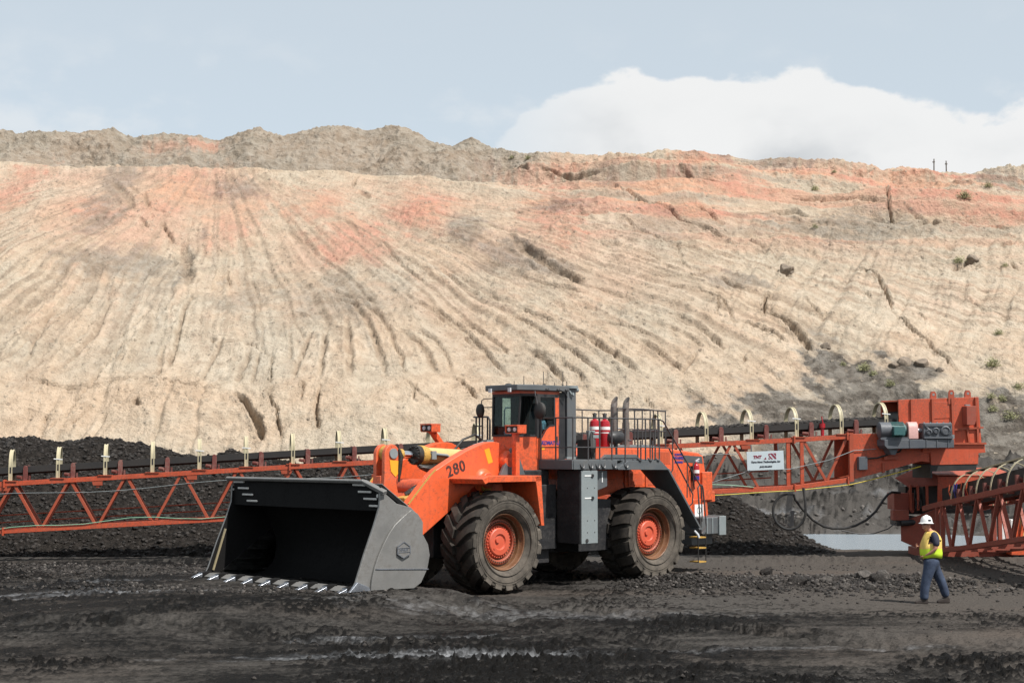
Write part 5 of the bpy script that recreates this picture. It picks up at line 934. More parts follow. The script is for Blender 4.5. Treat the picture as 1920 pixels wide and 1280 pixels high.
# ================================================================== CONVEYOR BEHIND THE LOADER
def cy(x): return 45.3 + .05 * (x + 15.5)
def cp(x, lat, z): return Vector((x - .21 * lat, cy(x) + .978 * lat, z))
ZT = [(-24, 1.80), (-15.46, 2.33), (-9.09, 2.71), (-4.24, 3.0), (5.43, 3.5), (8.72, 3.67), (10.45, 3.78), (12.9, 3.88)]
ZB = [(-24, .35), (-15.43, .92), (-9.07, 1.25), (6.2, 2.12), (8.72, 2.20), (10.42, 2.43), (12.95, 3.02)]
def zt(x): return float(tab(ZT, x, 1))
def zb(x): return float(tab(ZB, x, 1))
CO = Vector((-2.0, cy(-2.0), 0))
CV = thing('lattice_conveyor', 'long red lattice conveyor with cream hoops running behind the loader to a drive head', 'conveyor', CO)
def cm(): return MB(CO)
LAT = 1.0
joints = [-24.0, -15.3, -6.75, 1.6, 8.78, 10.45]
for x0, x1 in zip(joints, joints[1:]):
    for lat in (0, LAT):
        e = cm(); e.beam(cp(x0, lat, zt(x0)), cp(x1, lat, zt(x1)), .14, .14); e.build('top_chord', M['conv_red'], CV, .008)
        e = cm(); e.beam(cp(x0, lat, zb(x0)), cp(x1, lat, zb(x1)), .14, .14); e.build('bottom_chord', M['conv_red'], CV, .008)
    e = cm(); e.beam(cp(x1 - .02, -.02, zt(x1) - .11), cp(x1 - .02, -.02, zt(x1) + .13), .05, .20); e.beam(cp(x1 - .02, -.02, zb(x1) - .13), cp(x1 - .02, -.02, zb(x1) + .11), .05, .20); e.build('joint_flange', M['conv_red'], CV, .006, each=True)
apex = [-23.5 + 1.685 * k for k in range(20)]
for i, a in enumerate(apex):
    if a > 8.4: break
    for lat in (0, LAT):
        for d in (-.842, .842):
            x1 = a + d
            if x1 > 8.5: continue
            e = cm(); e.beam(cp(a + d * .07, lat, zt(a) - .06), cp(x1 - d * .07, lat, zb(x1) + .06), .075, .075); e.build('diagonal', M['conv_red'], CV)
    e = cm(); e.beam(cp(a, 0, zt(a) - .03), cp(a, LAT, zt(a) - .03), .07, .07); e.beam(cp(a, 0, zb(a)), cp(a + .84, LAT, zb(a + .84)), .06, .06); e.build('cross_member', M['conv_red'], CV, each=True)
for x in (8.57, 9.0):
    for lat in (0, LAT):
        e = cm(); e.beam(cp(x, lat, zt(x) - .07), cp(x, lat, zb(x) + .07), .11, .11); e.build('vertical', M['conv_red'], CV, .006)
for lat in (0, LAT):
    for xa, xb in ((9.08, 9.75), (10.4, 9.78)):
        e = cm(); e.beam(cp(xa, lat, zt(xa) - .07), cp(xb, lat, zb(xb) + .07), .08, .08); e.build('diagonal', M['conv_red'], CV)
for dz in (.30, .52):
    e = cm(); e.path([cp(-24, LAT + .2, zb(-24) + dz), cp(8.5, LAT + .2, zb(8.5) + dz)], .022, 6); e.build('guard_rail', M['conv_red'], CV)
k = 0; x = -15.4 - 2.83 * 3
while x < 8.5:
    e = cm(); z = zt(x) - .07; e.loft([cp(x - .16, -.06, z), cp(x + .16, -.06, z), cp(x + .16, -.06, z - .13), cp(x - .12, -.06, z - .13)], [cp(x - .16, .06, z), cp(x + .16, .06, z), cp(x + .16, .06, z - .13), cp(x - .12, .06, z - .13)]); e.beam(cp(x + .02, 0, z - .12), cp(x + .02, 0, z - .2), .1, .06); e.build('return_idler_bracket', M['conv_red'], CV)
    e = cm(); e.tube(cp(x + .02, .02, z - .16), cp(x + .02, LAT - .02, z - .16), .05, n=10); e.build('return_roller', M['maroon'], CV)
    x += 2.83
# hoops over the belt
for k in range(-5, 20):
    x = -15.17 + 1.4145 * k; z0 = zt(x) + .07; lat0 = .06; G = .86; pts = []
    pts.append(cp(x, lat0, z0)); pts.append(cp(x, lat0, z0 + .42))
    for j in range(13):
        a = PI * j / 12; pts.append(cp(x, lat0 + G / 2 - G / 2 * math.cos(a), z0 + .44 + .50 * math.sin(a)))
    pts += [cp(x, lat0 + G, z0 + .42), cp(x, lat0 + G, z0)]
    e = cm(); e.ribbon(pts, (.115, .006, 0), .02); h = e.build('belt_hoop', M['cream'], CV)
    e = cm(); c = sum((Vector(p) for p in pts), Vector()) / len(pts)
    for w in (-.042, .042): e.ribbon([p + (p - c).normalized() * .014 + Vector((w, 0, 0)) for p in pts], (.03, 0, 0), .022)
    e.build('hoop_flange', M['cream'], h, each=True)
    e = cm(); e.beam(cp(x - .2, .0, z0 + .012), cp(x + .22, .0, z0 + .012), .2, .025); e.build('hoop_foot', M['conv_red'], h)
    if k % 3:
        e = cm(); e.beam(cp(x - .13, .05, z0 + .60), cp(x + .13, .05, z0 + .58), .015, .03); e.build('hoop_clip', M['white'], h)
    # idler bracket beside each hoop
    xi = x + .45
    if xi < 11.5:
        z0 = zt(xi) + .06; e = cm(); pr = [(-.07, 0), (.07, 0), (.07, .38), (.05, .44), (0, .465), (-.05, .44), (-.07, .38)]
        e.loft([cp(xi + p, .0, z0 + q) for p, q in pr], [cp(xi + p, .09, z0 + q) for p, q in pr]); ib = e.build('idler_bracket', M['maroon'], CV, .008)
        e = cm(); e.loft([cp(xi + p, .95, z0 + q) for p, q in pr], [cp(xi + p, .86, z0 + q) for p, q in pr]); e.beam(cp(xi, .1, z0 + .08), cp(xi, .9, z0 + .08), .08, .08); e.build('idler_frame', M['maroon'], CV)
        e = cm(); e.beam(cp(xi + .13, -.02, z0), cp(xi + .13, -.02, z0 + .16), .04, .06); e.tube(cp(xi - .1, .0, z0 + .1), cp(xi - .24, .1, z0 + .12), .05, n=10); e.build('idler_arm', M['maroon'], ib, each=True)
        e = cm(); e.tube(cp(xi, .10, z0 + .36), cp(xi, .32, z0 + .17), .06, n=10); e.tube(cp(xi, .34, z0 + .16), cp(xi, .62, z0 + .16), .06, n=10); e.tube(cp(xi, .64, z0 + .17), cp(xi, .86, z0 + .36), .06, n=10); e.build('idler_roller', M['black'], ib, each=True)
# belt
prof = [(.07, .485), (.10, .50), (.34, .285), (.62, .285), (.86, .50), (.89, .485), (.63, .255), (.33, .255)]
e = cm(); xs_ = [-24 + 1.0 * k for k in range(36)] + [12.3]
rows = [[cp(x, l, zt(x) + d) for l, d in prof] for x in xs_]
for A, B in zip(rows, rows[1:]): e.loft(A, B)
# deep skirt on the near edge seen from the yard
e2 = [[cp(x, .05, zt(x) + .49), cp(x, .07, zt(x) + .50), cp(x, .30, zt(x) + .30), cp(x, .28, zt(x) + .28)] for x in xs_]
e.build('conveyor_belt', M['belt'], CV)
e = cm(); rows = [[cp(x, l, zt(x) + d) for l, d in ((.045, .50), (.06, .50), (.06, .315), (.045, .315))] for x in xs_]
for A, B in zip(rows, rows[1:]): e.loft(A, B)
e.build('belt_skirt', M['belt'], CV)
n = 2600; r = np.random.default_rng(3); x = 2.0 + 9.8 * r.random(n); l = .15 + .68 * r.random(n); R = .025 + .06 * r.random(n) ** 2.5
dz = np.array([zt(q) for q in x]) + .47 + .05 * np.cos((l - .48) * 4) + .02 * r.random(n)
o = rubble('coal_load', x - .21 * l, 45.3 + .05 * (x + 15.5) + .978 * l, dz, R, M['coal_lump'], 'lumps of coal riding on the belt of the red conveyor', 'coal', seed=4)
# cables and hoses clipped to the truss
e = cm(); P = []
for k in range(40):
    x = -20 + 1.28 * k * .55; P.append(cp(x, -.09, zb(x) + .16 + .10 * math.sin(k * .9) * math.sin(k * .37) - .05))
e.path(P, .014, 5); e.build('green_cable', M['green'], CV)
e = cm(); P = [cp(x, -.10, zb(x) - .12 - .03 * math.sin(x * 1.3)) for x in np.linspace(3.5, 12.7, 26)]; e.path(P, .016, 6); e.build('yellow_hose', M['yellowhose'], CV)
e = cm(); P = [cp(x, -.05, zt(x) - .34 - .06 * math.sin(x * .9)) for x in np.linspace(-20, 7.0, 50)]; e.path(P, .009, 4); P = [cp(5.6, -.1, 2.2), cp(7.3, -.12, 2.72), cp(8.6, -.1, 2.78), cp(9.8, -.1, 3.05), cp(10.6, -.1, 3.35), cp(11.3, -.1, 3.40)]; e.path(P, .012, 5); e.build('pull_cord', M['pale_grey'], CV, each=True)
e = cm(); x = 9.66; e.tube(cp(x, 0, zt(x)), cp(x, 0, zt(x) + .32), .055, n=10); e.tube(cp(x, 0, zt(x) + .32), cp(x, 0, zt(x) + .46), .09, n=12); e.tube(cp(x + .02, 0, zt(x) + .46), cp(x - .02, 0, zt(x) + .68), .02, n=6); e.build('belt_switch', M['red'], CV)
for x in (-20.5, -.6, 1.6):
    for lat in (.0, LAT):
        e = cm(); e.beam(cp(x, lat, zb(x)), cp(x - .35, lat * 1.4 - .2, -.1), .14, .14); e.build('support_leg', M['conv_red'], CV)
# head end: side plate, drive, discharge chute
def cprism(e, poly, l0, l1): return e.loft([cp(x, l0, z) for x, z in poly], [cp(x, l1, z) for x, z in poly])
for l0, l1 in ((-.06, -.01), (LAT + .01, LAT + .06)):
    e = cm(); cprism(e, [(10.47, 3.86), (12.05, 3.90), (12.05, 3.55), (13.0, 3.50), (13.0, 2.98), (12.74, 3.02), (10.45, 2.42)], l0, l1); pl_ = e.build('head_side_plate', M['conv_red'], CV, .008)
    if l0 < 0:
        e = cm(); cprism(e, [(10.47, 3.9), (10.60, 3.9), (10.60, 2.40), (10.47, 2.38)], -.085, -.06); cprism(e, [(11.48, 2.97), (11.56, 2.97), (11.56, 2.68), (11.48, 2.66)], -.12, -.06); cprism(e, [(11.5, 3.15), (11.95, 3.17), (11.95, 3.09), (11.5, 3.07)], -.2, -.06); e.build('plate_stiffener', M['conv_red'], pl_, each=True)
        e = cm(); cprism(e, [(10.70, 3.16), (10.97, 3.17), (10.97, 2.76), (10.70, 2.75)], -.22, -.065); e.build('junction_box', M['gear'], pl_, .01)
        e = cm(); e.path([cp(10.95, -.14, 3.1), cp(11.3, -.16, 3.12), cp(11.7, -.2, 3.25), cp(11.95, -.3, 3.32), cp(12.02, -.4, 3.5), cp(12.0, -.42, 3.72)], .03, 6); e.build('power_cable', M['black'], pl_)
e = cm(); e.loft([cp(10.5, 0, 2.5), cp(12.7, 0, 3.05), cp(12.7, LAT, 3.05), cp(10.5, LAT, 2.5)], [cp(10.5, 0, 2.46), cp(12.7, 0, 3.01), cp(12.7, LAT, 3.01), cp(10.5, LAT, 2.46)]); e.build('belly_plate', M['conv_red'], CV)
# drive base and machinery
e = cm(); cprism(e, [(11.33, 3.68), (13.50, 3.70), (13.50, 3.44), (11.42, 3.40), (11.33, 3.50)], -.62, -.09); db = e.build('drive_base', M['gear'], CV, .012)
e = cm()
for x in (12.1, 12.62, 12.95, 13.3): cprism(e, [(x, 3.69), (x + .03, 3.69), (x + .03, 3.43), (x, 3.43)], -.64, -.625)
cprism(e, [(11.5, 3.40), (11.8, 3.40), (11.72, 3.22), (11.60, 3.22)], -.5, -.1); e.build('base_rib', M['gear'], db, each=True)
A = cp(11.28, -.36, 3.97); Bm = cp(12.10, -.36, 3.98); d = (Bm - A)
e = cm(); e.tube(A, A + d * .42, .255, n=28); e.lathe([(.255, 0), (.20, -.03), (0, -.03)], A, d, 28); mo = e.build('drive_motor', M['gear'], db, .01)
e = cm(); e.tube(A + d * .42, A + d * .93, .235, n=28); e.tube(A + d * .93, A + d, .17, n=24)
for k in range(26):
    a = 2 * PI * k / 26; o_ = Vector((0, math.cos(a) * .245, math.sin(a) * .245)); e.beam(A + d * .44 + o_, A + d * .90 + o_, .014, .03, o_)
e.build('motor_body', M['teal'], mo)
e = cm(); c = A + d * .62; e.box(c.x - .14, c.x + .20, c.y - .42, c.y - .22, c.z - .16, c.z + .11); e.build('terminal_box', M['teal'], mo, .012)
e = cm(); e.box(c.x - .5, c.x + .4, c.y - .2, c.y + .1, 3.68, 3.76); e.build('motor_foot', M['gear'], mo)
e = cm(); ctr = cp(12.30, -.36, 3.98); pr = [(-.24, -.28), (.24, -.28), (.24, .08), (.2, .18), (.1, .25), (-.1, .25), (-.2, .18), (-.24, .08)]
e.loft([(ctr.x - .16, ctr.y + p, ctr.z + q) for p, q in pr], [(ctr.x + .15, ctr.y + p, ctr.z + q) for p, q in pr]); e.build('coupling_guard', M['pink'], db, .03)
e = cm(); e.tube(cp(12.44, -.36, 3.97), cp(12.66, -.36, 3.97), .07, n=14); e.build('drive_shaft', M['steel'], db)
e = cm(); g0 = cp(13.05, -.36, 3.94); e.box(g0.x - .44, g0.x + .46, g0.y - .24, g0.y + .24, 3.70, 4.20); gb = e.build('gearbox', M['gear'], db, .03)
e = cm(); yf = g0.y - .24
for x, z, r_ in ((.24, .02, .15), (-.06, .02, .10), (-.28, -.02, .09)): e.lathe([(r_, 0), (r_, -.05), (r_ * .75, -.07), (r_ * .7, -.04), (0, -.05)], (g0.x + x, yf, g0.z + x * 0 + z), (0, 1, 0), 24)
e.prism([(g0.x - .4, 4.17), (g0.x + .42, 4.17), (g0.x + .42, 4.10), (g0.x - .4, 4.10)], 'y', yf - .04, yf); e.prism([(g0.x - .43, 3.78), (g0.x + .45, 3.78), (g0.x + .45, 3.72), (g0.x - .43, 3.72)], 'y', yf - .06, yf)
e.path([(g0.x - .36, yf, 4.08), (g0.x - .2, yf - .02, 3.95), (g0.x - .1, yf, 3.80)], .03); e.path([(g0.x + .40, yf, 4.1), (g0.x + .42, yf - .02, 3.9), (g0.x + .3, yf, 3.78)], .025); e.build('bearing_cover', M['gear'], gb, each=True)
e = cm(); e.box(g0.x + .46, g0.x + .56, g0.y - .1, g0.y + .1, 3.72, 3.84)
for x in (-.4, -.2, 0, .2, .4): e.tube((g0.x + x, yf + .05, 4.19), (g0.x + x, yf + .05, 4.23), .02, n=6)
e.build('gearbox_bolt', M['pale_grey'], gb, each=True)
# discharge chute
ch = [(12.02, 4.93), (14.56, 5.02), (14.62, 3.58), (14.72, 3.56), (14.74, 3.29), (14.52, 3.27), (14.50, 2.93), (13.02, 2.90), (13.0, 3.27), (12.75, 3.30), (12.75, 3.70), (12.02, 3.82)]
e = cm(); cprism(e, ch, -.12, -.07); ct = e.build('discharge_chute', M['conv_red'], CV, .008)
e = cm(); cprism(e, ch, LAT + .07, LAT + .12); e.loft([cp(12.02, -.1, 4.9), cp(14.54, -.1, 4.99), cp(14.54, LAT + .1, 4.99), cp(12.02, LAT + .1, 4.9)], [cp(12.02, -.1, 4.87), cp(14.54, -.1, 4.96), cp(14.54, LAT + .1, 4.96), cp(12.02, LAT + .1, 4.87)])
e.loft([cp(14.54, -.1, 5.0), cp(14.60, -.1, 3.3), cp(14.60, LAT + .1, 3.3), cp(14.54, LAT + .1, 5.0)], [cp(14.50, -.1, 5.0), cp(14.56, -.1, 3.3), cp(14.56, LAT + .1, 3.3), cp(14.50, LAT + .1, 5.0)]); e.build('chute_casing', M['conv_red'], ct, each=True)
for poly in ([(12.38, 4.94), (12.44, 4.94), (12.44, 4.22), (12.38, 4.22)], [(13.04, 4.96), (13.10, 4.96), (13.10, 4.2), (13.04, 4.2)], [(13.66, 4.98), (13.72, 4.98), (13.74, 3.58), (13.68, 3.58)], [(14.42, 5.0), (14.48, 5.0), (14.52, 3.58), (14.46, 3.58)], [(13.74, 4.03), (14.66, 4.09), (14.66, 4.04), (13.74, 3.97)], [(14.12, 4.0), (14.17, 4.0), (14.24, 3.58), (14.18, 3.58)], [(13.45, 3.60), (14.74, 3.60), (14.74, 3.54), (13.45, 3.54)]):
    e = cm(); cprism(e, poly, -.19, -.122); e.build('chute_stiffener', M['conv_red'], ct)
e = cm(); cprism(e, [(13.12, 4.85), (13.62, 4.87), (13.62, 4.36), (13.12, 4.34)], -.135, -.121); e.build('access_hatch', M['conv_red'], ct, .004)
e = cm(); cprism(e, [(14.02, 4.72), (14.32, 4.73), (14.32, 4.28), (14.26, 4.14), (14.02, 4.14)], -.42, -.122); bxx = e.build('bearing_cover_box', M['conv_dark'], ct, .012)
e = cm(); cprism(e, [(14.05, 4.78), (14.2, 4.78), (14.2, 4.74), (14.05, 4.74)], -.3, -.2); e.build('box_handle', M['pale_grey'], bxx)
for x, h, rd in ((13.26, .22, 1), (13.68, .24, 1), (14.36, .22, 0)):
    e = cm(); z0 = 4.97 + .035 * (x - 13); cprism(e, [(x - .1, z0 - .2), (x + .1, z0 - .2), (x + .09, z0 + h - .08), (x + .05, z0 + h), (x - .05, z0 + h), (x - .09, z0 + h - .08)], -.16 + (.3 if x != 13.68 else 0), -.13 + (.34 if x != 13.68 else 0)); lg = e.build('lifting_lug', M['conv_red'], ct)
    e = cm(); P = cp(x, -.165 + (.3 if x != 13.68 else 0), z0 + h - .1); e.tube(P, P + Vector((0, .03, 0)), .04, n=12); e.build('lug_eye', M['pale_grey'], lg)
e = cm(); cprism(e, [(14.58, 4.9), (14.66, 4.9), (14.66, 4.45), (14.60, 4.45)], .1, .5); e.build('reflector', M['decal_yellow'], ct)
e = cm(); cprism(e, [(13.05, 2.92), (14.47, 2.95), (14.44, 2.74), (13.05, 2.70)], -.1, -.06); cprism(e, [(13.05, 2.92), (14.47, 2.95), (14.44, 2.74), (13.05, 2.70)], LAT + .06, LAT + .1); e.loft([cp(13.05, -.1, 2.92), cp(13.05, LAT + .1, 2.92), cp(13.05, LAT + .1, 2.5), cp(13.05, -.1, 2.5)], [cp(13.0, -.1, 2.92), cp(13.0, LAT + .1, 2.92), cp(13.0, LAT + .1, 2.5), cp(13.0, -.1, 2.5)]); e.build('rubber_skirt', M['black'], ct, each=True)
e = cm(); e.tube(cp(12.3, -.05, 4.25), cp(12.3, LAT + .05, 4.25), .33, n=24); e.build('head_pulley', M['black'], ct)

# sign hung on the truss
SG = thing('sign', 'pale blue sign with red TNT lettering hung on the red truss behind the loader', 'sign', (7.84, 46.3, 2.75))
so = Vector((7.84, 46.3, 2.75)); sx = Vector((1, .05, .035)).normalized(); sz = Vector((-.035, 0, 1)).normalized()
def sp_(a, b, c=0): return sx * a + sz * b + Vector((0, -1, 0)) * c
e = MB(); e.loft([sp_(-.575, 0), sp_(.575, 0), sp_(.575, .58), sp_(-.575, .58)], [sp_(-.575, 0, .02), sp_(.575, 0, .02), sp_(.575, .58, .02), sp_(-.575, .58, .02)]); e.build('sign_board', M['sign'], SG, .003)
place_text('TNT', .125, M['sign_red'], SG, sp_(-.255, .405, .024), sx, sz, offset=.007, shear=.2)
place_text('Terra Nova Technologies, Inc', .075, M['ink'], SG, sp_(0, .255, .024), sx, sz, offset=.0045, shear=.25)
place_text('(619) 596-2015', .062, M['ink'], SG, sp_(0, .105, .024), sx, sz, offset=.004, shear=.25)
e = MB(); Q = lambda L_: [sp_(a, b, .022) for a, b in L_]
def flat(e, L_): e.loft(Q(L_), [p + Vector((0, -.004, 0)) for p in Q(L_)])
flat(e, [(.10, .33), (.15, .33), (.10, .38)]); flat(e, [(.10, .50), (.17, .50), (.10, .43)]); flat(e, [(.20, .33), (.30, .33), (.10 + .02, .51), (.10 + .02, .45)][:0] or [(.19, .33), (.24, .33), (.12, .46), (.12, .40)])
flat(e, [(.15, .51), (.22, .51), (.34, .37), (.34, .33), (.30, .33)]); flat(e, [(.255, .51), (.34, .51), (.34, .41)]); flat(e, [(-.05, .33), (.03, .33), (.02, .40)])
e.build('sign_emblem', M['sign_red'], SG)
e = MB()
for a in (-.5, .15): e.beam(sp_(a, .0, .03), sp_(a - .05, -.06, .03), .03, .06)
e.beam(sp_(-.42, .58, .0), sp_(-.42, .78, -.05), .04, .02); e.beam(sp_(.42, .58, 0), sp_(.42, .78, -.05), .04, .02); e.build('sign_bracket', M['rail'], SG, each=True)

# hose loop hanging between conveyor and hopper
HO = Vector((8.6, 46.3, .9)); HS = thing('hose', 'thick black hose hanging in a loop between the conveyor and the hopper', 'hose', HO)
P = [(9.02, 46.42, 2.2), (9.06, 46.35, 1.75), (9.05, 46.3, 1.45)]
for k in range(1, 26):
    a = -2 * PI * k / 26 * 1.0; P.append((8.56 + .49 * math.cos(a), 46.3 + .01 * k, 1.47 + .54 * math.sin(a)))
P = P[:3 + 21]; P += [(8.78, 46.55, 1.84), (9.0, 46.6, 1.55), (9.35, 46.7, 1.2), (9.7, 46.8, 1.0), (10.0, 46.9, .93), (10.4, 47.1, .92), (10.8, 47.3, .99), (11.2, 47.5, 1.16), (11.55, 47.7, 1.42), (11.85, 47.9, 1.78), (12.02, 48.0, 1.95), (12.2, 48.2, 2.02), (12.5, 48.3, 2.0)]
e = MB(HO); e.path(P, .040, 8); e.build('hose_body', M['black'], HS)
e = MB(HO)
for k in range(6): e.path([(8.55 + .03 * k, 46.4, 2.15), (8.50 + .03 * k - .03, 46.4, 1.5), (8.52 + .05 * k - .08, 46.4, 1.15), (8.58 + .02 * k, 46.4, 1.02), (8.62 + .02 * k, 46.4, 1.5)], .010, 4)
e.path([(10.3, 47.0, .86), (10.9, 47.2, .74), (11.4, 47.4, .74), (11.9, 47.6, .88), (12.3, 47.9, 1.1)], .018, 5); e.build('loose_wire', M['rail'], HS, each=True)

# ================================================================== HOPPER AND SECOND CONVEYOR
HP = Vector((14.2, 48.2, 0)); H = thing('receiving_hopper', 'dusty red receiving hopper under the chute at the tail of the second conveyor', 'hopper', HP)
def hm(): return MB(HP)
e = hm(); e.loft([(13.49, 47.5, 2.57), (15.95, 47.5, 2.54), (15.95, 47.5, 2.32), (14.25, 47.5, 2.33), (13.66, 47.5, 2.02), (13.62, 47.5, 1.6), (13.47, 47.5, 1.6)], [(13.49, 47.56, 2.57), (15.95, 47.56, 2.54), (15.95, 47.56, 2.32), (14.25, 47.56, 2.33), (13.66, 47.56, 2.02), (13.62, 47.56, 1.6), (13.47, 47.56, 1.6)]); e.build('front_panel', M['conv_red'], H, .01)
e = hm(); e.loft([(13.20, 48.6, 2.80), (15.7, 48.6, 2.80), (15.97, 47.5, 2.55), (13.49, 47.5, 2.58)], [(13.20, 48.6, 2.74), (15.7, 48.6, 2.74), (15.97, 47.5, 2.50), (13.49, 47.5, 2.53)]); e.build('sloping_top', M['conv_red'], H)
e = hm(); e.loft([(13.12, 48.6, 2.79), (13.485, 47.51, 2.56), (13.47, 47.51, 2.25), (12.78, 48.3, 2.16), (12.40, 48.6, 2.47)], [(13.15, 48.65, 2.79), (13.52, 47.56, 2.56), (13.50, 47.56, 2.25), (12.82, 48.35, 2.16), (12.44, 48.65, 2.47)]); e.build('flared_side', M['conv_dark'], H, .01)
for x, y in ((12.98, 48.0), (13.22, 47.8), (12.80, 48.2)):
    e = hm(); e.beam((x, y, 1.45), (x, y, 2.25), .07, .07); e.build('post', M['conv_red'], H)
e = hm(); e.box(13.15, 15.9, 48.0, 49.4, 1.35, 2.5); e.box(12.72, 13.3, 48.5, 49.4, 1.3, 2.2); e.build('hopper_shade_block', M['black'], H, each=True)  # solid black blocks stand in for the shade inside the hopper
e = hm(); e.box(12.30, 12.95, 48.3, 49.2, 1.45, 1.99); tb = e.build('tail_box', M['conv_dark'], H, .015)
e = hm(); e.box(12.16, 12.66, 47.9, 48.28, 1.13, 1.46); e.build('switch_box', M['conv_dark'], tb, .015)
e = hm(); e.box(12.74, 12.80, 48.26, 48.3, 1.5, 2.06); e.tube((12.78, 48.25, 1.95), (12.78, 48.25, 2.1), .03, n=8); e.tube((12.85, 48.2, 1.42), (12.85, 48.3, 1.42), .06, n=12); e.build('box_fitting', M['conv_dark'], tb, each=True)
e = hm(); e.box(12.3, 12.95, 48.0, 48.9, .95, 1.25); e.tube((12.4, 47.95, 1.05), (12.9, 47.95, 1.08), .1, n=12); e.build('tail_machinery', M['dark'], H, .02, each=True)
e = hm(); e.loft([(12.48, 48.2, 1.06), (13.45, 47.3, 1.55), (13.45, 47.3, .10), (12.98, 47.8, .22), (12.48, 48.2, .46)], [(12.48, 48.26, 1.06), (13.45, 47.36, 1.55), (13.45, 47.36, .10), (12.98, 47.86, .22), (12.48, 48.26, .46)]); e.build('tail_plate', M['conv_dark'], H, .008)
e = hm(); e.box(12.95, 15.8, 47.5, 49.2, -.1, .25); e.build('skid_base', M['conv_dark'], H, .02)
e = hm()
for x in (12.9, 12.98, 13.05): e.path([(x, 48.0, 2.1), (x - .03, 48.0, 1.9), (x + .03, 47.98, 1.7), (x, 47.98, 1.5)], .025, 5)
e.build('hanging_cable', M['black'], H, each=True)

K2 = Vector((14.1, 40.5, 0)); C2 = thing('lattice_conveyor', 'dark red lattice conveyor with open hoops rising from the hopper towards the right', 'conveyor', K2)
def km(): return MB(K2)
TOP = [(33.0, 14.05, 3.10), (36, 13.80, 2.80), (39.5, 13.50, 2.42), (42, 13.32, 2.13), (44, 13.25, 1.92), (46.5, 13.22, 1.68), (47.4, 13.0, 1.52)]
def ct_(y): return float(tab(TOP, y, 1)), float(tab(TOP, y, 2))
def zb2(y): return float(np.interp(y, [33, 39.5, 43, 46.4, 47.4], [1.75, 1.04, .62, .27, .16]))
ysq = [47.4, 46.5, 44, 42, 39.5, 36, 33]
for dx in (0, 1.75):
    for a, b_ in zip(ysq, ysq[1:]):
        (xa, za), (xb, zb_) = ct_(a), ct_(b_)
        e = km(); e.beam((xa + dx, a, za), (xb + dx, b_, zb_), .13, .16); e.build('top_chord', M['conv_dark'], C2, .006)
        e = km(); e.beam((xa + dx, a, zb2(a)), (xb + dx, b_, zb2(b_)), .12, .14); e.build('bottom_chord', M['conv_dark'], C2, .006)
    y = 46.0; up = True; k = 0
    for y in np.arange(46.1, 33.5, -.82):
        y2 = y - .82; xa, za = ct_(y); xb, zb_ = ct_(y2)
        e = km()
        if k % 2 == 0: e.beam((xa + dx, y - .06, za - .06), (xb + dx, y2 + .06, zb2(y2) + .06), .09, .07)
        else: e.beam((xa + dx, y - .06, zb2(y) + .06), (xb + dx, y2 + .06, zb_ - .06), .09, .07)
        e.build('diagonal', M['conv_dark'], C2); k += 1
    for y in (46.6, 46.15):
        xa, za = ct_(y); e = km(); e.beam((xa + dx, y, za - .06), (xa + dx, y, zb2(y) + .06), .12, .12); e.build('vertical', M['conv_dark'], C2, .006)
for k in range(12):
    y = 46.2 - 1.2 * k; x, z = ct_(y); cx = x + .93; pts = []
    for j in range(15):
        a = PI * j / 14; pts.append((cx - .64 * math.cos(a), y, z + .14 + .80 * math.sin(a) ** .9))
    e = km(); e.ribbon([(cx - .64, y, z - .05)] + pts + [(cx + .64, y, z - .05)], (0, .10, 0), .02); hp2 = e.build('belt_hoop', M['cream'], C2)
    e = km(); e.box(cx - .10, cx + .02, y - .07, y + .07, z + .91, z + .98); e.build('hoop_clamp', M['black'], hp2)
    e = km(); e.beam((x + .05, y, z), (x + 1.7, y, z), .08, .08); e.beam((x + .05, y, zb2(y)), (x + 1.7, y, zb2(y)), .07, .07); e.build('cross_member', M['conv_dark'], C2, each=True)
    yi = y - .6; x, z = ct_(yi); e = km(); e.box(x + .30, x + .38, yi - .07, yi + .07, z, z + .42); e.box(x + 1.40, x + 1.48, yi - .07, yi + .07, z, z + .42); e.tube((x + .4, yi, z + .32), (x + .75, yi, z + .12), .06, n=8); e.tube((x + 1.38, yi, z + .32), (x + 1.0, yi, z + .12), .06, n=8); e.build('idler_frame', M['maroon'], C2, each=True)
e = km(); P = []
for k in range(12):
    y = 46.3 - 1.2 * k; x, z = ct_(y); P.append((x + .86, y, z + .965))
e.ribbon(P, (.16, 0, 0), .04); e.build('sunlit_hoop_strip', M['cream'], C2)  # added cream strip stands in for sunlit, overlapping hoop tops
e = km(); rows = []
for y in np.arange(47.2, 32.8, -.8):
    x, z = ct_(y); rows.append([(x + l, y, z + d) for l, d in ((.52, .44), (.55, .45), (.78, .20), (1.08, .20), (1.36, .45), (1.39, .44), (1.10, .16), (.76, .16))])
for A, B in zip(rows, rows[1:]): e.loft(A, B)
e.build('conveyor_belt', M['belt'], C2)
e = km(); rows = []
for y in np.arange(47.2, 32.8, -.8):
    x, z = ct_(y); rows.append([(x + l, y, z + d) for l, d in ((.48, .60), (.50, .60), (.50, -.10), (.48, -.10))])
for A, B in zip(rows, rows[1:]): e.loft(A, B)
e.build('belt_skirt', M['black'], C2)
e = km(); rows = []
for y in np.arange(47.2, 32.8, -.8):
    x, z = ct_(y); rows.append([(x + l, y, z + d) for l, d in ((1.42, .74), (1.44, .74), (1.44, -.02), (1.42, -.02))])
for A, B in zip(rows, rows[1:]): e.loft(A, B)
e.build('far_skirt', M['black'], C2)
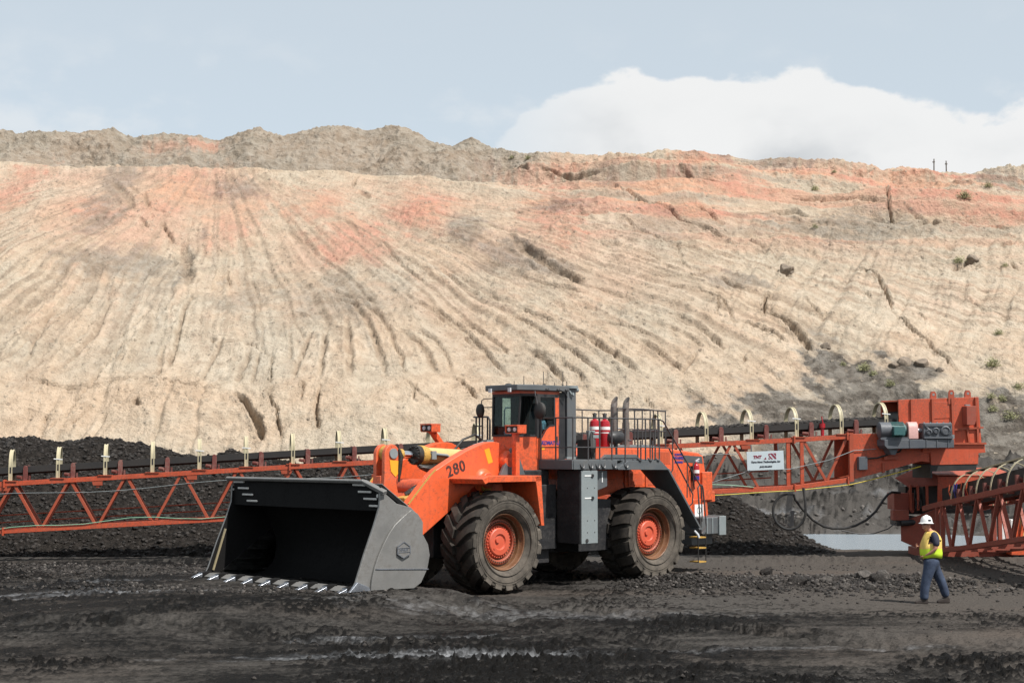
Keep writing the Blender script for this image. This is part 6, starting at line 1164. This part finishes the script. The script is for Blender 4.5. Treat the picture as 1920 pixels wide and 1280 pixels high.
for k, (mt, x, y) in enumerate((('orange', 13.52, 46.35), ('blue', 13.60, 46.1), ('blue', 13.64, 46.0), ('orange', 13.7, 45.7), ('red', 13.66, 45.2), ('orange', 13.62, 44.9))):
    e = km(); z = 1.75 + .02 * k; e.path([(x, y, z + .55), (x - .03, y, z + .35), (x + .03, y, z + .15), (x - .01, y, z - .05)], .022, 5); e.build('hanging_cable', M[mt], C2)
e = km(); e.beam((13.3, 38.2, 1.1), (13.3, 38.2, -.1), .14, .14); e.beam((15.1, 38.2, 1.1), (15.1, 38.2, -.1), .14, .14); e.beam((14.0, 34.5, 1.5), (14.0, 34.5, -.1), .14, .14); e.beam((15.7, 34.5, 1.5), (15.7, 34.5, -.1), .14, .14); e.build('support_leg', M['conv_dark'], C2, each=True)

V = Vector((16.2, 47.6, 0)); VH = thing('service_machine', 'orange and mustard yellow machine half hidden behind the dark red conveyor', 'machine', V)
def vm(): return MB(V)
e = vm(); e.loft([(15.9, 47.0, .55), (16.75, 47.0, .6), (16.75, 47.0, 1.6), (16.05, 47.0, 1.45)], [(15.9, 47.4, .55), (16.75, 47.4, .6), (16.75, 47.4, 1.6), (16.05, 47.4, 1.45)]); e.build('side_panel', M['machine_yellow'], VH, .02)
e = vm(); e.box(15.72, 15.88, 46.95, 47.05, .5, 1.25); e.beam((16.0, 46.9, 1.35), (15.85, 46.9, .5), .08, .08); e.beam((16.9, 46.9, 1.5), (17.1, 46.9, .6), .1, .1); e.beam((15.5, 46.9, .30), (17.6, 46.9, .42), .12, .14); e.box(15.5, 16.3, 46.7, 47.2, .12, .32); e.build('frame_tube', M['orange'], VH, .01, each=True)
e = vm(); e.box(15.30, 15.50, 47.0, 47.3, .5, 1.2); e.box(15.6, 15.74, 47.0, 47.3, .5, 1.2); e.box(17.0, 17.6, 47.0, 48.2, .5, 1.6); e.build('white_panel', M['white'], VH, .02, each=True)
e = vm(); e.box(15.9, 16.15, 46.96, 47.0, 1.25, 1.5); e.box(15.4, 17.4, 47.2, 48.2, .15, .5); e.build('control_box', M['black'], VH, each=True)
for x in (15.7, 17.1):
    e = vm(); e.lathe([(.0, -.14), (.2, -.14), (.34, -.1), (.36, 0), (.34, .1), (.2, .14), (0, .14)], (x, 47.7, .34), (0, 1, 0), 24); e.build('wheel', M['black'], VH)

# ================================================================== WORKER
PW = Vector((9.219, 33.008, fz(9.219, 33.008)))
PERS = thing('person', 'worker in a white hard hat, lime vest and blue jeans walking across the coal yard', 'person', PW)
def skin(name, verts, edges, mat, parent=None, root=0, sub=2, post=None):
    me = bpy.data.meshes.new(name); me.from_pydata([v[:3] for v in verts], edges, [])
    o = bpy.data.objects.new(name, me); C.objects.link(o); md = o.modifiers.new('skin', 'SKIN'); md.use_smooth_shade = True; ss = o.modifiers.new('sub', 'SUBSURF'); ss.levels = sub; ss.render_levels = sub
    for i, v in enumerate(verts):
        r = v[3]; d = me.skin_vertices[0].data[i]; d.radius = (r, r) if isinstance(r, (int, float)) else r; d.use_root = (i == root)
    dg = bpy.context.evaluated_depsgraph_get(); me2 = bpy.data.meshes.new_from_object(o.evaluated_get(dg)); bpy.data.objects.remove(o)
    if post:
        for v in me2.vertices: v.co = post(v.co)
    me2.polygons.foreach_set('use_smooth', [True] * len(me2.polygons)); me2.name = name
    return me2
def join(name, meshes, mats, parent):
    bm = bmesh.new()
    for i, me in enumerate(meshes):
        n0 = len(bm.faces); bm.from_mesh(me); bm.faces.ensure_lookup_table()
        for f_ in bm.faces[n0:]: f_.material_index = i if len(mats) > 1 else 0
    me = bpy.data.meshes.new(name); bm.to_mesh(me); bm.free()
    for m_ in mats: me.materials.append(m_)
    return link(name, me, None, parent)
M['skin'] = paint('sunburnt_skin', (.46, .22, .145), .5, dirt_amt=.05, var=.08, bump=0)
M['denim'] = paint('blue_denim', (.028, .042, .078), .9, dirt_amt=.4, dirt=(.085, .11, .155), var=.25, scale=5, bump=.004)
M['navy'] = paint('navy_shirt', (.018, .021, .045), .85, dirt_amt=.2, bump=0)
M['lime'] = paint('lime_vest', (.56, .76, .035), .7, dirt_amt=.1, var=.06, bump=0)
M['vest_orange'] = paint('amber_vest_panel', (.72, .50, .12), .7, dirt_amt=.15, var=.1, bump=0)
M['boot'] = paint('brown_work_boot', (.03, .021, .017), .7, dirt_amt=.25)
M['hair'] = paint('dark_hair', (.035, .025, .02), .8, dirt_amt=0, bump=0)
body_v = [(-.02, 0, .96, (.17, .16)), (-.02, 0, 1.15, (.19, .19)), (.0, 0, 1.36, (.17, .17)), (-.01, 0, 1.50, .10), (-.055, 0, 1.585, .062), (-.10, 0, 1.65, .07), (-.12, 0, 1.72, .095), (-.11, 0, 1.80, .085),
          (0, -.19, 1.48, .066), (.03, -.235, 1.33, .055), (-.0, -.25, 1.20, .046), (-.10, -.20, 1.11, .041), (-.20, -.12, 1.045, .030),
          (0, .19, 1.48, .066), (.0, .24, 1.33, .055), (-.04, .25, 1.20, .046), (-.16, .20, 1.21, .041), (-.27, .10, 1.235, .030),
          (-.06, -.09, .90, .10), (-.165, -.09, .52, .062), (-.215, -.09, .10, .042), (.03, .09, .90, .10), (.185, .09, .50, .062), (.29, .09, .12, .042)]
body_e = [(0, 1), (1, 2), (2, 3), (3, 4), (4, 5), (5, 6), (6, 7), (3, 8), (8, 9), (9, 10), (10, 11), (11, 12), (3, 13), (13, 14), (14, 15), (15, 16), (16, 17), (0, 18), (18, 19), (19, 20), (0, 21), (21, 22), (22, 23)]
meshes = [skin('body', body_v, body_e, None)]
hd = MB()   # head, turned towards the camera's left
hp_l = []
ux, uy = Vector((-.86, -.50, 0)), Vector((.50, -.86, 0)); hc = Vector((-.125, 0, 1.70))
for j in range(13):
    th = PI * j / 12; row = []
    for i in range(20):
        ph = 2 * PI * i / 20; fx, fy, fz_ = math.sin(th) * math.cos(ph), math.sin(th) * math.sin(ph), math.cos(th)
        rx = .098 + .008 * fx; ry = .077; z = fz_ * .125
        if fz_ < 0: rx *= 1 + .10 * fz_ * (1 if fx > 0 else -1.6); ry *= 1 + .22 * fz_
        k = 1.0
        if fx > .55 and -.1 < fz_ < .25: k -= .035
        row.append(hc + ux * (fx * rx * k) + uy * (fy * ry) + Vector((0, 0, z)))
    hp_l += row
hd.add(hp_l, [(j * 20 + i, j * 20 + (i + 1) % 20, (j + 1) * 20 + (i + 1) % 20, (j + 1) * 20 + i) for j in range(12) for i in range(20)])
def hp3(a, b, c): return hc + ux * a + uy * b + Vector((0, 0, c))
hd.add([hp3(.095, 0, .035), hp3(.09, .018, -.02), hp3(.09, -.018, -.02), hp3(.128, 0, -.015), hp3(.10, 0, -.03)], [(0, 1, 3), (0, 3, 2), (1, 4, 3), (3, 4, 2)])
for s in (1, -1): hd.lathe([(.02, 0), (.032, .012), (.02, .02), (0, .015)], hp3(-.005, s * .074, 0), uy * s, 10)
hd.path([hp3(.088, -.026, -.062), hp3(.098, 0, -.06), hp3(.088, .026, -.062)], .008, 6)
meshes.append(hd.mesh('head', True, 80))
def hand(wrist, fwd, palm_n, curl):
    w = Vector(wrist); f_ = Vector(fwd).normalized(); n_ = Vector(palm_n).normalized(); sd = f_.cross(n_).normalized(); vs = [(*w, .028), (*(w + f_ * .05), (.040, .018)), (*(w + f_ * .085), (.040, .016))]; es = [(0, 1), (1, 2)]; res = [skin('palm', vs, es, None, sub=1)]
    for k, ln in enumerate((.072, .082, .076, .06)):
        b_ = w + f_ * .078 + sd * (.028 - .0187 * k); p1 = b_ + (f_ * .7 + n_ * curl * .5) * ln * .5; p2 = p1 + (f_ * .35 + n_ * curl) * ln * .35; p3 = p2 + (f_ * -.1 + n_ * curl) * ln * .25
        res.append(skin('finger', [(*b_, .0095), (*p1, .009), (*p2, .008), (*p3, .007)], [(0, 1), (1, 2), (2, 3)], None, sub=1))
    b_ = w + f_ * .025 + sd * .03; p1 = b_ + sd * .03 + f_ * .025; p2 = p1 + f_ * .03 + n_ * .01; res.append(skin('thumb', [(*b_, .013), (*p1, .0105), (*p2, .009)], [(0, 1), (1, 2)], None, sub=1)); return res
meshes += hand((-.20, -.12, 1.045), (-.75, .55, -.3), (.4, .7, .3), .7) + hand((-.27, .10, 1.235), (-.8, -.55, .1), (.4, -.7, .2), .8)
bodyo = join('body', meshes, [M['skin']], PERS)
e = MB()
for s in (1, -1): e.lathe([(0, 0), (.011, .001), (.008, .006), (0, .007)], hp3(.084, s * .030, .018), ux, 8)
e.build('eye', M['ink'], bodyo, each=True)
e = MB(); e.path([hp3(.0, -.083, .02), hp3(.088, -.06, .022), hp3(.103, -.03, .018), hp3(.104, 0, .024), hp3(.103, .03, .018), hp3(.088, .06, .022), hp3(0, .083, .02)], .007, 5); e.build('safety_glasses', M['ink'], PERS)
hr = MB(); vs = [hc + (p - hc) * 1.035 for p in hp_l]; hr.add(vs, [(j * 20 + i, j * 20 + (i + 1) % 20, (j + 1) * 20 + (i + 1) % 20, (j + 1) * 20 + i) for j in range(3, 8) for i in range(20) if 5 <= i <= 14]); hr.build('hair', M['hair'], PERS)
ht_ = MB(); hx_ = hp3(-.012, 0, .055); up_ = (Vector((0, 0, 1)) + ux * -.03).normalized()
ht_.lathe([(.158, -.012), (.160, -.004), (.132, .006), (.130, .035), (.120, .085), (.092, .130), (.05, .152), (0, .158)], hx_, up_, 28)
for k in range(1): ht_.path([hx_ + ux * -.10 + up_ * .125, hx_ + up_ * .163, hx_ + ux * .10 + up_ * .125], .016, 6)
ht_.prism([(-.06, 0), (.06, 0), (.045, .05), (-.045, .05)], 'z', -.004, .004); nv = ht_.v[-8:]
for i in range(8):
    x_, y_, z_ = nv[i]; ht_.v[-8 + i] = tuple(hx_ + ux * (.145 + y_) + uy * x_ + up_ * (z_ - .008))
ht_.build('hard_hat', M['white'], PERS, 0)
e = MB(); p = hx_ + uy * .122 + up_ * .06 + ux * .03; e.box(p.x - .03, p.x + .03, p.y - .012, p.y + .01, p.z - .015, p.z + .02); e.build('hat_badge', M['ink'], PERS)
jv = [(-.02, 0, 1.06, (.21, .18)), (-.02, 0, .90, (.20, .175)), (-.085, -.095, .80, .145), (-.175, -.095, .50, .112), (-.215, -.095, .28, .102), (-.225, -.095, .08, .098), (.04, .095, .80, .14), (.20, .095, .50, .108), (.275, .095, .28, .10), (.315, .095, .11, .094)]
me = skin('jeans', jv, [(0, 1), (1, 2), (2, 3), (3, 4), (4, 5), (1, 6), (6, 7), (7, 8), (8, 9)], None, root=1); me.materials.append(M['denim']); link('jeans', me, None, PERS)
e = MB(); e.lathe([(.20, 0), (.205, .03), (.20, .06)], (-.02, 0, .98), (0, 0, 1), 24); e.build('belt', M['boot'], PERS)
sv = [(-.01, 0, 1.02, (.17, .15)), (-.01, 0, 1.25, (.17, .15)), (.01, 0, 1.38, (.145, .13)), (.0, 0, 1.50, (.085, .085)), (.01, -.19, 1.49, .088), (.03, -.235, 1.36, .082), (.015, -.25, 1.24, .080), (.0, .19, 1.49, .085), (.0, .24, 1.36, .078), (-.03, .25, 1.24, .074)]
me = skin('shirt', sv, [(0, 1), (1, 2), (2, 3), (3, 4), (4, 5), (5, 6), (3, 7), (7, 8), (8, 9)], None, root=1); me.materials.append(M['navy']); link('shirt', me, None, PERS)
vr = [(1.00, .235, .215), (1.10, .245, .225), (1.20, .24, .225), (1.30, .23, .22), (1.40, .21, .21), (1.47, .18, .20), (1.53, .14, .17), (1.575, .095, .11)]
cxs = [-.025, -.03, -.03, -.02, -.005, .0, -.005, -.02]; nn_ = 32
e = MB(); vv = []
for (z, rx, ry), cx in zip(vr, cxs):
    for i in range(nn_):
        a = 2 * PI * i / nn_; wr = 1 + .02 * math.sin(a * 5 + z * 20); vv.append((cx + rx * wr * math.cos(a), ry * wr * math.sin(a), z + .012 * math.sin(3 * a)))
def keep(j, i):
    a = math.degrees(2 * PI * (i + .5) / nn_) % 360; z = vr[j][0]
    arm = (abs(a - 270) < 30 or abs(a - 90) < 30) and z >= 1.29 and z < 1.46
    return not arm
e.add(vv, [(j * nn_ + i, j * nn_ + (i + 1) % nn_, (j + 1) * nn_ + (i + 1) % nn_, (j + 1) * nn_ + i) for j in range(len(vr) - 1) for i in range(nn_) if keep(j, i)])
me = e.mesh('safety_vest', True, 80); me.materials.append(M['lime']); me.materials.append(M['vest_orange'])
me.polygons.foreach_set('material_index', [1 if p.center.z > 1.21 else 0 for p in me.polygons]); vo = link('safety_vest', me, None, PERS); sm = vo.modifiers.new('thick', 'SOLIDIFY'); sm.thickness = .012
for foot, tw in (((-.235, -.095, 0), 0), ((.295, .095, 0), 25)):
    e = MB(); fx = Vector((-1, 0, 0)); 
    pr = [(-.09, 0), (-.09, .10), (-.06, .15), (.03, .15), (.06, .10), (.14, .075), (.185, .05), (.19, 0)]
    e.prism([(foot[0] - x, z + .005) for x, z in pr], 'y', foot[1] - .048, foot[1] + .048); e.build('work_boot', M['boot'], PERS, .02)

# ================================================================== SHRUBS, BOULDERS, POSTS, LOOSE ROCK
M['leaf'] = paint('olive_shrub_leaf', (.30, .30, .15), .8, dirt_amt=.5, dirt=(.42, .38, .24), var=.35, scale=1.2, bump=0)
M['twig'] = paint('shrub_twig', (.09, .07, .05), .9, bump=0)
def shrub_mesh(seed, n=420):
    r = np.random.default_rng(seed); e = MB()
    for _ in range(n):
        a = r.uniform(0, 2 * PI); el = r.uniform(.05, 1.45); ln = r.uniform(.55, 1.0) * (1 if el > .5 else .8)
        d = Vector((math.cos(a) * math.cos(el), math.sin(a) * math.cos(el), math.sin(el))); p = d * ln * r.uniform(.35, .95) + Vector(r.normal(0, .07, 3)); p.z = max(p.z, .02)
        s = r.uniform(.05, .12); q = Vector(r.normal(0, 1, 3)).normalized(); t_ = (d + q * .8).normalized(); w = t_.cross(q).normalized() * s * .45
        e.add([p - w, p + t_ * s * .8 - w * .3, p + t_ * s * 1.7, p + w], [(0, 1, 2, 3)])
    return e.mesh('foliage', False)
def twig_mesh(seed):
    r = np.random.default_rng(seed); e = MB()
    for _ in range(9):
        a = r.uniform(0, 2 * PI); l = r.uniform(.4, .7); e.path([(0, 0, -.15), (math.cos(a) * l * .4, math.sin(a) * l * .4, l * .6), (math.cos(a) * l * .8, math.sin(a) * l * .8, l)], [.03, .02, .008], 4)
    return e.mesh('twigs', False)
fol = [shrub_mesh(s) for s in (1, 2, 3, 4)]; twg = [twig_mesh(s) for s in (1, 2)]
for q in fol: q.materials.append(M['leaf'])
for q in twg: q.materials.append(M['twig'])
SH = [(23.2, 23.2, .55, 'small olive shrub high on the tan ledge left of the rim notch'), (33.3, 21.8, .85, 'roundest dark shrub high on the reddish bank at the right'), (36.5, 23.5, .6, 'small shrub on the pale rim bank at the far right'), (30.1, 16.0, .7, 'low olive shrub beside the grey rock on the upper right bank'),
      (29.9, 10.5, .5, 'lone shrub midway down the pale right bank'), (28.3, 8.3, .75, 'bushy shrub on the pale right bank above the chute'), (27.8, 6.2, .5, 'shrub at the right edge just above the dark bench'), (29.0, 6.9, .6, 'rightmost shrub by the edge of the pale bank'), (27.9, 5.1, .75, 'large pale green shrub lowest on the right bank'),
      (19.6, 8.4, .4, 'smallest shrub left of the pair above the conveyor drive'), (20.7, 8.1, .65, 'taller shrub of the pair above the conveyor drive'), (21.1, 7.8, .45, 'smaller shrub of the pair above the conveyor drive'), (21.8, 7.1, .55, 'pale shrub on the dark bench straight above the drive motor'),
      (27.2, 6.3, .45, 'low shrub right of the orange chute top'), (27.1, 5.6, .5, 'shrub right of the chute with a dark core'), (31.9, 22.9, .4, 'tiny shrub beside the roundest dark shrub on the reddish bank'), (21.5, 19.1, .4, 'tiny shrub on the grey ledges in the upper right slope'), (25.1, 25.0, .4, 'tiny shrub just under the tan rim'), (33.2, 15.7, .4, 'tiny shrub right of the grey rock on the bank'),
      (1.3, 27.0, .5, 'shrub on the pale rim knob in the middle'), (.0, 27.2, .4, 'tuft left of the pale rim knob in the middle')]
for k, (x, z, s, lb) in enumerate(SH):
    p = wall_point(x, z); t_ = thing('shrub', lb, 'shrub', p - Vector((0, 0, .05)), k * 1.7, 'shrubs on the spoil slope'); t_.scale = (s, s, s * .85)
    link('foliage', fol[k % 4], None, t_); link('twigs', twg[k % 2], None, t_)
def boulder(name, p, s, mat, label, seed, group):
    bm = bmesh.new(); bmesh.ops.create_icosphere(bm, subdivisions=3, radius=1.0); r = random.Random(seed); ofs = Vector((r.random() * 50, r.random() * 50, 0))
    from mathutils import noise
    for v in bm.verts:
        d = noise.noise(v.co * 1.1 + ofs) * .42 + noise.noise(v.co * 2.6 + ofs) * .20; v.co *= 1 + d; v.co.x *= 1.15; v.co.z *= .78
    for _ in range(7):
        nrm = Vector((r.gauss(0, 1), r.gauss(0, 1), r.gauss(0, .8))).normalized(); lim = r.uniform(.62, .85)
        for v in bm.verts:
            q = v.co.dot(nrm)
            if q > lim: v.co -= nrm * (q - lim) * .92
    me = bpy.data.meshes.new(name); bm.to_mesh(me); bm.free(); o = link(name, me, mat); o.location = p; o.scale = (s, s, s); o.rotation_euler = (0, 0, r.random() * 6); tag(o, label, 'rock', group); return o
for k, (x, z, s, lb) in enumerate([(18.3, 15.3, .55, 'brown boulder standing alone on the tan slope left of the gully'), (23.1, 8.5, .52, 'large dark boulder on the bank above the chute'), (24.2, 8.4, .42, 'smaller dark boulder right of the large one above the chute'), (31.1, 16.2, .45, 'grey rock block on the upper right bank'), (22.5, 8.3, .3, 'small dark stone left of the large boulder above the chute'), (25.0, 8.0, .26, 'smallest dark stone right of the boulder pair above the chute'), (19.0, 9.6, .35, 'dark stone at the foot of the right gully')]):
    boulder('boulder', wall_point(x, z), s, M['boulder'], lb, 20 + k, 'boulders on the spoil slope')
gx = lambda u, v: (u, v)
LUMPS = [(6.83, 40.3, .30, 'coal', 'pointed black coal lump standing alone left on the windrow'), (7.0, 36.9, .40, 'coal', 'biggest black coal lump in the windrow by the rear wheel'), (7.75, 37.2, .22, 'grey', 'pale grey stone right of the biggest coal lump'), (8.0, 36.2, .20, 'grey', 'pale stone at the near edge of the windrow'), (8.85, 37.8, .34, 'grey', 'larger grey rock in the right half of the windrow'), (9.3, 37.9, .30, 'grey', 'light topped rock near the right end of the windrow'), (9.05, 37.3, .32, 'coal', 'black lump between the two light rocks of the windrow'), (10.6, 37.4, .2, 'coal', 'last small lump at the right end of the windrow'), (9.9, 39.9, .14, 'coal', 'small lump on bare ground beyond the windrow'), (8.55, 36.0, .22, 'grey', 'leaning pale slab at the front of the windrow'), (6.0, 36.0, .26, 'coal', 'coal lump close behind the rear tyre')]
for k, (x, y, s, mt, lb) in enumerate(LUMPS):
    boulder('rock', (x, y, fz(x, y) + s * .2), s * .62, M['coal_lump'] if mt == 'coal' else M['grey_lump'], lb, 60 + k, 'large lumps in the windrow')
for x, lb in ((34.41, 'left one of two bare posts on the right skyline'), (35.44, 'right one of two bare posts on the right skyline')):
    e = MB(); e.tube((0, 0, -.4), (.03 if x < 35 else 0, 0, 1.0), .055, .045, 8); e.box(-.09, .09, -.05, .05, .70, .78); o = e.build('post', M['wood']); j_ = int(np.searchsorted(HX[0], x)); i_ = int(np.argmax(HZ[:, j_])); o.location = (x, HY[i_, j_], HZ[i_, j_] - .05); tag(o, lb, 'post', 'posts on the skyline')

def scatter(n, x0, x1, y0, y1, lo, hi, pw, seed, dens=None):
    r = np.random.default_rng(seed); x = r.uniform(x0, x1, n); y = r.uniform(y0, y1, n)
    if dens is not None:
        k = r.random(n) < dens(x, y); x, y = x[k], y[k]
    R = lo + (hi - lo) * r.random(len(x)) ** pw; return x, y, floor_height(x, y) + R * .15, R
wind = lambda x, y: np.exp(-((y - 37.6 - .05 * (x - 6)) / 1.6) ** 2) * sstep(2.0, 4.0, x) * (1 - sstep(9.6, 12.5, x))
x, y, z, R = scatter(34000, 2, 13, 33.5, 41.5, .012, .080, 4.0, 31, wind); rubble('rubble', x, y, z, R, M['coal_lump'], 'broken coal and shale heaped in a windrow beside the rear wheel', 'rubble', seed=8)
k = np.random.default_rng(5).random(len(x)) < .10; rubble('pale_rubble', x[k] + .1, y[k], z[k] + .05, R[k] * .8, M['grey_lump'], 'paler shale bits scattered through the windrow', 'rubble', seed=9)
lef = lambda x, y: np.exp(-((y - 40.2 + .05 * x) / 2.2) ** 2) * (1 - .8 * sstep(-6.5, -4.5, x))
x, y, z, R = scatter(20000, -17, -3, 35, 44.2, .012, .075, 3.2, 32, lef); rubble('rubble', x, y, z, R, M['coal_lump'], 'low band of broken coal left of the bucket', 'rubble', seed=10)
k = np.random.default_rng(6).random(len(x)) < .08; rubble('pale_rubble', x[k], y[k] + .1, z[k] + .03, R[k] * .8, M['grey_lump'], 'paler shale bits in the band left of the bucket', 'rubble', seed=12)
tee = lambda x, y: np.exp(-(((x + 7.2) * .85 + (y - 33.6) * .2) / 3.0) ** 2) * np.exp(-((y - 32.2 + .30 * (x + 7)) / .6) ** 2)
x, y, z, R = scatter(9000, -12, -2.5, 29, 36, .012, .07, 3.0, 33, tee); rubble('rubble', x, y, z, R, M['coal_lump'], 'crumbled coal spilled along the bucket teeth', 'rubble', seed=14)
k = np.random.default_rng(7).random(len(x)) < .2; rubble('pale_rubble', x[k], y[k] + .05, z[k] + .02, R[k] * .8, M['grey_lump'], 'pale crumbs along the bucket teeth', 'rubble', seed=15)
gen = lambda x, y: .05 + .95 * sstep(-.05, .4, fbm((x + .15 * y) * .09, (y - .1 * x) * .28, 74, 3))
x, y, z, R = scatter(20000, -16, 17, 18.5, 44, .008, .050, 3.8, 34, gen); rubble('gravel', x, y, z, R, M['coal_lump'], 'small coal clods strewn over the churned yard', 'gravel', seed=16)

far_ = lambda x, y: .25 + .75 * sstep(0, .4, fbm(x * .3, y * .25, 88, 3))
x, y, z, R = scatter(5000, -4, 26, 63, 80, .02, .17, 4.0, 35, far_); rubble('rubble', x, y, z, R, M['grey_lump'], 'grey shale stones lying on the bench beyond the pond', 'rubble', seed=18)
